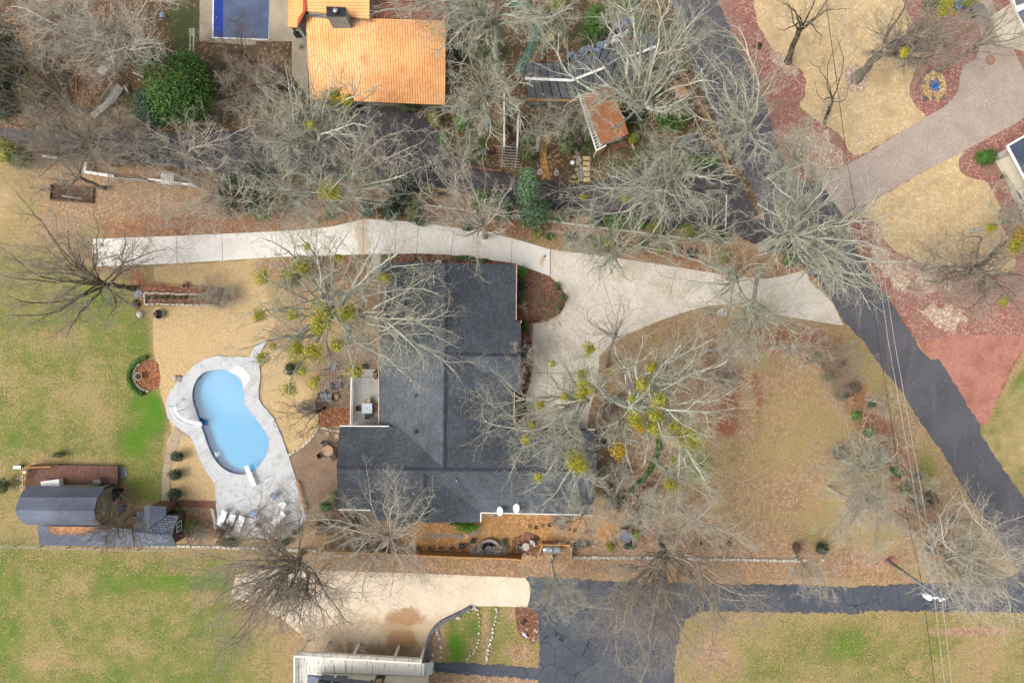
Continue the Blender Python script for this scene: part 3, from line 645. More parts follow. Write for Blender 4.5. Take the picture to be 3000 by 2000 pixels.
sheet('garden_bed', T(1,1,(1140,765),(1500,762),(1820,775),(2040,800),(2352,850),(2352,900),(1140,870)), .020, M['mulch'], jit=.04)
sheet('stone_path', T(1,1,(1070,770),(1142,770),(1142,980),(1070,980)), .045, M['conc_grey'])
sheet('gravel_court', T(1,3,(1370,110),(1700,90),(2060,60),(2352,20)) + T(2,3,(0,0),(520,40),(830,60),(950,130),(900,260),(560,270),(280,262),(200,290),(60,400)) + T(1,3,(2352,380),(1850,360),(1450,350),(1330,300),(1400,200)), .024, M['golden_gravel'], jit=.12)
sheet('garden_bed', T(2,3,(0,250),(120,180),(230,200),(280,265),(215,400),(60,400),(0,380)), .034, M['mulch'], jit=.08)
sheet('pool_surround', T(0,0,(1835,-300),(1832,380),(2352,420)) + T(1,0,(0,380),(330,380),(330,700),(480,900),(480,300),(330,260),(330,-300)), .040, M['conc_pad'], jit=.01)
sheet('green_walk', T(1,0,(2270,-60),(2352,60)) + T(2,0,(60,120),(155,240),(150,400),(90,530),(15,640),(100,695),(130,590),(200,480),(250,350),(258,240),(235,160),(180,80),(110,-80)), .036, M['green_path'], jit=.02)
sheet('green_walk', T(2,0,(1040,-80),(1080,100),(1095,240),(1040,330),(1200,330),(1260,290),(1180,150),(1150,-80)), .036, M['green_path'], jit=.02)
def G4(*p): return [(1250+u/2.688, 280+v/2.688) for u, v in p]
sheet('orange_path', G4((925,290),(990,295),(975,350),(948,400),(942,480),(955,560),(975,660),(910,650),(892,560),(885,470),(890,380)), .034, M['golden_gravel'], jit=.03)
sheet('gravel_path', T(2,2,(1330,1210),(1380,1240),(1200,1440),(1080,1568)) + T(2,3,(960,20),(930,60),(1000,-120)) + T(2,2,(1060,1480),(1180,1340)), .028, M['mulch_orange'], jit=.08)
# ================================================================ pools
def ring_sheet(name, outer, inner, z, mat, depth, jit=0):
    o = W2(outer, z); i = W2(inner, z)
    if jit: o = jag(o, .35, jit, 7)
    area = lambda q: sum(q[k][0]*q[(k+1)%len(q)][1]-q[(k+1)%len(q)][0]*q[k][1] for k in range(len(q)))
    if area(o) < 0: o = o[::-1]
    if area(i) > 0: i = i[::-1]
    allp = o + i; mb = MB(); n = len(allp)
    mb.v = [Vector((p[0], p[1], z)) for p in allp] + [Vector((p[0], p[1], z-depth)) for p in allp]
    for t in tessellate_polygon([[Vector((p[0], p[1], 0)) for p in o], [Vector((p[0], p[1], 0)) for p in i]]):
        A, B, C = [Vector(allp[k]) for k in t]; mb.f.append(tuple(t) if (B-A).cross(C-A) > 0 else tuple(t[::-1]))
    for a0, m in ((0, len(o)), (len(o), len(i))):
        for k in range(m):
            p, q = a0+k, a0+(k+1) % m; mb.f.append((p+n, q+n, q, p))
    x = mb.build(name, mat); tag(x, kind='structure'); return x
DZ = .12
def C3(*p): return [(480+u/5.6, 1000+v/5.6) for u, v in p]
def C4(*p): return [(480+u/4.612, 1280+v/4.612) for u, v in p]
deck_out = T(0,2,(2070,135),(1990,131),(1880,162),(1780,222),(1720,292),(1680,330),(1635,372),(1580,430),(1535,510),(1521,600),(1538,690),(1590,765),(1690,830),(1752,872),(1785,950),(1825,1060),(1885,1185),(1975,1310),(1980,1400),(1985,1568)) + \
    C4((705,960),(725,1150),(742,1355),(1100,1365),(1600,1362),(1760,1310),(1930,1090),(1860,860),(1780,560),(1690,262),(1655,180),(1600,0)) + \
    C3((1925,1540),(1800,1260),(1700,1130),(1600,1030),(1555,930),(1552,800),(1565,700),(1588,600),(1575,470),(1560,380),(1530,280),(1600,150),(1650,60),(1700,0),(1570,10),(1440,170),(1400,262),(1250,250),(1050,250),(960,236),(870,232))
dd = [];
for q in deck_out:
    if not dd or (Vector(q)-Vector(dd[-1])).length > 2.5: dd.append(q)
ring_sheet('pool_deck', dd, POOL_S, DZ, M['flagstone'], .25, .02)
c0 = P(*_c); pool = thing('swimming_pool', 'kidney shaped swimming pool with pale blue water and flagstone surround', 'swimming pool', (c0.x, c0.y, 0))
area_i = W2(POOL_S, 0.0)
def basin(poly, z1, z0, parent, wallm, floorm):
    mb = MB(); n = len(poly)
    mb.v = [Vector((p[0], p[1], z1)) for p in poly] + [Vector((p[0], p[1], z0)) for p in poly]
    mb.f = [(k, (k+1)%n, n+(k+1)%n, n+k) for k in range(n)]
    mb.build('pool_wall', wallm, parent)
    f = MB().prism(poly, z0-.1, z0); f.build('pool_floor', floorm, parent)
POOLW = W2(POOL_S, DZ)
cw = sum((Vector(p) for p in POOLW), Vector((0,0)))/len(POOLW)
POOLB = [tuple(cw+(Vector(p)-cw)*1.004) for p in POOLW]
basin(POOLB, DZ-.02, -.80, pool, M['pool_wall'], M['pool_liner'])
wt = MB().prism([tuple(cw+(Vector(p)-cw)*1.002) for p in POOLW], -.12, -.10).build('water', M['pool_water']); tag(wt, kind='structure')
# white moulded entry steps at the north-east corner
st = [C3((1070,500),(1130,450),(1220,395),(1290,430),(1350,492),(1425,590),(1385,660),(1345,705),(1310,762),(1303,745),(1318,700),(1300,650),(1265,590),(1225,555),(1180,525),(1110,512))]
MB().prism(W2(st[0], DZ), DZ-.05, DZ+.03).build('entry_step', M['white_plastic'], pool)
MB().prism(W2(C3((1110,512),(1180,525),(1225,555),(1265,590),(1300,650),(1318,700),(1303,742),(1270,690),(1235,620),(1180,560),(1120,530)), 0), -.5, -.22).build('entry_step', M['white_plastic'], pool)
# neighbour's covered pool
n0 = P(700, 20); pn = thing('covered_swimming_pool', 'rectangular pool under a grey blue winter cover with royal blue edge', 'swimming pool', (n0.x, n0.y, 0))
MB().prism(W2(T(0,0,(2052,-300),(2050,345),(2352,355)) + T(1,0,(112,362),(122,0),(130,-300)), .06), -.1, .075).build('pool_cover', M['pool_cover'], pn)
MB().prism(W2(T(0,0,(1968,-300),(1960,342),(2050,346),(2055,-300)), .06), -.1, .068).build('water_strip', M['pool_cover_blue'], pn)
MB().prism(W2(T(0,0,(1958,-300),(1950,350),(2352,366)) + T(1,0,(116,368),(130,-300)), .05), -.1, .058).build('coping', M['white_plastic'], pn)
# ================================================================ main house
hz = 6.25; ez = 4.30; ez2 = 3.35
hc = P(1300, 1250, 0); house = thing('main_house', 'large L shaped ranch house with dark charcoal shingle roof and cross gables', 'house', (hc.x, hc.y, 0))
def pv(l): return [P(*p) for p in l]
roof = MB(); TH = .16
R0 = (1307,770,hz); R1 = (1301,1372,hz); S0 = (986,1370,hz); S1 = (1746,1382,hz)
roof.slab(pv([R0,(1116,769.5,ez2),(1111,1249,ez2),(1166,1249,4.19),R1]), TH)
roof.slab(pv([R0,R1,(1422,1258,ez),(1506,1259,ez2),(1512,775,ez2)]), TH)
roof.slab(pv([S0,(996,1249,ez),(1166,1249,4.22),R1]), TH)
roof.slab(pv([R1,(1422,1258,ez),(1743,1258,ez),S1]), TH)
roof.slab(pv([S0,S1,(1736,1506,ez),(1090,1492,ez),(991,1490,ez)]), TH)
G0 = (1337,1038,5.80); G1 = (1527,1041,5.80)
roof.slab(pv([G0,(1502,943,3.46),(1526,938.5,3.40),G1]), TH)
roof.slab(pv([G1,(1526,1146,3.40),(1502,1142,3.46),G0]), TH)
K0 = (1243.6,1384,6.02); K1 = (1243.6,1530,6.02)
roof.slab(pv([K0,(1090,1494,4.34),(1091,1522,4.30),K1]), TH)
roof.slab(pv([K1,(1407,1529,4.30),(1407,1500,4.34),K0]), TH)
ro = roof.build('roof', M['shingle'], house)
cap = MB()
for a, b in ((R0, R1), (S0, S1), (G0, G1), (K0, K1)):
    A, B = P(*a), P(*b); d = (B-A).normalized(); sd_ = Vector((-d.y, d.x, 0))*.17
    cap.slab([A+sd_+Vector((0,0,-.02)), B+sd_+Vector((0,0,-.02)), B+Vector((0,0,.055)), A+Vector((0,0,.055))], .03)
    cap.slab([A+Vector((0,0,.055)), B+Vector((0,0,.055)), B-sd_+Vector((0,0,-.02)), A-sd_+Vector((0,0,-.02))], .03)
cap.build('ridge_cap', M['roof_cap'], ro)
wl = MB()
def inset(l, z, d=.45):
    q = W2(l, z); c = sum((Vector(p) for p in q), Vector((0,0)))/len(q)
    return [tuple(Vector(p)-Vector((math.copysign(d, p[0]-c[0]), math.copysign(d, p[1]-c[1])))) for p in q]
wl.prism(inset([(1116,769.5),(1512,775),(1506,1259),(1111,1249)], ez2), 0, ez2-.05)
wl.prism(inset([(996,1249),(1743,1258),(1736,1506),(991,1490)], ez), 0, ez-.05)
wl.prism(inset([(1092,1400),(1407,1400),(1407,1529),(1091,1522)], ez), 0, ez-.05)
for a, b, r in (((1116,769.5,ez2),(1512,775,ez2),R0), ((996,1249,ez),(991,1490,ez),S0), ((1743,1258,ez),(1736,1506,ez),S1), ((1526,938.5,3.4),(1526,1146,3.4),G1), ((1091,1522,ez),(1407,1529,ez),K1)):
    A, B, R = P(*a), P(*b), P(*r); A.z -= .1; B.z -= .1; R.z -= .1; c = Vector((hc.x, hc.y, 0)); mid = (A+B)/2
    ax = (B-A); nn = Vector((-ax.y, ax.x, 0)).normalized()
    if nn.dot(c-mid) < 0: nn = -nn
    A2 = A+ax*.06+nn*.42; B2 = B-ax*.06+nn*.42; R2 = R+nn*.42-Vector((0,0,.12)); wl.add([A2, B2, R2, A2+nn*.15, B2+nn*.15, R2+nn*.15], [(0,1,2),(5,4,3),(0,3,4,1),(1,4,5,2),(2,5,3,0)])
wl.build('wall', M['brick_wall'], house)
for a, b in (((1513.5,775,ez2),(1512,938,ez2)), ((1527,938.5,3.4),(1526.5,947,3.6)), ((1506.5,1147,ez2),(1506,1244,ez2)), ((1110,775,ez2),(1109.8,1244,ez2))):
    MB().bar(P(*a), P(*b), .10, .12).build('gutter', M['trim_peach'] if 'trim_peach' in M else plain('trim_peach', S(222,190,166), S(200,168,146), 2), house)
for a, b in (((995.5,1247.2,ez),(1140,1247.8,ez)), ((993,1491.5,ez),(1085,1493.5,ez)), ((1409,1501,ez),(1736,1508,ez)), ((1408.6,1502,ez),(1408.4,1528,ez)), ((1722,1257,ez),(1744,1258,ez))):
    MB().bar(P(*a), P(*b), .11, .12).build('gutter', M['white_paint'], house)
# vents, pipes, dishes
def on_roof(x, y, z): return P(x, y, z)
for (x, y, z) in ((1218,1159,5.1), (1217,1265,5.15)):
    MB().box(on_roof(x, y, z), (.34,.34,.2)).build('roof_vent', M['dark_metal'], house, bevel=.03)
for (x, y, z, r) in ((1205,1114,4.95,.17), (1287,870,6.05,.08), (1338,1406,5.75,.13), (1212,1444,5.5,.12)):
    c = on_roof(x, y, z); v_ = MB().lathe((c.x, c.y, c.z-.15), [(r*.6,0),(r*.6,.28),(r,.3),(r,.36),(r*.4,.42)], 12).build('roof_pipe', M['galv'], house, smooth=True)
for (x, y, z) in ((1271.5,810,5.75), (1272,826,5.75)):
    c = on_roof(x, y, z); MB().lathe((c.x, c.y, c.z-.1), [(.06,0),(.06,.3),(.13,.32),(.12,.38)], 10).bar(c+Vector((-.05,-.25,.05)), c+Vector((-.05,.25,.05)), .09).build('roof_pipe', M['galv'], house)
def dish(x, y, rz):
    c = P(x, y, 5.0); d = MB(); A = Vector((.25*math.cos(rz), .25*math.sin(rz), 0))
    d.lathe((0,0,0), [(.02,0),(.3,.05),(.46,.15),(.46,.17),(.3,.09),(.02,.05)], 24)
    R = Matrix.Rotation(rz, 3, 'Z') @ Matrix.Rotation(math.radians(-48), 3, 'Y')
    d.v = [c + R @ (v) for v in d.v]
    o = d.build('satellite_dish', M['white_plastic'], house)
    MB().tube([P(x, y, 4.3), c-Vector((0,0,.1))], .03, 6).tube([c, c+R @ Vector((.3,0,.35))], .018, 5).build('dish_mast', M['dark_metal'], o)
dish(1468, 1497, math.radians(-8)); dish(1516, 1489, math.radians(-14))
rng = random.Random(77); db_ = MB()
for _ in range(170):
    x = rng.uniform(1309,1500); y = rng.uniform(785,1225)
    if 930 < y < 1150 and x > 1337: continue
    z = 6.25-(x-1304)/205*2.9+.04; c = P(x, y, z); s_ = rng.uniform(.03,.07); db_.box(c, (s_*2,s_,.012), rng.uniform(0,3), (0, .38))
for _ in range(90):
    x = rng.uniform(1130,1290); y = rng.uniform(785,1240); z = 6.25-(1304-x)/190*2.9+.04; c = P(x, y, z); s_ = rng.uniform(.03,.06); db_.box(c, (s_*2,s_,.012), rng.uniform(0,3), (0, -.38))
tag(db_.build('leaf_debris', M['leaf_fall'], house), kind='stuff')
# side walls: door and windows on the drive side
for y in (800, 850, 900, 1175, 1220):
    a = P(1509, y, 2.0); w_ = MB().box((a.x-.43, a.y, 1.5), (.08, 1.1, 1.2)).build('window', M['window_glass'], house)
    MB().box((a.x-.40, a.y, 2.15), (.08, 1.3, .1)).box((a.x-.40, a.y, .85), (.1, 1.3, .1)).box((a.x-.40, a.y-.6, 1.5), (.08, .1, 1.3)).box((a.x-.40, a.y+.6, 1.5), (.08, .1, 1.3)).build('frame', M['white_paint'], w_)
# ================================================================ house with the copper roof (north)
nc = P(1100, 150, 0); nh = thing('copper_roof_house', 'house with a bright copper orange standing seam metal roof and grey chimney', 'house', (nc.x, nc.y, 0))
def tp(c, r, l): return [P(*t1(c, r, p[0], p[1]), p[2]) for p in l]
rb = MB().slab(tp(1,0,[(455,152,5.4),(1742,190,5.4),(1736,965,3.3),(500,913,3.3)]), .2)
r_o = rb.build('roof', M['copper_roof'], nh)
MB().slab(tp(1,0,[(1046,-300,3.4),(1760,-300,3.4),(1756,186,5.35),(1042,160,5.35)]), .2).build('roof', M['copper_dark'], nh)
MB().slab(tp(1,0,[(455,-300,6.9),(1046,-300,6.9),(1040,176,6.3),(862,150,6.3),(640,122,6.35),(460,102,6.4)]), .2).build('roof', M['copper_roof_cross'], nh)
MB().slab(tp(1,0,[(300,-300,5.0),(432,-300,6.6),(430,105,6.6),(322,108,5.6),(388,110,6.0),(380,252,5.9),(293,248,4.9)]), .18).build('roof', M['copper_roof_cross'], nh)
MB().slab(tp(1,0,[(432,-300,6.7),(462,-300,6.7),(458,102,6.6),(378,254,5.9),(382,178,6.1),(430,104,6.6)]), .14).build('fascia', M['rust_orange'], nh)
w1 = MB()
w1.prism([p.to_2d() for p in tp(1,0,[(520,190,5),(1690,225,5),(1690,900,3),(540,860,3)])], 0, 3.2)
w1.prism([p.to_2d() for p in tp(1,0,[(470,-280,6),(1000,-280,6),(1000,150,6),(480,130,6)])], 0, 6.1)
w1.prism([p.to_2d() for p in tp(1,0,[(470,130,6),(660,150,6),(655,162,5.5),(462,160,5.4)])], 0, 5.9)
w1.prism([p.to_2d() for p in tp(1,0,[(330,-280,5),(460,-280,5),(455,200,5),(392,245,5),(330,200,5)])], 0, 4.8)
w1.build('wall', M['siding_grey'], nh)
ch = MB()
q = [P(*t1(1,0,*p), 7.6) for p in ((648,66),(828,74),(826,156),(650,156))]
ch.prism([p.to_2d() for p in q], 3.5, 7.6); co_ = ch.build('chimney', M['siding_grey'], nh)
MB().prism([p.to_2d() for p in q], 7.6, 7.72).build('chimney_cap', M['dark_metal'], co_)
c = P(*t1(1,0,731,100), 8.0); MB().lathe((c.x, c.y, 7.7), [(.2,0),(.2,.35),(.26,.36),(.26,.42),(.1,.5)], 16).build('flue', M['galv'], co_, smooth=True)
# post and beam of its porch, window under the big roof
MB().bar(P(*t1(1,0,335,255),4.6), P(*t1(1,0,380,305),0), .2).build('porch_post', M['dark_metal'], nh)
MB().box(P(*t1(1,0,405,318),.5), (1.2,.35,.9)).build('porch_planter', M['dark_metal'], nh)
# ================================================================ greenhouse of grey panels with a bend
gc = P(*t1(2,0,500,760), 0); gh = thing('greenhouse', 'long bent greenhouse with weathered grey panels and white ridge strip', 'greenhouse', (gc.x, gc.y, 0))
za, zr = 2.3, 3.3
gp = tp(2,0,[(133,576,za),(490,586,za),(1000,402,za),(1325,290,za)]); gr = tp(2,0,[(120,724,zr),(548,742,zr),(850,622,zr),(1340,430,zr)]); gs = tp(2,0,[(152,908,za),(612,918,za),(800,835,za),(1180,690,za)])
for i in range(3):
    for A, B in ((gp, gr), (gr, gs)):
        m = 6 if i < 2 else 5
        for k in range(m):
            f = lambda L, t: L[i].lerp(L[i+1], t)
            e = .025
            MB().slab([f(A, k/m+e/2), f(A, (k+1)/m-e/2), f(B, (k+1)/m-e/2), f(B, k/m+e/2)], .05).build('roof_panel', M['greenhouse'], gh)
MB().tube([p+Vector((0,0,-.12)) for p in gp], .05, 4).tube([p+Vector((0,0,-.12)) for p in gr], .06, 4).tube([p+Vector((0,0,-.12)) for p in gs], .05, 4).build('frame', M['dark_metal'], gh)
MB().bar(gr[0]+Vector((0,0,.06)), gr[1]+Vector((0,0,.06)), .28, .05).bar(gr[1]+Vector((0,0,.05)), gr[2]+Vector((0,0,.05)), .26, .05).build('ridge_strip', M['white_paint'], gh)
a, b = P(*t1(2,0,1050,535),3.2), P(*t1(2,0,1320,432),3.2); MB().bar(a+Vector((0,0,.12)), b+Vector((0,0,.12)), .26, .05).build('ridge_strip', M['white_paint'], gh)
w1 = MB()
for L in (gp, gs):
    for i in range(3): a, b = L[i].copy(), L[i+1].copy(); a.z = b.z = 1.0; w1.bar(a, b, .08, 2.0)
w1.build('wall', M['olive_wall'], gh)
MB().bar(P(*t1(2,0,150,915),2.25), P(*t1(2,0,610,928),2.25), .22, .15).build('eave_beam', M['timber'], gh)
# old deck and debris platform behind it
dk = thing('garden_platform', 'weathered olive plank platform behind the greenhouse by the green walk', 'platform', P(*t1(2,0,300,520)))
MB().prism([p.to_2d() for p in tp(2,0,[(205,478,.6),(470,478,.6),(500,560,.6),(420,575,.6),(190,570,.6)])], 0, .6).build('planks', M['timber_dark'], dk)
MB().bar(P(*t1(2,0,208,470),1.4), P(*t1(2,0,190,570),1.4), .08).bar(P(*t1(2,0,208,470),1.4), P(*t1(2,0,250,472),1.4), .08).build('railing', M['timber'], dk)
for k, (u, v_, uu, vv) in enumerate(((460,560,720,450), (560,520,860,400), (850,430,1030,320))):
    rng = random.Random(k); bm_ = MB()
    for _ in range(26):
        t = rng.random(); x = u+(uu-u)*t+rng.uniform(-25,25); y = v_+(vv-v_)*t+rng.uniform(-25,25)
        bm_.box(P(*t1(2,0,x,y), rng.uniform(.05,.5)), (rng.uniform(.2,.9), rng.uniform(.15,.5), rng.uniform(.08,.3)), rng.uniform(0,3), (rng.uniform(-.4,.4), rng.uniform(-.4,.4)))
    tag(bm_.build('plastic_sheeting', (M['cushion_grey'], M['cushion_blue'], M['white_plastic'])[k]), ('crumpled grey plastic sheeting heaped behind greenhouse', 'crumpled pale blue sheeting heaped behind greenhouse roof', 'crumpled white sheeting heaped behind greenhouse bend')[k], 'sheeting')
# ================================================================ copper roofed shed with pergola (north)
sc_ = P(*t1(2,0,860,1060), 0); sh = thing('copper_roof_shed', 'garden shed with ribbed copper roof and white lean-to pergola along one side', 'shed', (sc_.x, sc_.y, 0))
MB().slab(tp(2,0,[(655,886,3.2),(925,790,3.0),(1072,1232,2.6),(820,1325,2.9)]), .12).build('roof', M['copper_shed'], sh)
MB().prism([p.to_2d() for p in tp(2,0,[(680,910,2.6),(905,835,2.6),(1045,1215,2.6),(830,1290,2.6)])], 0, 2.55).build('wall', M['cream_wall'], sh)
pg = MB(); A0, A1 = P(*t1(2,0,612,868),2.6), P(*t1(2,0,775,1385),2.5); pg.bar(A0, A1, .14)
B0, B1 = P(*t1(2,0,665,900),2.7), P(*t1(2,0,830,1320),2.6)
for k in range(19): t = k/18; pg.bar(A0.lerp(A1,t), B0.lerp(B1,t), .07, .1)
pg.bar(A1, P(*t1(2,0,865,1335),2.5), .14); pg.build('pergola_beam', M['white_paint'], sh)
for p in (A0, A0.lerp(A1,.5), A1): MB().bar(p, (p.x, p.y, 0), .12).build('pergola_post', M['white_paint'], sh)
MB().prism([p.to_2d() for p in tp(2,0,[(870,1345,.1),(1045,1290,.1),(1055,1330,.1),(890,1385,.1)])], 0, .12).build('door_step', M['brick_wall'], sh)
MB().bar(P(*t1(2,0,780,1425),.1), P(*t1(2,0,868,1335),.6), .5, .06).build('ramp', M['timber_dark'], sh)
# little orange roofed shelter by the fence
os_ = P(*t1(2,0,1550,840), 0); ot = thing('orange_roof_shelter', 'small shelter with patchy orange plank roof beside the road fence', 'shelter', (os_.x, os_.y, 0))
MB().slab(tp(2,0,[(1480,800,2.2),(1562,760,2.3),(1632,876,2.2),(1545,922,2.1)]), .08).build('roof', M['orange_roof'], ot)
MB().prism([p.to_2d() for p in tp(2,0,[(1495,812,2),(1556,780,2),(1612,870,2),(1548,905,2)])], 0, 2.05).build('wall', M['timber_dark'], ot)
pg = MB()
for k in range(7): pg.bar(P(*t1(2,0,1450+k*12,780-k*6),2.1), P(*t1(2,0,1480+k*13,850-k*6),2.1), .05)
pg.build('lattice_roof', M['timber'], ot)
# ================================================================ west barn with deck (left edge)
def D7(*p): return [P(u/2.8, 1300+v/2.8, z) for (u, v, z) in p]
bc = D7((480,500,0))[0]; bn = thing('gambrel_barn', 'barn with curved gambrel roof in blue grey shingles and olive end wall', 'barn', bc)
zr, zk, ze = 5.6, 4.6, 2.7
L = [(215,345,ze),(160,435,zk),(122,545,zr),(150,610,4.9),(215,662,3.9),(310,670,3.4)]
Rr = [(852,362,ze),(800,440,zk),(770,548,zr),(785,620,4.9),(830,668,3.9),(832,676,3.4)]
L[5] = (222,665,3.3); Rr[5] = (826,680,3.3)
rf = MB()
for i in range(4): rf.slab(D7(L[i], Rr[i], Rr[i+1], L[i+1]), .12)
rf.build('roof', M['shingle_blue'], bn)
end = D7((853,366,ze),(803,442,zk-.1),(773,548,zr-.15),(788,620,4.8),(832,664,3.8)); nn = Vector((.10,0,0))
base = [Vector((p.x-.25, p.y, 0)) for p in (end[0], end[-1])]; fr_ = [p-Vector((.25,0,.08)) for p in end]
poly = fr_ + [base[1], base[0]]
wm = MB(); k = len(poly); wm.add(poly + [p-Vector((.12,0,0)) for p in poly], [tuple(range(k)), tuple(range(2*k-1,k-1,-1))] + [(i,(i+1)%k,k+(i+1)%k,k+i) for i in range(k)])
wp = D7((235,360,2.5),(830,366,2.5)); wq = D7((300,640,3.2),(810,650,3.2))
wm.prism([wp[0].to_2d(), wp[1].to_2d(), wq[1].to_2d(), wq[0].to_2d()], 0, 2.6)
wm.build('wall', M['olive_wall'], bn)
MB().bar(end[0]-Vector((.12,0,.1)), (end[0].x-.12, end[0].y, 0), .12).bar(end[4]-Vector((.12,0,.1)), (end[4].x-.12, end[4].y, 0), .12).bar(D7((868,366,0))[0]+Vector((-1.2,-1.6,4.4)), D7((868,366,0))[0]+Vector((-1.2,-1.6,0)), .06).build('corner_trim', M['dark_metal'], bn)
MB().slab(D7((310,668,2.6),(860,678,2.6),(1080,700,2.5),(1100,845,1.9),(320,830,1.9)), .15).build('lean_to_roof', M['shingle_blue'], bn)
MB().prism([p.to_2d() for p in D7((330,680,2),(1050,690,2),(1060,820,2),(335,805,2))], 0, 1.85).build('lean_to_wall', M['olive_wall'], bn)
lv = MB(); rng = random.Random(5)
for _ in range(900):
    u = rng.triangular(380,820,560); v_ = 680+abs(rng.gauss(0,26)); 
    if v_ > 760: continue
    z = 2.6-(v_-672)/160*.7; c = D7((u,v_,z+.04))[0]; lv.box(c, (.12,.07,.015), rng.uniform(0,3))
lv.build('leaf_drift', M['leaf_fall'], bn)
for (u, v_, w_) in ((530,341,.9),(620,341,.9)):
    pass
b2 = D7((600,250,0))[0]; bd = thing('timber_deck', 'reddish brown plank deck attached to the north side of the barn', 'deck', b2)
MB().prism([p.to_2d() for p in D7((235,172,.7),(966,182,.7),(964,345,.7),(205,350,.7))], .5, .7).build('deck_boards', M['deck_red'], bd)
rl = MB(); rl.bar(*D7((188,200,1.6),(188,395,1.6)), .09); rl.bar(*D7((188,196,1.6),(410,186,1.6)), .09); rl.bar(*D7((200,190,1.6),(360,142,1.6)), .06)
for k in range(14): a = D7((188,200+k*15,1.6))[0]; rl.bar(a, (a.x, a.y, .6), .035)
for k in range(12): a = D7((200+k*18,196-k*.8,1.6))[0]; rl.bar(a, (a.x, a.y, .6), .035)
rl.build('railing', M['gold_wood'], bd)
for (u, v_) in ((188,200),(410,186),(188,395)): a = D7((u,v_,1.7))[0]; MB().bar(a, (a.x, a.y, 0), .12).build('railing_post', M['gold_wood'], bd)
# small cottage with dormer
kc = P(*t1(0,3,1430,190), 0); ks = thing('garden_cottage', 'small brown garden cottage with grey shingle roof and north dormer', 'cottage', kc)
def Z03(*p): return [P(*t1(0,3,u,v), z) for (u,v,z) in p]
rf = MB()
rf.slab(Z03((1220,182,4.3),(1576,212,4.3),(1622,312,2.9),(1250,312,2.9)), .1)
rf.slab(Z03((1576,212,4.3),(1220,182,4.3),(1260,-10,2.9),(1642,35,2.9)), .1)
rf.build('roof', M['shingle_light'], ks)
rf = MB(); rf.slab(Z03((1368,150,4.05),(1372,-62,4.05),(1326,-60,3.3),(1320,130,3.3)), .08); rf.slab(Z03((1372,-62,4.05),(1368,150,4.05),(1525,40,3.15),(1527,-50,3.15)), .08)
rf.build('dormer_roof', M['shingle_blue'], ks)
wm = MB(); e0, e1, e2 = Z03((1600,45,2.8),(1565,212,4.15),(1598,300,2.8)); of = Vector((-.2,0,0))
e0, e1, e2 = e0+of, e1+of, e2+of; b0, b1 = Vector((e0.x,e0.y,0)), Vector((e2.x,e2.y,0))
wm.add([b0,e0,e1,e2,b1]+[p-Vector((.12,0,0)) for p in (b0,e0,e1,e2,b1)], [(0,1,2,3,4),(9,8,7,6,5),(0,5,6,1),(3,8,9,4),(0,4,9,5)])
wm.prism([p.to_2d() for p in Z03((1270,20,2.8),(1590,60,2.8),(1580,285,2.8),(1270,290,2.8))], 0, 2.7)
wm.prism([p.to_2d() for p in Z03((1345,-45,3),(1510,-40,3),(1505,20,3),(1350,20,3))], 0, 3.0)
wm.build('wall', M['brown_siding'], ks)
a = Z03((1627,128,2.0))[0]; wn = MB().box((e1.x+.03, a.y, 2.0), (.05, .9, .9)).build('window', M['sky_glass'], ks)
MB().box((e1.x+.06, a.y, 2.5), (.06, 1.05, .09)).box((e1.x+.06, a.y, 1.5), (.06, 1.05, .09)).box((e1.x+.06, a.y, 2.0), (.05,.06,.9)).box((e1.x+.06, a.y-.5, 2.0), (.05,.08,1)).box((e1.x+.06, a.y+.5, 2.0), (.05,.08,1)).build('frame', M['white_paint'], wn)
# ================================================================ house with the white deck (south)
def D8(*p): return [P(840+u/2.922, 1840+v/2.922, z) for (u, v, z) in p]
wc = D8((620,420,0))[0]; wh = thing('cream_house', 'cream stucco house with a long raised white plank deck facing the yard', 'house', (wc.x, wc.y-3, 0))
zd = 3.0
MB().prism([p.to_2d() for p in D8((92,197,zd),(640,226,zd),(1158,257,zd),(1150,408,zd),(600,385,zd),(92,370,zd))], zd-.2, zd).build('deck_boards', M['white_boards'], wh)
MB().prism([p.to_2d() for p in D8((92,372,zd),(298,378,zd),(298,900,zd),(92,900,zd))], zd-.2, zd-.01).build('deck_boards', M['white_boards'], wh)
pts = D8((92,900,zd),(92,199,zd),(640,228,zd),(1156,259,zd)); up1 = Vector((0,0,1))
rl = MB()
for i in range(3):
    a, b = pts[i], pts[i+1]; rl.bar(a+up1, b+up1, .16, .06); rl.bar(a+up1*.14, b+up1*.14, .08, .08); m = int((b-a).length/.22)
    for k in range(m): p = a.lerp(b, k/m); rl.bar(p, p+up1, .07)
    for k in range(m//8+1): p = a.lerp(b, k*8/m); rl.bar(p, p+up1*1.05, .13)
rl.build('railing', M['white_paint'], wh)
for u, v_ in ((110,205),(300,212),(572,228),(925,248),(1150,262)):
    a = D8((u,v_,zd-.2))[0]; MB().bar(a, (a.x, a.y, 0), .24).build('deck_post', M['white_paint'], wh)
MB().prism([p.to_2d() for p in D8((300,384,zd),(1190,412,zd),(1180,900,zd),(250,900,zd))], 0, 6.0).build('wall', M['cream_wall'], wh)
MB().slab(D8((176,398,4.2),(500,468,6.1),(1000,485,6.1),(1260,470,6.1),(1260,900,8),(176,900,5)), .15).build('roof', M['shingle_blue'], wh)
A = D8((300,384,zd))[0]; B = D8((1190,412,zd))[0]; dw = (B-A); dw.z = 0; nw = Vector((-dw.y, dw.x, 0)).normalized(); nw = nw if nw.y > 0 else -nw; dwn = dw.normalized(); ang = math.atan2(dwn.y, dwn.x)
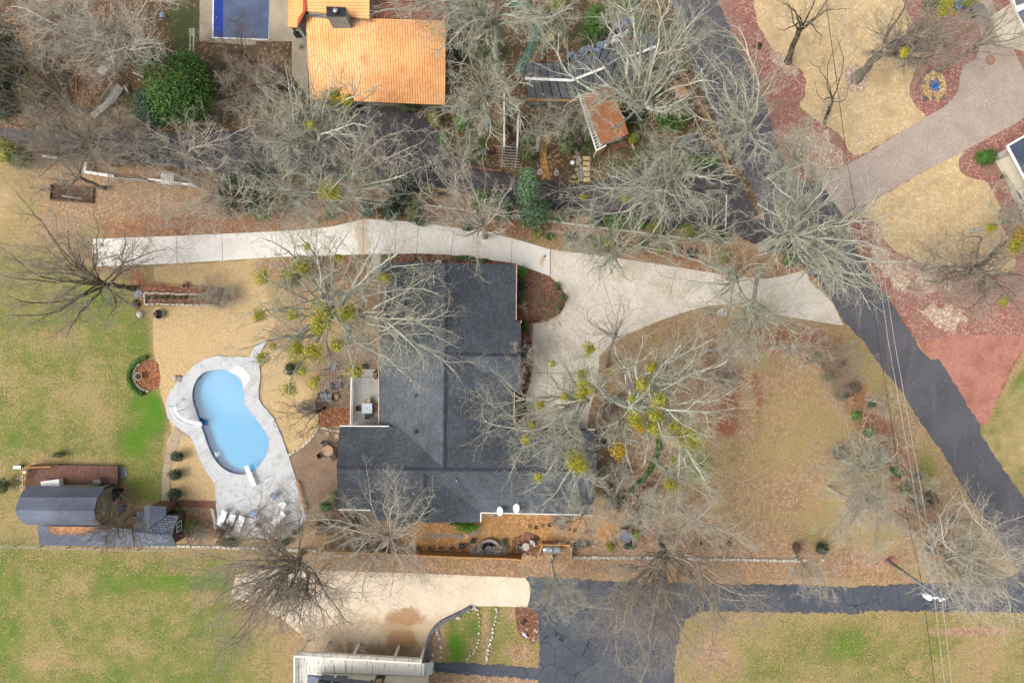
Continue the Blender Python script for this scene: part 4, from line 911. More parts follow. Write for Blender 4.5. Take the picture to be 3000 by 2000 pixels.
for s0 in (.85, 2.35):
    c = Vector((A.x, A.y, 0))+dwn*s0+nw*.04; o = MB().box((c.x, c.y, 4.35), (1.3,.06,1.9), ang).build('window', M['window_glass'], wh)
    f_ = MB()
    for dz in (-.97,.97): f_.box((c.x+nw.x*.04, c.y+nw.y*.04, 4.35+dz), (1.5,.12,.12), ang)
    for dx in (-.7,.7): f_.box((c.x+nw.x*.04+dwn.x*dx, c.y+nw.y*.04+dwn.y*dx, 4.35), (.12,.12,1.9), ang)
    f_.build('frame', M['white_paint'], o)
c = Vector((A.x, A.y, 0))+dwn*6.3+nw*.06; o = MB().box((c.x, c.y, 4.2), (.95,.08,2.1), ang).build('door', M['dark_metal'], wh)
MB().box((c.x+nw.x*.05, c.y+nw.y*.05, 4.5), (.6,.03,1.0), ang).build('door_glass', M['river_rock'], o)
c = Vector((A.x, A.y, 0))+dwn*5.6+nw*.15; MB().lathe((c.x, c.y, 4.4), [(.05,0),(.13,.1),(.1,.3),(.16,.34),(.02,.45)], 6).build('wall_lantern', M['dark_metal'], wh)
sp_ = MB(); a, b = D8((1150,300,0))[0], D8((1262,290,0))[0]
for k in range(6):
    t = k/6; q = D8((1160+k*16,300-k*2,zd-k*.5),(1178+k*16,298-k*2,zd-k*.5),(1176+k*14,406-k*3,zd-k*.5),(1152+k*16,408-k*3,zd-k*.5)); sp_.prism([p.to_2d() for p in q], zd-k*.5-.12, zd-k*.5)
sp_.build('steps', M['white_paint'], wh)
# ================================================================ house at the north-east corner
ec = P(3060, 500, 0); eh = thing('white_frame_house', 'modern white framed house with dark panel roofs at the north-east corner', 'house', (ec.x, ec.y, 0))
MB().slab(tp(3,0,[(2196,1342,4),(2360,1248,4),(3000,880,4),(3400,2000,4),(2700,2300,4)]), .3).build('roof', plain('roof_navy', S(84,94,114), S(72,80,98), .7, .6), eh)
ft = MB(); L = tp(3,0,[(2196,1342,4.05),(2700,2300,4.05)]); ft.bar(L[0], L[1], .2, .2); L = tp(3,0,[(2196,1342,4.05),(2700,1053,4.05)]); ft.bar(L[0], L[1], .2, .2)
ft.build('fascia', M['white_paint'], eh)
MB().prism([p.to_2d() for p in tp(3,0,[(2110,1412,.6),(2204,1362,.6),(2760,2300,.6),(2520,2300,.6)])], 0, .5).build('terrace', M['stone_pale'], eh)
for k, (u, v_) in enumerate(((2170,1500),(2205,1570),(2240,1640),(2300,1780),(2370,1910))):
    a = P(*t1(3,0,u+20,v_), .5); MB().box((a.x, a.y, .53), (.62,1.0,.08), math.radians(28)).build('skylight', M['sky_glass'], eh)
MB().prism([p.to_2d() for p in tp(3,0,[(2300,1400,3.5),(2700,1150,3.5),(3300,1900,3.5),(2800,2200,3.5)])], 0, 3.8).build('wall', M['cream_wall'], eh)
MB().slab(tp(3,0,[(2222,-40,4.5),(3000,-300,4.5),(3000,500,4.5),(2360,268,4.5)]), .25).build('roof', M['white_paint'], eh)
MB().slab(tp(3,0,[(2255,-60,4.62),(2400,-100,4.62),(2400,10,4.62),(2290,50,4.62)]), .08).build('roof_panel', M['sky_glass'], eh)
MB().slab(tp(3,0,[(2300,112,4.62),(2420,50,4.62),(2420,330,4.62),(2370,240,4.62)]), .08).build('roof_panel', M['sky_glass'], eh)
MB().prism([p.to_2d() for p in tp(3,0,[(2280,0,4),(2900,-200,4),(2900,400,4),(2400,270,4)])], 0, 4.3).build('wall', M['cream_wall'], eh)
MB().bar(P(*t1(3,0,2200,265),.3), P(*t1(3,0,2330,188),.3), .3, .5).build('garden_wall', M['white_paint'], eh)
# ================================================================ objects
ORD = ['first','second','third','fourth','fifth','sixth','seventh','eighth','ninth','tenth','eleventh','twelfth','thirteenth','fourteenth','fifteenth','sixteenth','seventeenth','eighteenth','nineteenth','twentieth']
PX = 75/2000   # metres per plan unit on the ground
# ---- pool slide
pts = [P(*C3(q)[0], 0) for q in ((168,1075),(185,1150),(240,1230),(330,1292),(450,1335),(560,1358),(628,1362))]
zs = [1.95,1.8,1.5,1.2,.9,.7,.62]
cl = []
for i in range(6):
    for t in (0,.25,.5,.75):
        p0, p1, p2, p3 = [Vector((pts[min(max(i+d,0),6)].x, pts[min(max(i+d,0),6)].y, zs[min(max(i+d,0),6)])) for d in (-1,0,1,2)]
        cl.append(.5*(2*p1+(p2-p0)*t+(2*p0-5*p1+4*p2-p3)*t*t+(3*p1-p0-3*p2+p3)*t**3))
cl.append(Vector((pts[6].x, pts[6].y, zs[6]))); cl = [P(p.x*2000/75+1500, -p.y*2000/75+1000, p.z) for p in cl]
sl_ = thing('pool_slide', 'white curved water slide standing at the west edge of the pool', 'slide', (pts[2].x, pts[2].y, DZ))
mb = MB(); prof = [(-.31,.16),(-.27,.17),(-.2,.02),(0,-.03),(.2,.02),(.27,.17),(.31,.16)]
for i, p in enumerate(cl):
    d = (cl[min(i+1,len(cl)-1)]-cl[max(i-1,0)]); d.z = 0; d.normalize(); s_ = Vector((-d.y, d.x, 0))
    for a, h_ in prof: mb.v.append(p+s_*a+Vector((0,0,h_)))
m_ = len(prof)
for i in range(len(cl)-1):
    for j in range(m_-1): mb.f.append((i*m_+j, i*m_+j+1, (i+1)*m_+j+1, (i+1)*m_+j))
o = mb.build('chute', M['white_plastic'], sl_, smooth=True); sm = o.modifiers.new('s', 'SOLIDIFY'); sm.thickness = .03
for i in (4, 12, 20):
    p = cl[i]; MB().tube([p, (p.x, p.y, DZ)], .035, 6).build('support', M['grey_metal'], sl_)
la, lb = P(*C3((165,1060))[0], 1.95), P(*C3((290,945))[0], .15)
ld = MB()
for s_ in (-.22, .22):
    d = (lb-la).normalized(); side = Vector((-d.y, d.x, 0)).normalized()*s_; ld.tube([la+side+Vector((0,0,.6)), la+side, lb+side], .022, 6)
for k in range(7): q = la.lerp(lb, (k+.5)/7.5); side = Vector((-d.y, d.x, 0)).normalized()*.22; ld.bar(q-side, q+side, .09, .03)
ld.build('ladder', M['grey_metal'], sl_)
# ---- diving board
a, b = P(*C4((1110,392))[0], .62), P(*C4((1222,655))[0], .55); m_ = a.lerp(b, .78)
db = thing('diving_board', 'white diving board over the south end of the pool', 'diving board', (m_.x, m_.y, DZ))
MB().bar(a, b, .46, .05).build('board', M['white_plastic'], db, bevel=.02)
d = (b-a).normalized(); s_ = Vector((-d.y, d.x, 0))*.2
st = MB(); f0 = a.lerp(b, .52)
for k in (-1, 1): st.tube([f0+s_*k-Vector((0,0,.03)), (f0.x+s_.x*k, f0.y+s_.y*k, DZ)], .025, 6).tube([b+s_*k-Vector((0,0,.04)), (b.x+s_.x*k, b.y+s_.y*k, DZ)], .025, 6)
st.build('stand', M['grey_metal'], db)
# ---- pool ladder
c = P(*C4((672,245))[0], DZ); pl = thing('pool_ladder', 'chrome pool ladder with white steps on the west wall of the pool', 'ladder', c)
ang = math.radians(20); dx = Vector((math.cos(ang), math.sin(ang), 0)); dy = Vector((-dx.y, dx.x, 0))
for k in (-.24, .24):
    q = c+dy*k; MB().tube([q-dx*.5, q-dx*.5+Vector((0,0,.5)), q-dx*.3+Vector((0,0,.68)), q+dx*.05+Vector((0,0,.6)), q+dx*.22+Vector((0,0,.2)), q+dx*.22-Vector((0,0,.9))], .024, 8).build('rail', M['galv'], pl, smooth=True)
for k in range(3): MB().box(c+dx*(.26+.05*k)-Vector((0,0,.05+.28*k)), (.1,.46,.03), ang).build('step', M['white_plastic'], pl)
c = P(*C4((522,40))[0], DZ+.03); tag(MB().box(c, (.34,.34,.03), .1).build('skimmer_lid', M['white_plastic'], bevel=.01), 'small square white skimmer lid set in the flagstone beside the pool', 'lid')
# ---- loungers
def lounger(cx, cy, rot, label):
    c = P(cx, cy, DZ); r = thing('sun_lounger', label, 'sun lounger', c, 'white sun loungers on the pool deck')
    R = Matrix.Rotation(rot, 3, 'Z')
    def L(x, y, z): return c + R @ Vector((x, y, z))
    sb = MB(); sb.add([L(*q) for q in ((-.32,-.95,.30),(.32,-.95,.30),(.32,.25,.33),(-.32,.25,.33),(-.32,-.95,.25),(.32,-.95,.25),(.32,.25,.28),(-.32,.25,.28))], [(0,1,2,3),(7,6,5,4),(0,4,5,1),(1,5,6,2),(2,6,7,3),(3,7,4,0)])
    sb.build('seat', M['white_plastic'], r, bevel=.02)
    bb = MB(); bb.add([L(*q) for q in ((-.32,.27,.34),(.32,.27,.34),(.32,.92,.72),(-.32,.92,.72),(-.32,.30,.28),(.32,.30,.28),(.32,.95,.66),(-.32,.95,.66))], [(0,1,2,3),(7,6,5,4),(0,4,5,1),(1,5,6,2),(2,6,7,3),(3,7,4,0)])
    bb.build('backrest', M['white_plastic'], r, bevel=.02)
    for x in (-.28, .28):
        for y in (-.8, .3): MB().bar(L(x,y,.27), L(x,y,0), .05).build('leg', M['white_plastic'], r)
    for x in (-.35, .35): MB().bar(L(x,-.5,.5), L(x,.2,.5), .05).bar(L(x,-.5,.5), L(x,-.5,.27), .04).bar(L(x,.2,.5), L(x,.2,.3), .04).build('armrest', M['white_plastic'], r)
for (u, v, w_, lb_) in ((808,1075,0,'white sun lounger nearest the lawn fence, leftmost of the row of three'), (925,1118,0,'white sun lounger in the middle of the row of three'), (1045,1150,0,'white sun lounger at the east end of the row of three')):
    lounger(*C4((u,v))[0], math.radians(-24), lb_)
lounger(*C4((1572,1085))[0], math.radians(-44), 'white sun lounger standing alone under bare branches near the patio edge')
def garden_chair(c, rot, mat, label, group=None, name='garden_chair', s=1.0, legmat=None):
    r = thing(name, label, 'chair', c, group); R = Matrix.Rotation(rot, 3, 'Z'); c = Vector(c)
    def L(x, y, z): return c + R @ Vector((x*s, y*s, z*s))
    MB().box(L(0,0,.42), (.52*s,.5*s,.08*s), rot).build('seat', mat, r, bevel=.02)
    b = MB(); b.add([L(*q) for q in ((-.26,.22,.42),(.26,.22,.42),(.26,.38,.9),(-.26,.38,.9),(-.26,.28,.42),(.26,.28,.42),(.26,.44,.9),(-.26,.44,.9))], [(0,1,2,3),(7,6,5,4),(0,4,5,1),(1,5,6,2),(2,6,7,3),(3,7,4,0)])
    b.build('backrest', mat, r)
    lm = legmat or M['dark_metal']
    for x in (-.24,.24):
        for y in (-.2,.22): MB().bar(L(x,y,.4), L(x,y,0), .04).build('leg', lm, r)
        MB().bar(L(x*1.15,-.22,.62), L(x*1.15,.3,.62), .05).bar(L(x*1.15,-.22,.62), L(x*1.15,-.22,.4), .035).build('armrest', lm, r)
    return r
def round_table(c, R_, h_, mat, label, name='round_table', cat='table', base=None):
    r = thing(name, label, cat, c); c = Vector(c)
    MB().lathe((c.x,c.y,c.z+h_-.05), [(R_*.97,0),(R_,.015),(R_,.035),(R_*.98,.05),(.05,.052)], 32).build('tabletop', mat, r)
    MB().lathe((c.x,c.y,c.z), [(R_*.4,0),(R_*.4,.04),(.06,.08),(.05,h_-.08),(R_*.4,h_-.05)], 16).build('base', base or mat, r)
    return r
def q4(u, v, z=DZ): return P(*C4((u, v))[0], z)
garden_chair(q4(1498,785), math.radians(-35), M['cushion_blue'], 'pale blue cushioned chair standing alone on the pool deck', s=1.1)
garden_chair(q4(1228,1020), math.radians(-40), M['cushion_blue'], 'pale blue cushioned chair beside the small round glass table', s=1.25)
garden_chair(q4(1345,1125), math.radians(145), M['cushion_grey'], 'grey cushioned chair south of the small round glass table', s=1.25)
tb = thing('side_table', 'small square white slatted table on the pool deck near the patio', 'table', q4(1622,898))
MB().box(q4(1622,898)+Vector((0,0,.42)), (.62,.62,.04), math.radians(-42)).build('tabletop', M['white_plastic'], tb)
for k in range(4): a = math.radians(3+90*k); MB().bar(q4(1622,898)+Vector((math.cos(a)*.36, math.sin(a)*.36, .41)), q4(1622,898)+Vector((math.cos(a)*.36, math.sin(a)*.36, 0)), .04).build('leg', M['white_plastic'], tb)
round_table(q4(1298,1065), .27, .45, M['sky_glass'], 'small round table with dark glass top between two chairs on the pool deck', base=M['white_plastic'])
def urn(c, R_, h_, mat, label, name='planter', cat='planter', soil=True, plant=None, group=None):
    c = Vector(c); r = thing(name, label, cat, c, group)
    MB().lathe(c, [(R_*.55,0),(R_*.6,h_*.1),(R_*.85,h_*.6),(R_*.95,h_*.9),(R_*1.05,h_*.93),(R_*1.05,h_),(R_*.88,h_),(R_*.84,h_*.85)], 28).build('pot', mat, r, smooth=True)
    if soil: MB().lathe((c.x,c.y,c.z+h_*.8), [(R_*.86,0),(R_*.86,h_*.06),(R_*.3,h_*.1)], 20).build('soil', M['soil'], r)
    return r
urn(q4(1788,1272,0.05), .40, .5, M['terracotta'], 'large round pale stone planter at the south-east corner of the pool deck')
a, b = P(*C4((1800,590))[0], .35), P(*C4((1915,1008))[0], .35); bn_ = thing('timber_bench', 'long narrow golden timber bench on the patio edge by the pool deck', 'bench', a.lerp(b,.5)-Vector((0,0,.35)))
d = (b-a).normalized(); s_ = Vector((-d.y,d.x,0))
MB().bar(a-s_*.06+Vector((0,0,.06)), b-s_*.06+Vector((0,0,.06)), .11, .05).bar(a+s_*.07+Vector((0,0,.06)), b+s_*.07+Vector((0,0,.06)), .11, .05).build('seat', M['gold_wood'], bn_)
for t in (.05,.5,.95): p = a.lerp(b,t); MB().box((p.x,p.y,.19), (.25,.12,.36), math.atan2(d.y,d.x)+1.57).build('leg', M['gold_wood'], bn_)
# white edging rails of the pool deck
def rail(name, pts, h_, mat, label, cat='fence', w_=.05, posts=2.0, low=True):
    p3 = [P(x, y, 0) for x, y in pts]; mid = p3[len(p3)//2]; r = thing(name, label, cat, mid); m = MB(); pm = MB()
    for a, b in zip(p3, p3[1:]):
        m.bar(a+Vector((0,0,h_)), b+Vector((0,0,h_)), w_, w_)
        if low: m.bar(a+Vector((0,0,h_*.4)), b+Vector((0,0,h_*.4)), w_*.8, w_*.8)
    m.build('rail', mat, r)
    for a, b in zip(p3, p3[1:]):
        k = max(1, int((b-a).length/posts))
        for i in range(k): q = a.lerp(b, i/k); MB().bar(q+Vector((0,0,h_+.05)), q, w_*1.6).build('post', mat, r)
    return r
rail('low_rail', C4((722,1160),(1000,1245),(1430,1358)), .35, M['white_paint'], 'thin white rail crossing the flagstones behind the loungers', w_=.045)
rail('low_rail', C4((672,960),(735,1280)), .5, M['white_paint'], 'thin white rail between the leafy bed and the west side of the pool deck', w_=.06)
c = P(*t1(0,2,1612,345),0); bo = MB(); 
def boulder(c, rx, ry, h_, mat, label, name='boulder', cat='rock', seed=0, group=None):
    rng = random.Random(seed); m = MB(); k = len(m.v); n = 12
    prof = [(1.0,0),(1.02,.3),(.85,.75),(.45,1.0)]
    for (r_, z_) in prof:
        for j in range(n): t = 2*math.pi*j/n; q = r_*rng.uniform(.88,1.1); m.v.append(Vector(c)+Vector((rx*q*math.cos(t), ry*q*math.sin(t), h_*z_*rng.uniform(.85,1.1))))
    for i in range(3):
        for j in range(n): m.f.append((i*n+j, i*n+(j+1)%n, (i+1)*n+(j+1)%n, (i+1)*n+j))
    m.f.append(tuple(3*n+j for j in range(n)))
    return tag(m.build(name, mat), label, cat, group)
boulder(P(*t1(0,2,1612,335),0), .28, .33, .3, M['stone_pale'], 'pale rounded boulder beside the pool deck, left', seed=1)
boulder(P(*t1(0,2,1650,345),0), .34, .45, .2, M['stone'], 'grey flat boulder touching the flagstones next to a pale one', seed=2)
# ---- back deck with furniture
c = P(*t1(1,2,1010,520),0); dk = thing('back_deck', 'grey plank deck with white railings along the west wall of the house', 'deck', c)
zD = .9
MB().prism([P(*t1(1,2,u,v),zD).to_2d() for u,v in ((893,330),(1133,330),(1133,764),(885,764))], .7, zD).build('deck_boards', M['deck_grey'], dk)
for k in range(3): MB().prism([P(*t1(1,2,u,v),.6).to_2d() for u,v in ((968,258+k*24),(1092,258+k*24),(1092,282+k*24),(968,282+k*24))], 0, .22+.22*k).build('step', M['conc_grey'], dk)
m = MB(); A, B = P(*t1(1,2,876,330),zD+.95), P(*t1(1,2,868,764),zD+.95); m.bar(A, B, .13, .06); m.bar(A-Vector((0,0,.8)), B-Vector((0,0,.8)), .06)
for k in range(60): q = A.lerp(B, k/60); m.bar(q, q-Vector((0,0,.8)), .03)
m.build('railing', M['white_paint'], dk)
c = P(*t1(1,2,1033,608), zD); tb = thing('square_patio_table', 'square frosted glass table with umbrella hole on the back deck', 'table', c)
MB().box(c+Vector((0,0,.72)), (1.12,1.12,.03)).build('tabletop', M['frosted_table'], tb, bevel=.01)
MB().lathe(c+Vector((0,0,.735)), [(.06,0),(.06,.02),(.02,.03)], 12).build('umbrella_ring', M['dark_metal'], tb)
for x in (-.5,.5):
    for y in (-.5,.5): MB().bar(c+Vector((x,y,.7)), c+Vector((x,y,0)), .05).build('leg', M['dark_metal'], tb)
for (u, v, r_, l_) in ((968,608,90,'brown wicker chair on the west side of the square glass table'), (1100,603,-90,'brown wicker chair on the east side of the square glass table'), (1035,668,182,'brown wicker chair on the south side of the square glass table'), (1040,550,0,'tan wicker chair on the north side of the square glass table')):
    garden_chair(P(*t1(1,2,u,v), zD), math.radians(r_), M['wicker'] if r_ else M['fronds_tan'], l_, 'wicker chairs round the square table')
g = thing('red_grill', 'dark red covered barbecue grill beside the deck steps', 'grill', P(*t1(1,2,1112,305),.05))
c = P(*t1(1,2,1112,305),.05); MB().box(c+Vector((0,0,.4)), (.5,.9,.75)).build('cabinet', M['dark_metal'], g); MB().lathe(c+Vector((0,0,.78)), [(.3,0),(.3,.15),(.22,.28),(.05,.33)], 16, .85, 1.5).build('lid', plain('dark_red', S(120,36,40), S(96,26,30), 2, .4), g, smooth=True)
# lower patio
for_patio = .05
c = P(*t1(1,2,677,993), for_patio); round_table(c, .60, .74, M['teak'], 'round teak slatted table on the brick patio', base=M['wicker'])
tbl = None
for (u, v, r_, l_) in ((615,1033,115,'dark wicker chair south-west of the round teak table'), (722,1050,215,'wicker chair south-east of the round teak table by the wall'), (738,955,-60,'wicker chair north-east of the round teak table'), (645,935,35,'dark wicker chair north-west of the round teak table')):
    garden_chair(P(*t1(1,2,u,v), for_patio), math.radians(r_), M['wicker'], l_, 'wicker chairs round the teak table')
for (u, v, l_) in ((655,850,'pale square stepping slab under branches, left of two'), (740,866,'pale square stepping slab next to the house corner')):
    tag(MB().box(P(*t1(1,2,u,v), for_patio+.04), (.46,.52,.07)).build('paving_slab', M['conc_walk']), l_, 'slab')
c = P(*t1(1,2,675,350), for_patio); pg = thing('metal_gazebo', 'dark metal gazebo frame with open grid roof over the north patio', 'gazebo', c); m = MB()
A = [P(*t1(1,2,u,v), 2.3) for u,v in ((598,262),(756,262),(752,466),(594,466))]
for k in range(9): m.bar(A[0].lerp(A[3],k/8), A[1].lerp(A[2],k/8), .035)
for k in range(7): m.bar(A[0].lerp(A[1],k/6)+Vector((0,0,.03)), A[3].lerp(A[2],k/6)+Vector((0,0,.03)), .035)
m.build('roof_grid', M['dark_metal'], pg)
for q in A: MB().bar(q, (q.x,q.y,for_patio), .07).build('post', M['dark_metal'], pg)
def sofa(c, w_, dd_, rot, mat, label, seats=3):
    r = thing('outdoor_sofa', label, 'sofa', c); c = Vector(c); R = Matrix.Rotation(rot, 3, 'Z'); L = lambda x,y,z: c+R@Vector((x,y,z))
    MB().box(L(0,0,.2), (w_,dd_,.3), rot).build('base', M['wicker'], r)
    for k in range(seats): MB().box(L(-w_/2+.12+(k+.5)*(w_-.24)/seats, .04, .42), ((w_-.3)/seats, dd_-.25, .14), rot).build('seat_cushion', mat, r, bevel=.03)
    MB().box(L(0,-dd_/2+.1,.6), (w_,.18,.45), rot).build('backrest', mat, r, bevel=.03)
    for s_ in (-1,1): MB().box(L(s_*(w_/2-.06),0,.45), (.12,dd_,.35), rot).build('armrest', M['wicker'], r)
sofa(P(*t1(1,2,648,508), for_patio), 1.6, .85, 0, M['cushion_grey'], 'grey three seat outdoor sofa at the south end of the metal gazebo')
tag(MB().box(P(*t1(1,2,740,505), for_patio+.22), (.5,.55,.4)).build('wicker_box', M['teak'], bevel=.02), 'square pale timber side table at the end of the grey sofa', 'side table')
garden_chair(P(*t1(1,2,752,400), for_patio), math.radians(92), M['cushion_grey'], 'square grey cushioned armchair on the east side of the metal gazebo', s=1.3)
garden_chair(P(*t1(1,2,720,240), for_patio), math.radians(0), M['cushion_grey'], 'grey armchair at the north side of the metal gazebo', s=1.2)
urn(P(*t1(1,2,762,335), for_patio), .2, .35, M['terracotta'], 'small terracotta pot between the gazebo and the deck')
tag(MB().box(P(*t1(1,2,1003,228), for_patio+.2), (.6,.5,.4)).build('storage_box', M['black_cover'], bevel=.03), 'black storage box at the foot of the deck steps', 'box')
def stone_row(name, pts, size, label, mat='stone_pale', h_=.16, wid=.26, seed=0, gap=.05, cat='edging', jitter=.04):
    rng = random.Random(seed); p3 = [P(x,y,0) for x,y in pts]; m = MB()
    for a, b in zip(p3, p3[1:]):
        L_ = (b-a).length; k = max(1, int(L_/size)); d = math.atan2((b-a).y, (b-a).x)
        for i in range(k):
            q = a.lerp(b, (i+.5)/k); m.box((q.x+rng.uniform(-jitter,jitter), q.y+rng.uniform(-jitter,jitter), h_/2), ((L_/k)*(1-gap)*rng.uniform(.85,1), wid*rng.uniform(.8,1.1), h_*rng.uniform(.85,1.15)), d+rng.uniform(-.08,.08))
    return tag(m.build(name, M[mat], bevel=.015), label, cat)
stone_row('stone_edging', T(1,2,(300,1048),(400,985),(480,920),(540,850),(570,792),(640,800),(770,822)), .38, 'curved pale stone edging between tan lawn and brick patio', seed=3)
stone_row('stone_edging', T(0,3,(1330,306),(1620,308),(1900,315),(2352,328)) + T(1,3,(0,330),(300,340),(560,348)), .5, 'long low stone edging south of the pool garden', seed=4, wid=.3)
stone_row('stone_edging', T(2,3,(545,412),(900,415),(1300,418),(1700,428),(2352,436)) + T(3,3,(0,440),(200,442),(345,440)), .42, 'long low line of pale blocks along the southern leaf strip', seed=5, wid=.32, gap=.08)
for u in (340, 503): tag(MB().box(P(*t1(3,3,u,438),.09), (.3,.26,.18), .1).build('stone_block', M['stone_pale'], bevel=.02), 'single pale stone block under the white barked tree' if u==340 else 'single pale stone block south of the dark round shrub', 'stone')
# ---- garden of the north-west lawn
def Q5(*p): return [(350+u/3.632, 780+v/3.632) for u,v in p]
stone_row('stone_border', Q5((275,400),(272,284),(440,288),(600,296),(745,295),(1050,300)), .5, 'white stone border on the north side of the narrow planting bed', seed=6, wid=.2, h_=.25)
stone_row('stone_border', Q5((275,403),(440,401),(600,408),(800,412),(1080,418)), .5, 'white stone border on the south side of the narrow planting bed', seed=7, wid=.2, h_=.25)
sheet('planting_bed', Q5((275,284),(1100,300),(1080,418),(275,403)), .022, M['mulch'], jit=.03)
urn(P(*Q5((705,210))[0],0), .27, .4, M['terracotta'], 'round pale planter on the mulch north of the narrow bed')
urn(P(*Q5((403,508))[0],0), .21, .55, M['terracotta'], 'small pale planter inside the flower shaped black basin')
c = P(*Q5((440,510))[0],0); fb = thing('scalloped_basin', 'flower shaped black basin with pale scalloped rim on the tan lawn', 'basin', c); m = MB()
pp = [c+Vector((math.cos(t)*(.50+.06*abs(math.cos(4*t+.4))), math.sin(t)*(.52+.06*abs(math.cos(4*t+.4))), .5)) for t in [2*math.pi*k/64 for k in range(64)]]
m.tube(pp, .035, 5, closed=True).build('rim', M['terracotta'], fb); MB().lathe(c, [(.3,0),(.48,.3),(.5,.45),(.44,.47),(.38,.3)], 24).build('bowl', M['black_cover'], fb, smooth=True)
boulder(P(*Q5((222,512))[0],0), .4, .4, .3, M['stone_pale'], 'pale grey rock beside the west end of the narrow bed', seed=8)
boulder(P(*Q5((180,400))[0],0), .5, .5, .35, M['soil'], 'dark mossy rock heap west of the stone border', seed=9)
tag(MB().prism(W2(Q5((160,220),(200,225),(250,275),(240,320),(170,345),(150,290))), 0, .08).build('stone_slab', M['cushion_grey']), 'grey angular slab at the foot of the big west tree', 'slab')
# crescent bed with pot
c = P(*t1(0,2,1297,318),0)
sheet('mulch_bed', T(0,2,(1300,190),(1380,170),(1440,190),(1468,280),(1462,400),(1400,455),(1330,450),(1260,390),(1225,310),(1240,240)), .020, M['mulch_orange'], smooth=3, jit=.05)
urn(c, .42, .6, M['terracotta'], 'round pale planter in the crescent bed on the green lawn')
stone_row('stone_crescent', T(0,2,(1290,200),(1250,235),(1228,290),(1225,340),(1250,390),(1300,435),(1370,458)), .34, 'crescent of pale blocks round the west side of the mulch bed', seed=10, wid=.22)
# raised bed frame
def U6(*p): return [(100+u/2.585, 420+v/2.585) for u,v in p]
c = P(*U6((280,380))[0],0); rbed = thing('raised_bed', 'empty rectangular raised bed with brown timber sides on the leafy lawn', 'raised bed', c)
q = [P(x,y,.3) for x,y in U6((122,308),(442,328),(436,450),(118,425))]
for i in range(4): MB().bar(q[i]-Vector((0,0,.15)), q[(i+1)%4]-Vector((0,0,.15)), .10, .3).build('side_board', M['timber_dark'], rbed)
MB().prism([p.to_2d() for p in q], 0, .08).build('soil', M['soil'], rbed)
MB().bar(P(*U6((205,398))[0],.13), P(*U6((360,420))[0],.13), .07).build('stake', M['stone_pale'], rbed)
for (u,v,uu,vv,l_) in ((45,318,115,345,'upper'),(45,352,115,375,'lower')):
    tag(MB().tube([P(*U6((u,v))[0],.03), P(*U6((uu,vv))[0],.3)], .02, 5).build('green_stake', M['green_path']), f'thin green garden stake leaning on the raised bed, {l_} of two', 'stake')
# white boards and trellis of the neighbour
def beam(name, a, b, z, w_, h_, mat, label, cat, down=True):
    A, B = P(*a, z), P(*b, z); r = thing(name, label, cat, (A.lerp(B,.5).x, A.lerp(B,.5).y, 0))
    MB().bar(A, B, w_, h_).build('top_board', mat, r); m = MB(); k = max(1, int((B-A).length/1.6))
    for i in range(k+1): q = A.lerp(B, i/k); MB().bar(q-Vector((0,0,h_/2)), (q.x, q.y, 0), .09).build('post', mat, r)
    MB().bar(Vector((A.x,A.y,z*.45)), Vector((B.x,B.y,z*.45)), .04, z*.7).build('panel', mat, r)
    return r
beam('white_fence', U6((66,98))[0], U6((222,113))[0], .9, .2, .06, M['white_paint'], 'short white board fence at the far west edge of the asphalt', 'fence')
beam('white_fence', U6((392,140))[0], U6((380,215))[0], 1.1, .2, .06, M['white_paint'], 'short white fence end turning north beside the compost bins', 'fence')
beam('white_fence', U6((380,215))[0], U6((600,250))[0], 1.1, .3, .06, M['white_paint'], 'wide white board fence south of the compost bins', 'fence')
beam('timber_fence', U6((635,258))[0], U6((860,285))[0], .9, .1, .05, M['siding_grey'], 'low pale weathered fence between the two white fences', 'fence')
beam('white_fence', U6((862,268))[0], U6((1230,318))[0], 1.1, .18, .06, M['white_paint'], 'white board fence under bare branches with a lattice arch', 'fence')
c = P(*U6((1008,265))[0],0); tr_ = thing('lattice_arch', 'white lattice arch over the garden gate', 'arch', c); m = MB()
A = [P(x,y,2.0) for x,y in U6((965,228),(1055,238),(1050,312),(962,300))]
for k in range(6): m.bar(A[0].lerp(A[1],k/5), A[3].lerp(A[2],k/5), .07)
for k in range(5): m.bar(A[0].lerp(A[3],k/4), A[1].lerp(A[2],k/4), .07)
m.build('lattice', M['white_paint'], tr_)
for q in A: MB().bar(q, (q.x,q.y,0), .1).build('post', M['white_paint'], tr_)
for (u,v,mt,l_,s_) in ((525,148,'rust_orange','orange plastic tub behind the white board fence',(.7,.5,.5)), (420,180,'gold_wood','yellow garden cart behind the white board fence',(.8,.35,.4)), (463,190,'gold_wood','orange bucket beside the yellow garden cart',(.35,.5,.45)), (606,165,'timber','pale upright timber plank by the compost bins',(.25,.7,.8))):
    c = P(*U6((u,v))[0],0); r = thing(l_.split()[1]+'_tub' if 'tub' in l_ else 'garden_item_'+mt.split('_')[0] if 0 else {'orange plastic tub':'tub','yellow garden cart':'garden_cart','orange bucket besid':'bucket'}.get(l_[:18], 'plank'), l_, {'orange plastic tub':'tub','yellow garden cart':'cart'}.get(l_[:18],'bucket' if 'bucket' in l_ else 'plank'), c)
    MB().prism([(c.x+s_[0]/2*x, c.y+s_[1]/2*y) for x,y in ((-.8,-.8),(.8,-.8),(1,.2),(.8,1),(-.9,.9))], 0, s_[2]).build('body', M[mt], r, bevel=.04)
    MB().ring((c.x,c.y,s_[2]), s_[0]*.4, .03, 16, 5, 1, s_[1]/s_[0]).build('rim', M[mt], r)
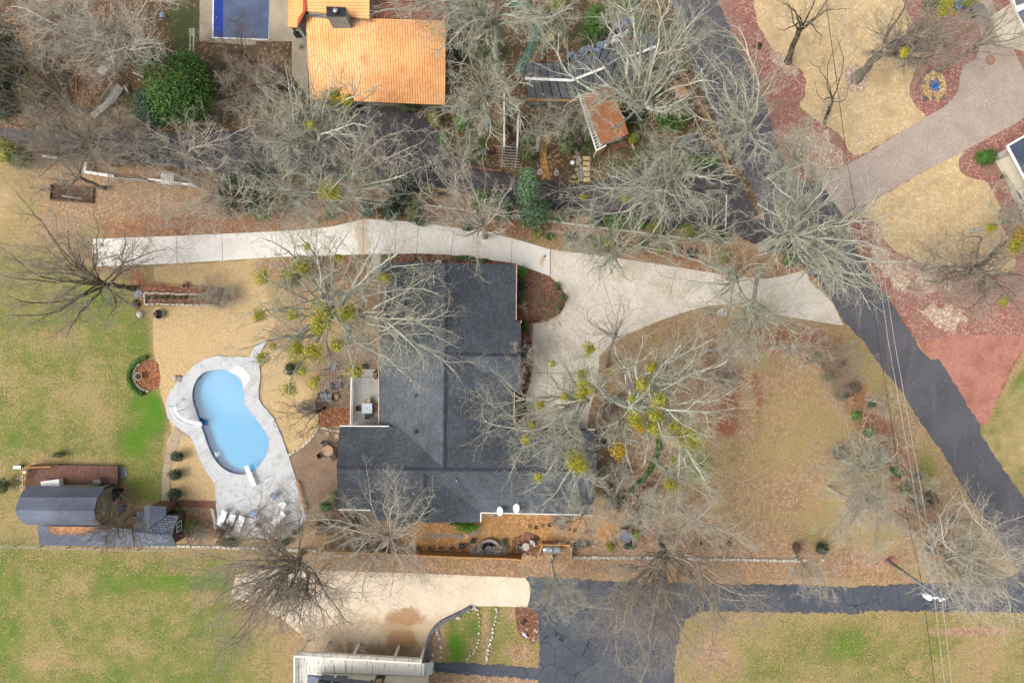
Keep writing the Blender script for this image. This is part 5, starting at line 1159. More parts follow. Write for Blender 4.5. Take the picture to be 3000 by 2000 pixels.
# ---- things round the barn
def covered(c, s_, rot, mat, label, name, cat):
    r = thing(name, label, cat, c); c = Vector(c)
    m = MB(); m.box(c+Vector((0,0,s_[2]*.5)), s_, rot).build('cover', mat, r, bevel=min(s_)*.18); 
    m = MB(); R = Matrix.Rotation(rot,3,'Z'); m.bar(c+R@Vector((-s_[0]*.45,0,s_[2]+.01)), c+R@Vector((s_[0]*.45,0,s_[2]+.01)), .04, .03).build('seam', mat, r); return r
covered(D7((985,402,0))[0], (.95,1.15,1.1), 0, M['black_cover'], 'black covered barbecue grill by the end wall of the barn', 'covered_grill', 'grill')
covered(D7((990,467,0))[0], (.5,.3,.45), .2, M['rust_orange'], 'small red garden machine beside the black covered grill', 'garden_machine', 'machine')
covered(D7((985,545,0))[0], (.8,.8,.9), .1, M['cushion_blue'], 'pale blue wheeled bin beside the barn, left of two', 'wheeled_bin', 'bin')
covered(D7((1028,522,0))[0], (.6,.6,1.0), .1, M['blue_cover'], 'dark blue wheeled bin beside the barn, right of two', 'wheeled_bin', 'bin')
tag(MB().prism([p.to_2d() for p in D7((985,190,0),(1030,185,0),(1045,250,0),(1000,285,0),(980,240,0))], 0, .06).build('stone_slab', M['cushion_grey']), 'flat grey slab on the lawn at the deck corner', 'slab')
c = D7((450,318,.7))[0]; bx = thing('storage_chest', 'long white storage chest against the barn wall on the deck', 'chest', c)
MB().box(c+Vector((0,0,.35)), (1.9,.75,.7), .12).build('body', M['white_paint'], bx, bevel=.03); MB().box(c+Vector((0,0,.74)), (1.98,.82,.08), .12).build('lid', M['white_paint'], bx, bevel=.02)
c = D7((828,300,.7))[0]; g = thing('barbecue_table', 'dark square barbecue table on the deck by the barn wall', 'table', c)
MB().box(c+Vector((0,0,.75)), (.85,.6,.06)).build('tabletop', M['dark_metal'], g)
for x in (-.36,.36):
    for y in (-.25,.25): MB().bar(c+Vector((x,y,.73)), c+Vector((x,y,0)), .05).build('leg', M['dark_metal'], g)
c = D7((852,340,.7))[0]; r = thing('hose_reel', 'black hose reel on the deck beside the barbecue table', 'hose reel', c); MB().ring(c+Vector((0,0,.45)), .2, .07, 20, 6).build('hose', M['tyre'], r); MB().lathe(c, [(.18,0),(.06,.1),(.06,.5)], 12).build('drum', M['dark_metal'], r)
c = D7((252,218,.7))[0]; r = thing('patio_lamp', 'round cream globe lamp on the deck corner', 'lamp', c); MB().lathe(c, [(.1,0),(.03,.05),(.03,.7)], 10).build('stem', M['dark_metal'], r); MB().lathe(c+Vector((0,0,.7)), [(.05,0),(.15,.06),(.2,.16),(.15,.27),(.04,.33)], 16).build('globe', M['white_plastic'], r, smooth=True)
c = D7((175,182,0))[0]; r = thing('planter_trough', 'long galvanised trough outside the deck railing', 'trough', c); MB().box(c+Vector((0,0,.5)), (.9,.4,.35)).build('body', M['grey_metal'], r, bevel=.05); MB().box(c+Vector((0,0,.2)), (.6,.3,.4)).build('stand', M['dark_metal'], r)
for k,(u,v) in enumerate(((210,275),(205,350))):
    c = D7((u,v,.7))[0]; r = thing('patio_chair', 'white metal garden chair on the deck, %s of two by the railing' % ('northern','southern')[k], 'chair', c); MB().ring(c+Vector((0,0,.45)), .25, .03, 18, 5).build('seat', M['white_paint'], r); MB().tube([c+Vector((-.25,0,.45)), c+Vector((-.3,0,.9)), c+Vector((-.25,.2,.9))], .03, 5).build('backrest', M['white_paint'], r)
    for a_ in (45,135,225,315): MB().bar(c+Vector((.2*math.cos(math.radians(a_)), .2*math.sin(math.radians(a_)), .45)), c+Vector((.22*math.cos(math.radians(a_)), .22*math.sin(math.radians(a_)), 0)), .03).build('leg', M['white_paint'], r)
rail('wire_fence', T(0,3,(-60,292),(400,304),(900,318),(1300,328),(1625,330)), .95, M['siding_grey'], 'long thin wire fence between the barn and the south-west lawn', w_=.05, posts=2.6)
# ---- south garden
def board_fence(pts, h_, mat, label, pm=None, th=.05, cap=True):
    p3 = [P(x,y,0) for x,y in pts]; r = thing('timber_fence', label, 'fence', p3[len(p3)//2])
    m = MB()
    for a, b in zip(p3, p3[1:]): m.bar(a+Vector((0,0,h_/2)), b+Vector((0,0,h_/2)), th, h_)
    m.build('boards', mat, r)
    if cap:
        m = MB()
        for a, b in zip(p3, p3[1:]): m.bar(a+Vector((0,0,h_+.02)), b+Vector((0,0,h_+.02)), .14, .04)
        m.build('cap_rail', M['gold_wood'], r)
    for a, b in zip(p3, p3[1:]):
        k = max(1, int((b-a).length/2.4))
        for i in range(k): q = a.lerp(b, i/k); MB().bar(q+Vector((0,0,h_+.06)), q, .12).build('post', pm or M['gold_wood'], r)
    return r
ribbed('fence_boards', S(212,164,108), S(186,140,88), .16, 2, 0, .85, 0, .6, .5)
board_fence(T(1,3,(640,312),(1000,322),(1450,345),(1850,362),(2352,378)) + T(2,3,(85,388)), 1.9, M['fence_boards'], 'golden board fence along the south side of the gravel court')
board_fence(T(2,3,(222,405),(280,268),(525,272)), 1.2, M['fence_boards'], 'golden L shaped board screen round the propane tank')
board_fence(T(2,3,(530,285),(540,430)), 1.2, M['fence_boards'], 'short golden board screen east of the propane tank')
c = P(*t1(2,3,361,318),0); tk = thing('propane_tank', 'silver horizontal propane tank behind a timber screen', 'tank', c); m = MB(); cyl = []
prof = [(.02,-1.12),(.2,-1.10),(.33,-1.0),(.42,-.82),(.44,-.7),(.44,.7),(.42,.82),(.33,1.0),(.2,1.10),(.02,1.12)]
m.lathe((0,0,0), prof, 28); m.v = [Vector((v.z, v.x, v.y))+c+Vector((0,0,.68)) for v in m.v]; m.build('tank', M['galv'], tk, smooth=True)
MB().lathe(c+Vector((0,0,1.08)), [(.22,0),(.22,.1),(.16,.18),(.02,.21)], 20).build('valve_dome', M['grey_metal'], tk, smooth=True)
for x in (-.7,.7): MB().box(c+Vector((x,0,.14)), (.18,.7,.28)).build('saddle', M['stone'], tk)
# half round fountain
c = P(*t1(1,3,2142,352),0); fo = thing('half_round_fountain', 'half round stone fountain with black basin against the timber fence', 'fountain', c)
def arc(R, z, a0=0, a1=180, n=24): return [(c.x+R*math.cos(math.radians(a0+(a1-a0)*k/n)), c.y+R*math.sin(math.radians(a0+(a1-a0)*k/n))) for k in range(n+1)]
m = MB(); ro_, ri_ = arc(1.42, 0), arc(1.1, 0)
for k in range(24): m.prism([ro_[k], ro_[k+1], ri_[k+1], ri_[k]], 0, .55+.006*(k%2))
m.build('rim', M['stone'], fo)
MB().prism(arc(1.1, 0), 0, .3).build('basin', M['black_cover'], fo); MB().lathe(c+Vector((0,.35,.28)), [(.15,0),(.18,.3),(.40,.42),(.44,.5),(.38,.5),(.3,.44)], 24).build('bowl', M['slate'], fo, smooth=True)
MB().prism([(c.x-1.35,c.y-.12),(c.x+1.35,c.y-.12),(c.x+1.35,c.y),(c.x-1.35,c.y)], 0, .9).build('back_wall', M['stone'], fo)
for k,(u,v) in enumerate(((1480,318),(1597,323),(1695,320),(1796,326))): urn(P(*t1(1,3,u,v),0), .23, .35, M['terracotta'], f'round terracotta pot in front of the timber fence, {ORD[k]} from the left', group='pots along the timber fence')
c = P(*t1(1,3,1890,306),0); r = thing('lattice_crate', 'dark square crate with lattice top beside the fountain', 'crate', c); MB().box(c+Vector((0,0,.25)), (.55,.5,.5), .1).build('body', M['wicker'], r); m = MB()
for k in range(6): m.bar(c+Vector((-.25+.1*k,-.25,.52)), c+Vector((-.25+.1*k,.25,.52)), .025); m.bar(c+Vector((-.25,-.25+.1*k,.54)), c+Vector((.25,-.25+.1*k,.54)), .025)
m.build('lattice', M['dark_metal'], r)
urn(P(*t1(1,3,1942,292),0), .17, .3, M['cushion_blue'], 'small pale blue glazed pot beside the lattice crate')
rng = random.Random(11)
for k,(u,v) in enumerate(((1585,218),(1640,220),(1690,216),(1745,210),(1795,213),(1842,212),(1885,222),(1937,218),(1995,200),(2045,172))):
    a_ = rng.uniform(-.2,.2); c = P(*t1(1,3,u,v),0); w_ = rng.uniform(.27,.38); h_ = rng.uniform(.5,.62) if k < 7 else .42
    q = [(-w_/2,-h_/2*rng.uniform(.85,1)),(w_/2,-h_/2),(w_/2*rng.uniform(.8,1),h_/2),(-w_/2,h_/2*rng.uniform(.85,1))]
    tag(MB().prism([(c.x+x*math.cos(a_)-y*math.sin(a_), c.y+x*math.sin(a_)+y*math.cos(a_)) for x,y in q], 0, .06).build('stepping_stone', M['cushion_grey'] if k != 7 else M['stone_pale']), f'grey slate stepping stone in the gravel, {ORD[k]} from the left towards the fountain', 'stepping stone', 'slate stepping stones north of the fountain')
for k,(u,v) in enumerate(((165,128),(222,138),(282,120),(345,115),(525,155),(580,165),(690,178),(748,180))):
    tag(MB().box(P(*t1(2,3,u,v),.03), (.42,.42,.06), rng.uniform(-.1,.1)).build('stepping_stone', M['soil'] if k%2 else M['timber_dark']), f'square brown stepping stone east of the fountain, {ORD[k]} from the left', 'stepping stone', 'brown stepping stones in the court')
for k,(u,v) in enumerate(((1302,1277),(1262,1325),(1224,1366),(1178,1425),(1130,1475))):
    tag(MB().box(P(*t1(2,2,u,v),.045), (.42,.42,.06), math.radians(-38)).build('stepping_stone', M['wicker']), f'square brown stepping stone on the diagonal path, {ORD[k]} from the top', 'stepping stone', 'stepping stones on the diagonal path')
# chairs and odds near the tank
c = P(*t1(2,3,125,300),0); r = thing('round_cafe_table', 'round pale slatted metal table near the propane tank', 'table', c); m = MB()
for k in range(7): x = -.33+.11*k; y = math.sqrt(max(0,.40**2-x*x)); m.bar(c+Vector((x,-y,.7)), c+Vector((x,y,.7)), .085, .03)
m.ring(c+Vector((0,0,.69)), .4, .02, 24, 5); m.build('tabletop', M['stone_pale'], r); MB().lathe(c, [(.25,0),(.04,.05),(.04,.67)], 10).build('base', M['grey_metal'], r)
garden_chair(P(*t1(2,3,72,312),0), math.radians(70), M['cushion_grey'], 'grey slatted chair west of the round cafe table', s=.8)
garden_chair(P(*t1(2,3,172,270),0), math.radians(-10), M['stone_pale'], 'pale slatted chair north-east of the round cafe table', s=.9)
tag(MB().box(P(*t1(2,3,203,287),.2), (.16,.5,.4), .1).build('folded_board', M['white_paint'], bevel=.02), 'narrow white upright board next to the pale slatted chair', 'board')
urn(P(*t1(2,3,222,250),0), .24, .3, M['wicker'], 'round brown wicker planter west of the tank screen')
c = P(*t1(2,3,1040,225),0); dh = thing('dog_house', 'small kennel with dark shingle roof and golden side beside yellow shrubs', 'kennel', c)
MB().slab(tp(2,3,[(1012,152,1.1),(1108,208,1.1),(1072,285,.85),(970,238,.85)]), .06).build('roof', M['shingle_blue'], dh)
MB().slab(tp(2,3,[(1000,140,.8),(1014,152,1.1),(972,238,.85),(958,215,.75)]), .05).build('side_panel', M['gold_wood'], dh)
MB().prism([p.to_2d() for p in tp(2,3,[(1008,165,1),(1090,210,1),(1062,270,1),(982,232,1)])], 0, .85).build('wall', M['brown_siding'], dh)
for (a,b,l_) in ((((2,3,660,316)),((2,3,770,310)),'thin pale pole lying in the leaves east of the tank'), (((2,3,885,160)),((2,3,910,250)),'thin pale leaning pole near the kennel'), (((2,3,520,25)),((2,3,522,130)),'pale upright plank against the south wall of the house'), (((2,3,515,322)),((2,3,570,322)),'short pale pole at the east end of the tank screen')):
    tag(MB().tube([P(*t1(*a),.1), P(*t1(*b),.5)], .035, 6).build('pole', M['stone_pale']), l_, 'pole')
# ---- lower right lawn garden
c = P(*t1(1,3,1700,1010),0)
rw = [P(x,y,0) for x,y in T(1,3,(1975,862),(1900,905),(1800,950),(1710,995),(1650,1045),(1610,1100),(1588,1160),(1576,1240),(1566,1370))]
r = thing('retaining_wall', 'curved dark grey block retaining wall along the south driveway', 'wall', rw[4]); m = MB(); rng = random.Random(3)
for a, b in zip(rw, rw[1:]):
    k = max(1, int((b-a).length/.32)); d = math.atan2((b-a).y,(b-a).x)
    for i in range(k): q = a.lerp(b,(i+.5)/k); m.box((q.x,q.y,.25), ((b-a).length/k*.96, .36, .5+rng.uniform(-.02,.02)), d)
m.build('blocks', M['slate'], r, bevel=.02)
def stones(pts, label, seed, s0=.18, s1=.42):
    rng = random.Random(seed); m = MB()
    for (u, v) in pts:
        q = P(*t1(1,3,u+rng.uniform(-6,6),v+rng.uniform(-5,5)), 0); m.box((q.x,q.y,.08), (rng.uniform(s0,s1*.7), rng.uniform(s0,s1), rng.uniform(.12,.25)), rng.uniform(-.5,.5), (rng.uniform(-.15,.15),0))
    tag(m.build('garden_edging', M['stone_pale'], bevel=.03), label, 'edging')
stones([(2210,880),(2212,915),(2206,950),(2200,990),(2190,1025),(2182,1060),(2180,1100),(2170,1140),(2160,1170),(2150,1205),(2138,1225),(2135,1260),(2128,1290),(2125,1325),(2122,1350)], 'long winding line of pale stones between leaf path and lawn', 1)
stones([(2040,890),(2045,930),(2052,960),(2058,1000),(2055,1040),(2050,1100),(2050,1160),(2040,1190),(2022,1230),(2010,1260),(1990,1285),(1970,1310),(1950,1335),(1935,1345)], 'broken line of small stones on the west side of the leaf path', 2, .12, .34)
stones([(1670,1060),(1655,1085),(1665,1110),(1690,1150),(1698,1230),(1700,1270),(1695,1330),(1620,1300),(1605,1360)], 'scattered pale stones beside the curved retaining wall', 3)
for k, (u, v) in enumerate(((2010,870),(1950,905),(1985,880),(2030,890))): boulder(P(*t1(1,3,u,v),0), .22, .16, .22, M['stone_pale'], ('pale stone at the top of the curved wall, upper middle','pale stone at the top of the curved wall, lowest','pale stone at the top of the curved wall, left','pale stone at the top of the curved wall, rightmost')[k], seed=80+k)
tag(MB().lathe(P(*t1(1,3,1860,965),0), [(.30,0),(.3,.12),(.18,.2),(.04,.22)], 10, 1.1, .65).build('rock', M['stone_pale']), 'lone white rock on the bright green lawn', 'rock')
sheet('leaf_bed', T(2,3,(30,870),(100,872),(200,900),(240,970),(243,1180),(170,1190),(80,1130),(40,1050),(30,950)), .022, M['mulch'], smooth=3, jit=.08)
urn(P(*t1(2,3,105,1003),0), .26, .35, M['soil'], 'dark round planter in the mulch beside the asphalt')
c = P(*t1(2,3,125,1122),0); r = thing('swan_ornament', 'white bird shaped garden ornament lying by the leaf bed', 'ornament', c); MB().lathe(c+Vector((-.15,.12,0)), [(.12,0),(.2,.1),(.17,.26),(.03,.32)], 14, 1.1, .8).build('body', M['white_plastic'], r, smooth=True); MB().tube([c+Vector((-.05,.0,.2)), c+Vector((.12,-.15,.28)), c+Vector((.28,-.28,.15))], [.11,.08,.04], 8).build('neck', M['white_plastic'], r, smooth=True)
for (u,v,k) in ((210,1080,0),(232,1090,1),(200,1168,2)): boulder(P(*t1(2,3,u,v),0), .16, .13, .16, M['stone_pale'], ('small pale rock behind the white ornament','small pale rock at the asphalt edge','pale pebble heap south of the white ornament')[k], seed=20+k)
# ---- north garden details
def g4(u, v, z=0): return P(1250+u/2.688, 280+v/2.688, z)
for (a,b,l_) in (((610,-20),(610,410),'left of two long white beams leading to the arbour'), ((722,160),(712,430),'right of two long white beams leading to the arbour')):
    beam('white_beam', (1250+a[0]/2.688,280+a[1]/2.688), (1250+b[0]/2.688,280+b[1]/2.688), 2.1, .18, .1, M['white_paint'], l_, 'beam')
c = g4(655,490); ar = thing('garden_arbour', 'weathered grey slatted arbour at the end of the white beams', 'arbour', c); m = MB()
for k in range(8): y = 400+k*22; m.bar(g4(565+k*2,y,2.3), g4(742-k*2,y+14,2.3), .05)
for x in (600,712): m.bar(g4(x,400,2.2), g4(x-12,570,2.2), .09)
m.build('slats', M['siding_grey'], ar)
for (u,v) in ((600,410),(712,420),(592,560),(700,570)): p = g4(u,v,2.2); MB().bar(p, (p.x,p.y,0), .1).build('post', M['siding_grey'], ar)
tag(MB().box(g4(655,468,.06), (1.25,.85,.1), -.05).build('brown_mat', M['wicker']), 'brown square paved pad under the arbour', 'pad')
r = thing('brick_edging', 'curved red brick edging wall above the north driveway', 'wall', g4(400,570)); m = MB(); pp = smooth_poly([(180,430),(195,460),(240,500),(310,540),(390,568),(480,585),(595,596)], 4, False)
for a, b in zip(pp, pp[1:]): m.bar(g4(a[0],a[1],.22), g4(b[0],b[1],.22), .28, .45)
m.build('bricks', M['brick_edge'], r)
r = thing('brick_edging', 'short straight low brick edging north of the driveway hedge', 'wall', P(*t1(1,1,1750,200))); MB().bar(P(*t1(1,1,1530,150),.15), P(*t1(1,1,1975,235),.15), .25, .3).build('bricks', M['timber'], r)
for k in range(6): a = g4(698+k*15,595+k*2.6); tag(MB().lathe(a, [(.06,0),(.10,.05),(.10,.22),(.06,.28)], 12).build('yellow_jar', M['leaf_fall'] if 0 else plain('jar_yellow', S(214,204,130), S(196,186,110), 2, .4) if k == 0 else M['jar_yellow'], smooth=True), f'small yellow jar by the arbour, {ORD[k]} from the left', 'jar', 'yellow jars by the arbour')
for k,(u,v) in enumerate(((1125,678),(1143,680),(1161,680),(1180,680),(1196,678),(1198,662),(1196,646),(1194,630),(1190,618))): tag(MB().lathe(g4(u,v), [(.05,0),(.09,.05),(.09,.2),(.05,.25)], 12).build('yellow_jar', M['jar_yellow'], smooth=True), f'small pale jar edging the rockery, {ORD[k]} along the corner line', 'jar', 'pale jars edging the rockery')
sp_ = thing('garden_steps', 'five straw yellow steps between timber edges beside the stone column', 'steps', g4(1258,580))
for k in range(5): MB().box(g4(1257,495+k*42,.08+.04*(4-k)), (.75,.42,.12)).build('step', M['river_rock'], sp_)
for x in (1228,1290): MB().bar(g4(x,475,.15), g4(x+2,690,.15), .08, .2).build('side_rail', M['brown_siding'], sp_)
rng = random.Random(8); m = MB()
for k in range(26): v = 410+k*10.5; a = g4(1170+k*1.6+rng.uniform(-12,22), v); m.box((a.x,a.y,.15), (rng.uniform(.25,.55), rng.uniform(.2,.35), rng.uniform(.2,.4)), rng.uniform(-.4,.4))
tag(m.build('rock_wall', M['stone'], bevel=.04), 'rough stacked stone wall west of the yellow steps', 'wall')
r = thing('globe_ornament', 'large white globe ornament near the stone wall', 'ornament', g4(1148,533)); MB().lathe(g4(1148,533,.1), [(.05,0),(.2,.1),(.27,.28),(.2,.46),(.05,.55)], 20).build('globe', M['white_plastic'], r, smooth=True); MB().lathe(g4(1148,533), [(.15,0),(.1,.12)], 12).build('base', M['stone'], r)
r = boulder(g4(1182,583), .2, .2, .25, M['stone_pale'], 'white rock below the globe ornament', seed=31); boulder(g4(1162,640), .28, .2, .15, M['terracotta'], 'flat pinkish rock in the rockery corner', seed=32)
for k,(u,v) in enumerate(((890,610),(1020,620))):
    c = g4(u,v); r = thing('wire_chair', ('white wire chair left of the orange path','white wire chair right of the orange path')[k], 'chair', c)
    m = MB(); m.ring(c+Vector((0,0,.45)), .24, .025, 20, 5); m.build('seat_ring', M['white_paint'], r)
    m = MB(); m.tube([c+Vector((.24*math.cos(t), .24*math.sin(t), .45+.4*math.sin(math.pi*(t-.2)/2.74))) for t in [.2+.274*i for i in range(11)]], .02, 5)
    for i in range(5): x = -.16+.08*i; m.tube([c+Vector((x,-.18,.45)), c+Vector((x,.2,.45))], .012, 4)
    m.build('backrest', M['white_paint'], r)
    for a_ in (45,135,225,315): MB().bar(c+Vector((.2*math.cos(math.radians(a_)), .2*math.sin(math.radians(a_)), .45)), c+Vector((.22*math.cos(math.radians(a_)), .22*math.sin(math.radians(a_)), 0)), .025).build('leg', M['white_paint'], r)
for k,(u,v,R_,l_) in enumerate(((298,115,.26,'pale blue round wire basket stand, upper left of the grove'), (475,215,.32,'sky blue round tub under the lichened tree'), (745,540,.0,''))):
    if not R_: continue
    c = g4(u,v); r = thing('round_tub', l_, 'tub', c); MB().ring(c+Vector((0,0,.5)), R_, .04, 24, 6).build('rim', M['cushion_blue'], r); MB().lathe(c, [(R_*.7,0),(R_*.95,.48)], 20).build('body', M['cushion_blue'], r)
c = g4(425,330); r = thing('bird_feeder', 'red and blue garden feeder hanging pole in the leaf bed', 'feeder', c); MB().tube([c,(c.x,c.y,1.6)], .02, 5).build('pole', M['dark_metal'], r); MB().lathe(c+Vector((0,0,1.3)), [(.1,0),(.14,.1),(.14,.25),(.05,.35)], 10).build('feeder', M['cushion_blue'], r); MB().box(c+Vector((0,.2,1.2)), (.14,.3,.14)).build('tray', M['rust_orange'], r)
rng = random.Random(4); m = MB(); c = g4(510,445); r = thing('potted_cluster', 'dark planter with small orange fruits west of the arbour', 'planter', c); MB().lathe(c, [(.28,0),(.36,.3),(.36,.34),(.3,.34)], 16).build('pot', M['black_cover'], r)
for k in range(7): a_ = rng.uniform(0,6.3); q = c+Vector((math.cos(a_)*.22, math.sin(a_)*.22, .38)); MB().lathe(q, [(.02,0),(.08,.06),(.02,.13)], 8).build('fruit', M['rust_orange'], r)
for (u,v,w_,l_) in ((1035,320,.36,'tilted pale diamond shaped frame beside the orange path'), (975,478,.3,'small white curved ornament on the mulch')):
    c = g4(u,v); m = MB(); a_ = [c+Vector((math.cos(math.radians(x))*w_*.6, math.sin(math.radians(x))*w_, .15)) for x in (0,90,180,270)]; m.tube(a_, .03, 5, closed=True); tag(m.build('diamond_ornament' if w_ == .36 else 'curved_ornament', M['stone_pale']), l_, 'ornament')
garden_chair(g4(875,560), math.radians(30), M['cushion_grey'], 'grey folding chair left of the orange path', s=.7)
# lamp with purple globe
c = P(*t1(2,0,218,425),0); r = thing('garden_lamp', 'garden lamp with glowing purple blue globe on the green walk', 'lamp', c); MB().tube([c,(c.x,c.y,2.1)], .05, 8).build('pole', M['dark_metal'], r); MB().lathe(c+Vector((0,0,2.1)), [(.05,0),(.14,.06),(.18,.18),(.14,.3),(.03,.36)], 16).build('globe', M['purple_glass'], r, smooth=True)
# blue bench, barrel, pallet
c = P(*t1(2,0,1590,1308),0); r = thing('blue_bench', 'blue slatted garden bench among the ivy by the north driveway', 'bench', c); ang = math.radians(-62)
R = Matrix.Rotation(ang,3,'Z')
for k in range(5): MB().box(c+R@Vector((0,-.24+.12*k,.45)), (1.05,.1,.04), ang).build('seat_slat', M['blue_cover'], r)
for x in (-.45,.45): MB().box(c+R@Vector((x,0,.22)), (.06,.55,.44), ang).build('leg', M['dark_metal'], r)
MB().box(c+R@Vector((0,.34,.7)), (1.05,.06,.5), ang).build('backrest', M['blue_cover'], r)
c = P(*t1(2,0,1465,650),0); r = thing('water_drum', 'white and grey upright drum beside the road fence', 'drum', c); MB().lathe(c, [(.25,0),(.27,.05),(.26,.4),(.27,.8),(.22,.85),(.05,.87)], 18).build('drum', M['galv'], r, smooth=True); MB().ring(c+Vector((0,0,.4)), .27, .02, 20, 5).build('hoop', M['grey_metal'], r)
c = P(*t1(2,0,1465,715),0); r = thing('pallet', 'dark slatted pallet lying below the white drum', 'pallet', c); m = MB()
for k in range(6): MB().box(c+Matrix.Rotation(.5,3,'Z')@Vector((-.45+.18*k,0,.12)), (.11,.8,.03), .5).build('slat', M['timber_dark'], r)
for k in range(2): MB().box(c+Matrix.Rotation(.5,3,'Z')@Vector((0,-.3+.6*k,.05)), (1.0,.08,.1), .5).build('bearer', M['timber_dark'], r)
plain('weathered_fence', S(186,158,122), S(150,124,92), 3, .85)
board_fence(T(2,0,(1320,120),(1400,320),(1470,480),(1560,660),(1620,800),(1700,950),(1780,1090),(1850,1230),(1910,1350),(1980,1568)) + T(2,1,(2010,60)), .75, M['weathered_fence'], 'long golden board fence following the west side of the road')
r = thing('garden_trellis', 'pale diamond lattice panel at the junction of drive and road', 'lattice', P(*t1(2,1,1880,195))); m = MB()
for k in range(14): a = P(*t1(2,1,1790+k*13.5,180),.9); m.bar(a, P(*t1(2,1,1802+k*13.5,210),.3), .04); m.bar(P(*t1(2,1,1802+k*13.5,180),.9), P(*t1(2,1,1790+k*13.5,210),.3), .04)
m.build('lattice', M['stone_pale'], r); MB().bar(P(*t1(2,1,1785,180),.95), P(*t1(2,1,1980,182),.95), .06).build('rail', M['stone_pale'], r)
r = thing('gate_bar', 'thin white bar gate across the north driveway', 'gate', P(*t1(2,1,1965,360))); MB().bar(P(*t1(2,1,1972,215),1.0), P(*t1(2,1,1963,530),1.0), .09, .06).build('bar', M['white_paint'], r)
for (u,v) in ((1972,215),(1963,530)): MB().bar(P(*t1(2,1,u,v),1.1), P(*t1(2,1,u,v),0), .14).build('post', M['dark_metal'], r)
# long white rail fence of the drive
rail('white_rail_fence', T(1,1,(-350,110),(0,160),(400,200),(750,245),(1050,275),(1350,312),(1700,345),(2050,390),(2352,438)) + T(2,1,(0,440),(350,474),(700,522),(1140,575),(1560,628),(1970,668)), 1.0, M['white_paint'], 'long thin white rail fence between the two driveways', w_=.075, posts=2.4)
# lower lattice strip and boards near the shed
r = thing('balustrade', 'pale slanted balustrade running down from the copper shed', 'balustrade', P(*t1(2,0,1150,1420))); m = MB(); A, B = P(*t1(2,0,1105,1320),.7), P(*t1(2,0,1195,1510),.7); m.bar(A, B, .07); m.bar(A-Vector((0,0,.55)), B-Vector((0,0,.55)), .07)
for k in range(18): q = A.lerp(B, k/17); m.bar(q, q-Vector((.0,0,.6)), .05)
m.build('balusters', M['stone_pale'], r)
c = P(*t1(2,0,255,960),0); r = thing('potting_bench', 'dark double potting bench below the greenhouse eave', 'bench', c); MB().box(c+Vector((0,0,.7)), (2.6,.7,.06)).build('worktop', M['timber_dark'] if 0 else M['wicker'], r); MB().box(c+Vector((0,-.05,.3)), (2.5,.6,.05)).build('shelf', M['dark_metal'], r)
for x in (-1.2,0,1.2): MB().box(c+Vector((x,0,.35)), (.08,.6,.7)).build('leg', M['dark_metal'], r)
for k,(u,v,l_) in enumerate(((325,175,'left'),(350,168,'middle'),(358,195,'lower'))): urn(P(*t1(2,0,u,v),0), .13, .3, M['white_plastic'], f'small white pail near the green walk, {l_} of three', name='pail', cat='pail', soil=False)
tag(MB().box(P(*t1(2,0,395,150),.25), (.6,.45,.5), .1).build('crate', M['cushion_blue'], bevel=.02), 'pale blue crate beside the white pails', 'crate')
boulder(P(*t1(2,0,345,345),0), .55, .45, .3, M['river_rock'], 'heap of yellow tan stone slabs beside the green walk', seed=41)
urn(P(*t1(2,0,390,382),0), .17, .25, M['stone_pale'], 'white ringed pot beside the tan stone heap')
tag(MB().box(P(*t1(2,0,483,410),.3), (.2,1.1,.6), .05).build('upright_plank', M['timber']), 'orange brown upright plank behind the greenhouse platform', 'plank')
c = P(*t1(2,0,1010,240),0); tag(MB().bar(P(*t1(2,0,905,265),.5), P(*t1(2,0,1085,200),.5), .9, .8).build('long_bin', M['blue_cover'], bevel=.05), 'long dark blue bin with pale lid edge north of the greenhouse', 'bin')
# white house extras at the north house
c = P(*t1(1,0,398,440),.05); round_table(c, .32, .6, M['stone'], 'round grey stone table beside the copper roofed house', base=M['stone'])
r = thing('curved_wall', 'low curved grey garden wall south of the covered pool', 'wall', P(*t1(1,0,200,720))); pp = smooth_poly([(30,610),(90,615),(160,670),(240,730),(330,800),(420,870)], 4, False); m = MB()
for a, b in zip(pp, pp[1:]): m.bar(P(*t1(1,0,a[0],a[1]),.25), P(*t1(1,0,b[0],b[1]),.25), .35, .5)
m.build('coping', M['stone'], r)
r = thing('fire_pit', 'dark square fire pit with stone seat beside the curved wall', 'fire pit', P(*t1(1,0,170,650))); c = P(*t1(1,0,170,650),0); MB().box(c+Vector((0,0,.2)), (.9,.7,.4), math.radians(-40)).build('pit', M['black_cover'], r); MB().ring(c+Vector((-.4,.45,.3)), .3, .07, 20, 6).build('ring', M['brown_siding'], r)
# north-west garden: lattice, footbridge
def nwlat(c0_, rot, l_):
    c = P(*t1(0,0,*c0_),0); r = thing('lattice_roof', l_, 'lattice', c); m = MB(); R = Matrix.Rotation(math.radians(rot),3,'Z')
    for k in range(6): m.bar(c+R@Vector((-.42,-.4+.16*k,2.0)), c+R@Vector((.42,-.4+.16*k,2.0)), .045)
    for k in range(6): m.bar(c+R@Vector((-.4+.16*k,-.42,2.04)), c+R@Vector((-.4+.16*k,.42,2.04)), .045)
    m.build('slats', M['white_paint'], r)
    for x in (-.4,.4):
        for y in (-.4,.4): q = c+R@Vector((x,y,2.0)); MB().bar(q,(q.x,q.y,0),.07).build('post', M['siding_grey'], r)
nwlat((1120,600), 60, 'upper white slatted lattice roof over the woodland walk'); nwlat((1042,712), 60, 'lower white slatted lattice roof at the head of the footbridge')
r = thing('footbridge', 'weathered grey footbridge with pale balusters in the north-west garden', 'bridge', P(*t1(0,0,1010,900)))
A, B, C_ = P(*t1(0,0,1105,790),.5), P(*t1(0,0,1000,940),.5), P(*t1(0,0,850,1070),.4)
MB().bar(A, B, 1.0, .08).bar(B, C_, .7, .08).build('walkway', M['siding_grey'], r)
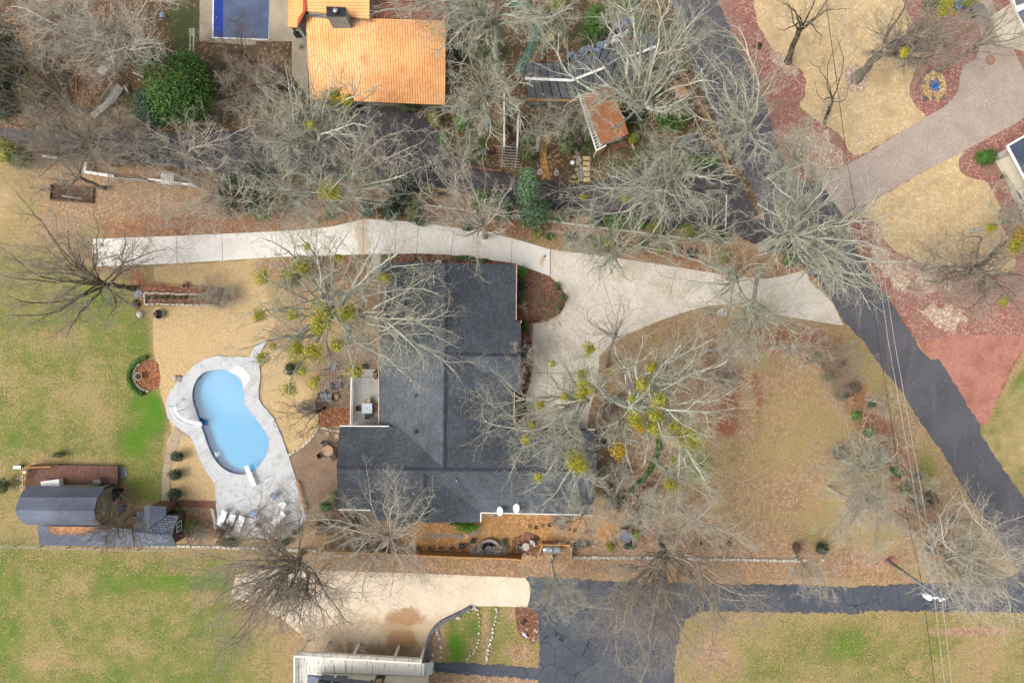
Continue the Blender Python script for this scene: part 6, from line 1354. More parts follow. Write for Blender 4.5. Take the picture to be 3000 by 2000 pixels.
m = MB()
for off in (-.5,.5):
    d = (B-A).normalized(); s_ = Vector((-d.y,d.x,0))*off; m.bar(A+s_+Vector((0,0,.7)), B+s_+Vector((0,0,.7)), .06)
    for k in range(16): q = A.lerp(B,k/15)+s_; m.bar(q, q+Vector((0,0,.7)), .04)
d = (C_-B).normalized(); s_ = Vector((-d.y,d.x,0))*.35; m.bar(B+s_+Vector((0,0,.7)), C_+s_+Vector((0,0,.7)), .06)
m.build('balustrade', M['stone_pale'], r)
MB().bar(P(*t1(0,0,1225,670),.5), P(*t1(0,0,1330,712),.5), .12, .4).bar(P(*t1(0,0,1145,790),.4), P(*t1(0,0,1175,845),.4), .2, .3).build('side_beam', M['stone_pale'], r)
c = P(*t1(0,0,395,505),0); r = thing('round_hoop', 'large grey wire hoop stand under bare branches in the north-west', 'hoop', c); MB().ring(c+Vector((0,0,.6)), .62, .04, 32, 5).build('hoop', M['grey_metal'], r); MB().lathe(c, [(.35,0),(.1,.1),(.08,.55)], 14).build('base', M['stone'], r)
for k in range(3): MB().bar(c+Vector((.6*math.cos(2.1*k), .6*math.sin(2.1*k), .6)), c+Vector((.5*math.cos(2.1*k), .5*math.sin(2.1*k), 0)), .03).build('leg', M['grey_metal'], r)
c = P(*t1(0,0,1505,160),0); r = thing('star_ornament', 'pale blue star shaped metal ornament on the brown lawn', 'ornament', c); pts_ = []
for k in range(10): a_ = math.pi*k/5+.3; R_ = .42 if k%2==0 else .2; pts_.append((c.x+R_*math.cos(a_)*.8, c.y+R_*math.sin(a_)))
MB().prism(pts_, .5, .58, bottom=True).build('star', M['cushion_blue'], r); MB().tube([c,(c.x,c.y,.5)], .03, 6).build('stake', M['grey_metal'], r)
r = thing('path_edging', 'squared orange brick path edging in the north-west garden', 'edging', P(*t1(0,0,700,720))); m = MB()
for a, b in (((620,585),(715,600)),((715,600),(705,690)),((620,585),(618,655)),((618,655),(690,668)),((715,690),(775,690)),((770,650),(770,780)),((700,700),(705,850)),((430,590),(560,580)),((560,580),(580,640)),((700,850),(760,960)),((770,780),(840,940))): m.bar(P(*t1(0,0,*a),.05), P(*t1(0,0,*b),.05), .14, .1)
m.build('bricks', M['mulch_orange'] if 0 else plain('edge_orange', S(190,140,96), S(160,112,76), 2, .9), r)
r = thing('white_trellis', 'weathered white trellis screen beside the covered pool terrace', 'trellis', P(*t1(0,0,1770,400))); m = MB()
for k in range(5): m.bar(P(*t1(0,0,1742+k*11,262),1.8), P(*t1(0,0,1745+k*11,330),1.8), .05)
for k in range(4): m.bar(P(*t1(0,0,1735,270+k*20),1.8), P(*t1(0,0,1792,275+k*20),1.8), .05)
m.bar(P(*t1(0,0,1750,340),1.6), P(*t1(0,0,1746,480),1.6), .1); m.bar(P(*t1(0,0,1785,280),1.7), P(*t1(0,0,1780,540),1.7), .1, .3); m.build('lattice', M['stone_pale'], r)
# ---- north-east fountain
c = P(*t1(3,0,1528,787),0); ft_ = thing('blue_fountain', 'bright blue basin fountain with a pale jar in a ring of golden rocks', 'fountain', c)
MB().lathe(c, [(.5,0),(.52,.14),(.46,.16),(.4,.10)], 32, .86, 1.1).build('basin', plain('blue_water', S(40,120,200), S(60,150,220), 4, .15, fine=.05), ft_, smooth=True)
MB().lathe(c+Vector((.02,0,.1)), [(.1,0),(.2,.15),(.18,.4),(.1,.5),(.12,.55)], 20, 1.1, .8).build('jar', M['sky_glass'], ft_, smooth=True)
rng = random.Random(12); m = MB()
for k in range(520):
    a_ = rng.uniform(0,6.283); q = rng.random()**.5; rx, ry = 1.28*(.42+.58*q)*rng.uniform(.93,1.05), 1.62*(.40+.60*q)*rng.uniform(.93,1.05)
    m.lathe(c+Vector((rx*math.cos(a_), ry*math.sin(a_), 0)), [(rng.uniform(.06,.11),0),(rng.uniform(.05,.1),.07),(.02,.12)], 6, 1, rng.uniform(.6,1.1))
tag(m.build('river_rocks', M['river_rock']), kind='stuff')
for k,(u,v) in enumerate(((1470,665),(1610,905),(1440,905),(1430,760),(1515,905))): boulder(P(*t1(3,0,u,v),.02), .22, .2, .22, M['slate'], ('dark rock at the north end of the golden ring','dark rock south-east of the blue fountain','dark rock south-west of the blue fountain','grey rock west of the blue fountain','small dark rock south of the blue fountain')[k], seed=50+k)
c = P(*t1(3,0,2040,555),.03); r = thing('copper_medallion', 'round rust orange wire medallion on the paver drive edge', 'ornament', c)
for R_ in (.2,.36,.5): MB().ring(c+Vector((0,0,.05)), R_, .03, 28, 5).build('ring', M['rust_orange'] if 0 else plain('rust_wire', S(190,120,60), S(170,100,50), 2, .7) if R_==.2 else M['rust_wire'], r)
sheet('parking_pad', [(2700+u/7.84, v/7.84) for u,v in ((1060,150),(1180,60),(1420,90),(1600,400),(1620,560),(1400,640),(1250,520))], .046, M['asph_edge'], jit=.02)
def k7(u, v, z=0): return P(2700+u/7.84, v/7.84, z)
rng = random.Random(2); m = MB()
for k in range(22): m.box(k7(850+rng.uniform(-60,60), 60+rng.uniform(-60,60)+ (k%3)*50, rng.uniform(.2,.6)), (rng.uniform(.2,.6), rng.uniform(.2,.5), .06), rng.uniform(0,3), (rng.uniform(-.5,.5), rng.uniform(-.5,.5)))
tag(m.build('blue_tarp', M['blue_tarp']), 'bright blue crumpled tarp under the bare tree at the north-east', 'tarp')
for k,(u,v,l_) in enumerate(((740,160,'dark round pot below the yellow shrub at the north-east'), (1050,280,'dark round shrub pot beside the grey pad, upper'), (1110,390,'dark round shrub pot beside the grey pad, lower'), (1960,540,'red terracotta pot by the paver drive'), (1880,600,'dark basket pot by the paver drive'))): urn(k7(u,v,.03), .34 if k in (1,2) else .26, .4, M['black_cover'] if k != 3 else M['rust_orange'], l_)
tag(MB().lathe(P(*t1(3,1,2143,60),.03), [(.16,0),(.2,.15),(.15,.3),(.04,.36)], 12).build('landscape_light', M['black_cover'], smooth=True), 'small black round garden light in the red mulch', 'garden light')
boulder(P(*t1(2,0,2262,425),0), .42, .42, .3, M['soil'], 'dark stump like clump in the red mulch strip by the road', seed=61)
boulder(P(*t1(3,0,790,700),.03), .3, .32, .3, M['black_cover'], 'black rock at the foot of the leaning tree', seed=62)
boulder(P(*t1(3,0,822,742),.03), .22, .22, .22, M['soil'], 'mossy dark rock right of the leaning tree foot', seed=63)
for k,(u,v,l_) in enumerate(((780,378,'grey square stone pillar cap where pavers meet the road'), (398,930,'grey square stone pillar cap beside the apron and road'))):
    c = P(*t1(3,1,u,v),0); r = thing('stone_pillar', l_, 'pillar', c); MB().box(c+Vector((0,0,.45)), (.78,.6,.9), .15).build('shaft', M['stone'], r, bevel=.02); MB().box(c+Vector((0,0,.94)), (.9,.7,.08), .15).build('cap', M['cushion_grey'], r, bevel=.02)
c = P(*t1(2,1,1928,1300),0); r = thing('concrete_pad', 'square concrete pad with small black lid south of the apron', 'pad', c); MB().box(c+Vector((0,0,.06)), (1.12,.75,.12), -.05).build('slab', M['conc_grey'], r, bevel=.02); MB().box(c+Vector((.26,.1,.16)), (.22,.22,.08)).build('lid', M['black_cover'], r)
tag(MB().lathe(P(*t1(2,1,302,785),.06), [(.12,0),(.12,.012),(.02,.014)], 20).build('drain_cover', M['brown_siding']), 'round rusty drain cover in the cream driveway', 'drain cover')
c = P(*t1(1,1,1148,410),0); r = thing('tree_stump', 'cut tree stump with pale orange top beside the driveway', 'stump', c); MB().lathe(c, [(.3,0),(.24,.12),(.2,.35)], 14).build('stump', M['timber_dark'], r); MB().lathe(c+Vector((0,0,.35)), [(.19,0),(.18,.01),(.02,.015)], 14).build('cut_face', M['gold_wood'], r)
for k,(u,v) in enumerate(((1812,824),(1848,827),(1470,818))): urn(P(*t1(1,1,u,v),0), .17 if k < 2 else .26, .3, M['terracotta'] if k < 2 else M['wicker'], ('left of two pale round pots at the north gable of the house','right of two pale round pots at the north gable of the house','dark wire globe planter at the north gable bed')[k])
c = P(*t1(1,1,1678,838),0); r = thing('garden_bench', 'white curved seat against the north gable of the house', 'seat', c); MB().tube([c+Vector((.32*math.cos(t)*1, .3*math.sin(t)-.2, .5)) for t in [math.pi*k/10 for k in range(11)]], .06, 6).build('backrest', M['white_paint'], r); MB().box(c+Vector((0,-.15,.3)), (.5,.3,.06)).build('seat', M['grey_metal'], r)
# ---- utility pole and wires
zt = 10.6
pb = P(2599, 1639, 0); ptop = P(2757, 1752, zt); up = thing('utility_pole', 'tall leaning grey utility pole with a silver transformer and white insulators', 'utility pole', pb)
MB().tube([pb, pb.lerp(ptop,.5), ptop], [.17,.14,.11], 12).build('pole', M['pole_wood'], up, smooth=True)
a, b = pb.lerp(ptop,.38)+Vector((-.03,-.0,.16)), pb.lerp(ptop,.74)+Vector((-.03,0,.15)); MB().tube([a,b], .075, 8).build('cable_guard', M['white_plastic'], up, smooth=True)
c = P(2709.5,1741,8.3); MB().lathe(c, [(.25,0),(.3,.06),(.3,.75),(.26,.85),(.2,.88),(.03,.9)], 20).build('transformer', M['white_plastic'], up, smooth=True)
c = P(2700,1734,7.7); MB().lathe(c, [(.2,0),(.26,.1),(.26,.5),(.1,.6)], 16).build('capacitor', M['grey_metal'], up, smooth=True)
MB().bar(P(2738,1748,9.6), P(2760,1754,9.9), .1).bar(P(2700,1726,8.4), P(2738,1752,9.4), .08).build('bracket', M['galv'], up)
for (x,y,z) in ((2752,1755,10.2),(2761,1751,10.5),(2736,1748,9.6)): MB().lathe(P(x,y,z), [(.05,0),(.13,.06),(.07,.12),(.14,.2),(.05,.3)], 12).build('insulator', M['white_plastic'], up, smooth=True)
def wire(pts, r_, mat, label):
    m = MB(); m.tube([P(*q) for q in pts], r_, 5, cap=False); tag(m.build('power_line', mat), label, 'power line', 'overhead power lines')
def ext(a, b, z0, z1, sag=0): return a, b
xa = [t1(3,0,640,0), t1(3,0,860,1568), t1(3,1,1000,800), t1(3,2,1105,0), t1(3,2,1265,900), t1(3,2,1380,1568), t1(3,3,1530,790), t1(3,3,1622,1568)]
xb = [t1(3,0,697,0), t1(3,0,905,1568), t1(3,1,1050,850), t1(3,2,1162,0), t1(3,2,1322,900), t1(3,2,1445,1568), t1(3,3,1600,790), t1(3,3,1687,1568)]
xc = [t1(3,0,530,0), t1(3,0,740,1568), t1(3,1,880,750), t1(3,2,1012,0), t1(3,2,1105,560), t1(3,2,1240,1450), t1(3,3,1412,640), t1(3,3,1528,1568)]
def line(xs, zm, label, r_, mat):
    z = [zm-.3, zm-1.0, zm-1.2, zm-1.1, zm-.8, zm-.5, zm, zm-.2]
    a, b = xs[0], xs[1]; pre = (a[0]-(b[0]-a[0])*1.2, a[1]-(b[1]-a[1])*1.2); c_, d_ = xs[-2], xs[-1]; post = (d_[0]+(d_[0]-c_[0])*2, d_[1]+(d_[1]-c_[1])*2)
    wire([(*pre, zm+.6)] + [(*p, q) for p, q in zip(xs, z)] + [(*post, zm-.6)], r_, mat, label)
line(xa, 9.6, 'pale overhead wire, the middle one of three over the road', .026, M['wire']); line(xb, 10.6, 'pale overhead wire, easternmost of three over the road', .026, M['wire']); line(xc, 8.4, 'dark overhead cable, westernmost of three over the road', .032, M['wire_dark'])
sheet('bare_soil', T(3,3,(1060,440),(1120,395),(1180,420),(1170,470),(1100,490),(1070,480)), .010, M['clay'], smooth=3, jit=.12)
# fallen leaves over lawns and paving
rng = np.random.RandomState(5)
def scatter(name, boxes, seed, mat, z=.07, s0=.05, s1=.09):
    rng = np.random.RandomState(seed); C_ = []
    for (x0,y0,x1,y1,n_) in boxes:
        x = rng.uniform(x0,x1,n_)/.784; y = rng.uniform(y0,y1,n_)/.784; C_.append(np.stack([(x-1500)*PX, -(y-1000)*PX, np.full(n_, z)+rng.uniform(0,.02,n_)],1))
    C_ = np.concatenate(C_); n_ = len(C_); a = rng.uniform(0,6.28,n_); s_ = rng.uniform(s0,s1,n_)
    d1 = np.stack([np.cos(a), np.sin(a), rng.uniform(-.3,.3,n_)],1)*s_[:,None]; d2 = np.stack([-np.sin(a), np.cos(a), rng.uniform(-.3,.3,n_)],1)*(s_*rng.uniform(.5,.8,n_))[:,None]
    V = np.stack([C_-d1, C_-d2, C_+d1, C_+d2],1).reshape(-1,3); return tag(npmesh(name, V, np.arange(len(V)).reshape(-1,4), mat), kind='stuff')
scatter('fallen_leaves', [(700,1285,1500,1325,2400),(1500,1290,2100,1335,1800),(1580,1400,2200,1568,1500),(0,1270,560,1320,420),(380,1265,600,1320,260),(0,1300,650,1568,260),(1180,1440,1240,1530,300),(1240,1340,2100,1400,90),(2060,1080,2200,1300,160),(1000,1390,1240,1530,90),(2200,1400,2352,1568,260)], 1, M['leaf_scatter'])
scatter('fallen_leaves', [(1400,820,2050,1280,1500),(950,1190,1370,1260,500),(60,430,750,560,1200),(1020,90,1560,460,1500),(500,240,800,430,600),(880,240,1340,430,260),(100,20,500,420,1200),(1150,420,1650,540,400),(1030,600,1300,1100,60),(1900,760,2300,1340,300)], 2, M['leaf_scatter'], s0=.035, s1=.07)
# ================================================================ bare trees
def frames(D):
    up = np.where(np.abs(D[..., 2:3]) < .9, np.array([0,0,1.0]), np.array([1.0,0,0]))
    X = np.cross(D, up); X /= np.linalg.norm(X, axis=-1, keepdims=True)+1e-9
    return X, np.cross(X, D)
def tubes_np(pts, rad, sides):
    B, n, _ = pts.shape; T_ = np.gradient(pts, axis=1); T_ /= np.linalg.norm(T_, axis=-1, keepdims=True)+1e-9
    X, Y = frames(T_); a = np.arange(sides)*2*np.pi/sides
    V = pts[:, :, None, :] + rad[:, :, None, None]*(X[:, :, None, :]*np.cos(a)[None, None, :, None]+Y[:, :, None, :]*np.sin(a)[None, None, :, None])
    idx = np.arange(B*n*sides).reshape(B, n, sides); nx_ = np.roll(idx, -1, axis=2)
    Q = np.stack([idx[:, :-1], nx_[:, :-1], nx_[:, 1:], idx[:, 1:]], -1).reshape(-1, 4)
    return V.reshape(-1, 3), Q
def merge(parts):
    Vs, Qs, k = [], [], 0
    for V, Q in parts: Vs.append(V); Qs.append(Q+k); k += len(V)
    return np.concatenate(Vs), np.concatenate(Qs)
def shoot(rng, P0, D, L, R, n, jit, trop, tip=.35, curl=0.0):
    B = len(P0); pts = np.zeros((B, n+1, 3)); pts[:, 0] = P0; d = D.copy(); bend = rng.normal(0, curl, (B, 3))
    for i in range(n):
        d = d + rng.normal(0, jit, (B, 3)) + bend; d[:, 2] += trop; d /= np.linalg.norm(d, axis=1, keepdims=True)
        pts[:, i+1] = pts[:, i] + d*(L/n)[:, None]
    t = np.linspace(0, 1, n+1); rad = R[:, None]*(1-(1-tip)*t[None])
    return pts, rad
def kids(rng, pts, rad, L, k, ang, lf, rf, t0=.2):
    B, n1, _ = pts.shape; n = n1-1; k = int(k)
    t = (np.arange(k)[None]+rng.uniform(.1, .9, (B, k)))/k*(1-t0)+t0; t = np.clip(t, 0, .999); f = t*n; i = f.astype(int); f -= i
    b = np.arange(B)[:, None]; p = pts[b, i]*(1-f[..., None])+pts[b, i+1]*f[..., None]; r = rad[b, i]*(1-f)+rad[b, i+1]*f
    d = pts[b, i+1]-pts[b, i]; d /= np.linalg.norm(d, axis=-1, keepdims=True)+1e-9
    X, Y = frames(d); ph = rng.uniform(0, 6.283, (B, k)); an = np.radians(rng.uniform(*ang, (B, k)))
    nd = d*np.cos(an)[..., None]+(X*np.cos(ph)[..., None]+Y*np.sin(ph)[..., None])*np.sin(an)[..., None]
    LL = L[:, None]*rng.uniform(*lf, (B, k))*(1-.45*t)
    return p.reshape(-1, 3), nd.reshape(-1, 3), LL.reshape(-1), (r*rf).reshape(-1)
def bare_tree(name, label, base, fork, limbs, bk='bark_lichen', tw='twig_lichen', lb=None, trunk_r=.22, seed=0, jit=.13, dens=1.0, curl=.05, twig=.0075, mist=(), cat='tree', deep=True, ang=(25, 60), group=None, droop=0.0, trop=.02, sag=.12):
    """base, fork (x, y[, z]); limbs are points (x, y, z) that the main limbs reach."""
    rng = np.random.RandomState(seed); b0 = np.array(P(base[0], base[1], 0)); f0 = np.array(P(*fork))
    root = thing(name, label, cat, tuple(b0), group)
    m = 7; wig = 1.35; t = np.linspace(0, 1, m)[:, None]; tr = b0+(f0-b0)*t; tr[1:-1] += rng.normal(0, .08, (m-2, 3))*[1,1,0]
    ft = np.array([1.5, 1.08, 1, .96, .92, .88, .84])*trunk_r
    parts = [tubes_np(tr[None], ft[None], 9)]
    n0 = 16; LP, LR, LL = [], [], []
    for k, q in enumerate(limbs):
        e = np.array(P(*q)); L = np.linalg.norm(e-f0); s = np.linspace(0, 1, n0+1)[:, None]
        st = tr[-1-(k % 2)*1] if L > 2 else f0
        d0 = (e-st)/L; d0[2] += sag*1.6; d0 /= np.linalg.norm(d0)
        w_, _ = shoot(rng, st[None], d0[None], np.array([L*1.04]), np.array([1.0]), n0, jit*wig, -sag*.14, .3, 0)
        p = w_[0]; p = p+s*(e-p[-1]); LP.append(p); LL.append(L); r0 = trunk_r*min(.50, .20+.036*L)*rng.uniform(.75, 1.15)
        LR.append(r0*(1-.84*s[:, 0]**.75))
    LP = np.array(LP); LR = np.maximum(np.array(LR), .016); LL = np.array(LL)
    cr = []
    if lb: cr.append(tubes_np(LP, LR, 6))
    else: parts.append(tubes_np(LP, LR, 6))
    V, Q = merge(parts); npmesh('trunk', V, Q, M[bk], root, smooth=True)
    k1 = max(4, int(8*dens)); a = kids(rng, LP, LR, LL, k1, ang, (.26, .66), .58, .12)
    a[1][:, 2] += .10; p1, r1 = shoot(rng, a[0], a[1]/np.linalg.norm(a[1], axis=1, keepdims=True), a[2], np.maximum(a[3], twig*2.0), 8, jit*1.35, trop-droop, .3, curl); cr.append(tubes_np(p1, r1, 4))
    a2 = kids(rng, p1, r1, a[2], max(4, int(6*dens)), ang, (.35, .70), .6, .15)
    p2, r2 = shoot(rng, a2[0], a2[1], a2[2], np.maximum(a2[3]*.9, twig), 5, jit*1.6, trop-droop, .5, curl); cr.append(tubes_np(p2, r2, 3))
    if deep:
        a3 = kids(rng, p2, r2, a2[2], 4, ang, (.4, .85), .7, .15); a3L = np.maximum(a3[2], .25)
        p3, r3 = shoot(rng, a3[0], a3[1], a3L, np.maximum(a3[3]*.9, twig*.8), 2, jit*1.8, trop-droop, .6, curl); cr.append(tubes_np(p3, r3, 3))
    V, Q = merge(cr); npmesh('crown', V, Q, M[tw], root)
    for i, q in enumerate(mist):
        x, y, z, r_ = q[:4]; foliage('mistletoe_clump', P(x, y, z), (r_*1.35, r_*1.35, r_), int(1500*r_**1.5)+90, .085, M[q[4] if len(q) > 4 else 'mistletoe'], root, seed*50+i, hollow=.1, amp=.75, lumps=6)
    return root
def foliage(name, c, rad, n_, leaf, mat, parent, seed, hollow=.55, lumps=5, up=.25, amp=.42):
    rng = np.random.RandomState(seed % (2**31)); c = np.array(c)
    lc = rng.normal(0, 1, (lumps, 3)); lc /= np.linalg.norm(lc, axis=1, keepdims=True); lc[:, 2] = np.abs(lc[:, 2])*.6; lc /= np.linalg.norm(lc, axis=1, keepdims=True)
    d = rng.normal(0, 1, (n_, 3)); d /= np.linalg.norm(d, axis=1, keepdims=True)
    lw = rng.uniform(.4, 1.2, lumps)*amp; g = 1-amp*.55+(lw[None]*np.exp(5*((d@lc.T)-1))).max(1)+(.05+.12*amp)*rng.normal(0, 1, n_)
    q = (hollow**3+rng.rand(n_)*(1-hollow**3))**(1/3)
    p = d*(g*q)[:, None]*np.array(rad)+c
    nr = d+rng.normal(0, .55, (n_, 3)); nr[:, 2] += up; nr /= np.linalg.norm(nr, axis=1, keepdims=True)
    X, Y = frames(nr); a = rng.uniform(0, 6.28, (n_, 1)); U = X*np.cos(a)+Y*np.sin(a); W_ = np.cross(nr, U); s = leaf*rng.uniform(.6, 1.3, (n_, 1))
    V = np.stack([p-U*s, p-W_*s*.55, p+U*s, p+W_*s*.55], 1).reshape(-1, 3)
    return npmesh(name, V, np.arange(len(V)).reshape(-1, 4), mat, parent)
def rel(c, r, pts, z): return [(*t1(c, r, p[0], p[1]), p[2] if len(p) > 2 else z) for p in pts]
def bp(fx, fy, z): s = (H-z)/H; return (1500+(fx-1500)*s, 1000+(fy-1000)*s)   # foot of a vertical trunk whose top is seen at fx, fy
def TR(label, fork, fz, groups, base=None, mist=(), **kw):
    f = t1(*fork); limbs = []
    for (c, r, z, pts) in groups: limbs += rel(c, r, pts, z)
    b = t1(*base) if base else bp(*f, fz)
    ml = [(*t1(c, r, u, v), z, rr) + tuple(o) for (c, r, z, lst) in mist for (u, v, rr, *o) in lst]
    return bare_tree(kw.pop('name', 'bare_tree'), label, b, (*f, fz), limbs, mist=ml, **kw)
LI = dict(bk='bark_lichen', tw='twig_lichen'); GR = dict(bk='bark_grey', tw='twig_grey'); BR = dict(bk='bark_brown', tw='twig_brown'); PA = dict(bk='bark_pale', tw='twig_pale')
GRP = dict(group='bare winter trees')
TR('broad bare tree with dark limbs over the west end of the driveway', (0,1,945,1040), 5.5, [(0,1,11,[(0,950),(0,700),(150,200),(440,560),(620,560),(700,640,8),(850,380),(1140,620,8),(1560,690,9),(1400,920,7),(1330,1330,7),(980,1380,9),(600,1540),(280,1420),(40,1330),(60,1130),(350,700,8),(250,950,9),(960,640,8)])], base=(0,1,1225,1080), bk='bark_brown', tw='twig_grey', trunk_r=.27, seed=1, twig=.010, dens=1.6)
TR('huge pale limbed tree with many mistletoe clumps west of the house', (1,1,700,1290), 8, [(1,1,13,[(-20,900),(100,640),(230,620),(380,580),(560,560),(740,620,11),(850,540),(1150,560),(1380,600),(1500,860),(1530,1000),(1680,1130),(1760,1300),(1660,1500),(-150,1350),(20,1200,10)]), (1,2,13,[(1820,280),(1540,270),(1400,330),(900,320),(600,440),(300,500),(0,260),(-160,80),(1050,120,11)])],
   mist=[(1,1,11.5,[(600,1330,1.15),(820,1320,.75),(430,880,.6),(60,980,.7),(30,1330,.55),(470,700,.3),(1180,980,.5),(760,800,.4),(560,1450,.5),(330,1330,.5),(300,950,.6)]), (1,2,11.5,[(370,70,.8),(520,100,.85),(740,30,.6),(910,260,.65),(545,370,.55),(310,440,.65),(60,160,.6),(150,50,.3),(440,270,.35)])], trunk_r=.40, seed=2, dens=1.3, **LI)
TR('small dark stemmed bare tree beside the pool and red mulch bed', (1,2,560,650), 2.2, [(1,2,5,[(150,740),(190,650),(240,560),(300,820),(410,870),(470,860),(640,540),(740,700),(780,860),(440,530),(330,600),(650,860)])], base=(1,2,630,610), bk='bark_dark', tw='twig_brown', trunk_r=.13, seed=3, dens=1.0, twig=.0065)
TR('large pale limbed tree in the east lawn with golden mistletoe clumps', (2,2,1090,610), 9, [(2,2,13,[(940,20),(1200,-60),(1560,20),(1860,-30),(1900,200),(1830,450),(2060,460),(1930,740),(1620,860),(960,120),(720,150),(1320,60),(1700,80),(1980,180),(2040,620),(1760,880),(1780,1280),(1400,720,11),(1030,860,10),(900,950),(1230,1120),(1100,1200),(750,860,11),(1450,640,11)])],
   mist=[(2,2,12,[(1135,730,.75),(1175,800,.35,'mistletoe_gold'),(1350,540,.75),(1310,690,.6),(980,1000,.72,'mistletoe_gold'),(1530,890,.6,'mistletoe_gold'),(1680,860,.9),(1640,950,.7),(1300,800,.55),(1200,400,.55),(1280,240,.45),(1500,790,.6),(1100,520,.3)])], trunk_r=.40, seed=4, dens=1.25, **LI)
TR('pale limbed tree leaning over the parking court beside the house', (2,2,690,540), 8, [(2,2,12,[(330,180),(420,100),(600,20),(690,-60),(200,400),(0,500),(-130,680),(60,770),(100,980),(0,1060),(330,620),(850,330),(560,330,9)]), (1,2,12,[(2110,540),(2090,720)])],
   mist=[(2,2,11,[(670,400,.7),(720,70,.5),(640,470,.5),(480,500,.35),(190,770,.35),(370,200,.3),(720,440,.55),(640,310,.5),(260,580,.35)])], trunk_r=.32, seed=5, dens=1.2, **LI)
TR('pale bare tree over the east wing roof with one yellow mistletoe', (2,2,640,870), 9, [(2,2,12,[(150,930),(0,1060),(90,1150),(220,1300),(280,1568),(500,1560),(700,1180),(420,1000),(540,1300),(330,1130),(60,1400),(760,1290)])], mist=[(2,2,12,[(590,1110,.9),(620,1160,.5),(130,900,.4),(240,1240,.35)])], trunk_r=.26, seed=6, dens=1.2, **LI)
TR('pale multi limbed tree south-east of the diagonal hedge', (2,2,1430,1190), 7, [(2,2,11,[(1900,1390),(1740,1270),(1500,1568),(1300,1500),(1170,1568),(1640,1160),(1560,960),(1820,1460),(1380,1000),(1660,1060),(1720,1000)]), (2,3,11,[(1650,150),(1350,100)])], mist=[(2,2,10,[(1450,1320,.5),(1480,1100,.4)])], trunk_r=.26, seed=7, dens=1.3, **LI)
TR('low pale bare tree over the dark shrubs at the east wing corner', (2,2,960,1400), 4.5, [(2,2,7,[(820,1440),(800,1300),(900,1180),(1000,1180),(1130,1240),(1150,1330),(860,1568),(960,1568),(1080,1540),(760,1568)]), (2,3,7,[(760,150),(900,120)])], trunk_r=.15, seed=8, dens=1.1, **PA)
TR('slender pale tree spreading over the apron east of the house', (2,1,952,1500), 8, [(2,1,11,[(940,1080),(720,1250),(860,1230),(1020,1230),(1180,1250),(1130,1400),(660,1370),(820,1400)]), (2,2,11,[(1100,50),(800,60),(640,-80)])], base=(2,2,860,230), bk='bark_grey', tw='twig_grey', trunk_r=.16, seed=9, dens=.9, twig=.0065)
TR('dark trunked tree fanning pale limbs over the lower asphalt', (2,3,1415,380), 4, [(2,3,12,[(770,1300),(680,980),(640,850),(990,1430),(1180,1568),(1280,1400),(1450,1500),(1500,1350),(1680,1390),(1880,1350),(2200,1050),(2352,890),(2340,760),(2000,640),(870,700),(1060,560),(1240,1300),(1080,1500),(1330,1250),(1750,1250),(2100,900),(820,1000),(1400,1120),(2250,820)])], base=(2,3,1340,190), bk='bark_dark', lb='bark_lichen', tw='twig_grey', trunk_r=.30, seed=10, dens=1.25)
TR('small pale tree fanning over the seam of concrete and asphalt', (2,3,385,600), 3.6, [(2,3,6.5,[(200,760),(240,900),(330,1000),(470,990),(540,970),(650,820),(620,730),(420,880),(230,820),(560,880),(350,850),(490,760),(110,560),(560,640)])], base=(2,3,370,400), trunk_r=.14, seed=11, dens=1.2, **LI)
TR('dark trunked tree fanning south-west over the south driveway', (1,3,365,460), 4, [(1,3,12,[(-20,860),(60,900),(210,970),(250,950),(540,1180),(430,1100),(840,1160),(900,1030),(790,830),(640,760),(-120,700),(-100,500),(120,120),(240,60),(-60,250),(480,960),(150,820)]), (0,3,12,[(1950,880),(1780,640),(1850,1100),(2050,1200),(2250,1150),(1700,520),(2000,1350),(1900,400)]), (1,2,12,[(60,1330),(240,1350)])], base=(1,3,430,360), bk='bark_brown', tw='twig_grey', trunk_r=.26, seed=12, lb='bark_grey', twig=.010, dens=1.6)
TR('white limbed tree between the house and the timber fence', (1,3,1245,225), 7, [(1,2,10,[(770,1420),(1020,1210),(1160,1160),(1310,1210),(1390,1330),(1640,1400),(1500,1480)]), (1,3,10,[(380,110),(560,40),(460,480),(700,400),(1420,160),(1480,260),(1560,620),(980,780),(1240,940),(1330,740),(1520,640),(760,780),(1650,700),(1050,600),(1350,560),(800,180),(900,-60)])], base=(1,3,1150,345), trunk_r=.19, seed=13, dens=1.15, jit=.14, **PA)
TR('small white barked tree leaning out over the lower asphalt drive', (3,3,330,480), 3.8, [(3,3,6.5,[(200,640),(280,760),(400,740),(560,820),(670,660),(640,560),(480,790),(180,500),(600,720),(350,660),(540,660),(450,560)])], base=(3,3,245,385), trunk_r=.13, seed=14, dens=1.2, **PA)
TR('black trunked tree with a wide pale crown at the road corner', (3,3,1640,395), 3.5, [(3,3,12,[(1560,10),(1680,60),(1800,-80),(1990,60),(2150,190),(2300,330),(2400,500),(2400,700),(2300,870),(2100,1000),(1900,950),(1700,860),(1600,760),(1560,560),(2250,960),(1400,150),(1800,250),(2000,700),(2200,600),(2050,350),(1950,820)])], base=(3,3,1475,325), bk='bark_dark', lb='bark_pale', tw='twig_pale', trunk_r=.34, seed=15, dens=1.3)
TR('pale spreading tree on the edge of the orange road bed', (3,2,900,1160), 6, [(3,2,10,[(900,700),(690,700),(650,930),(370,1280),(400,1130),(610,1040),(480,1380),(730,1380),(1170,870),(1110,1060),(1250,1120),(780,780),(1000,1000),(560,1180)])], trunk_r=.2, seed=16, dens=1.1, **LI)
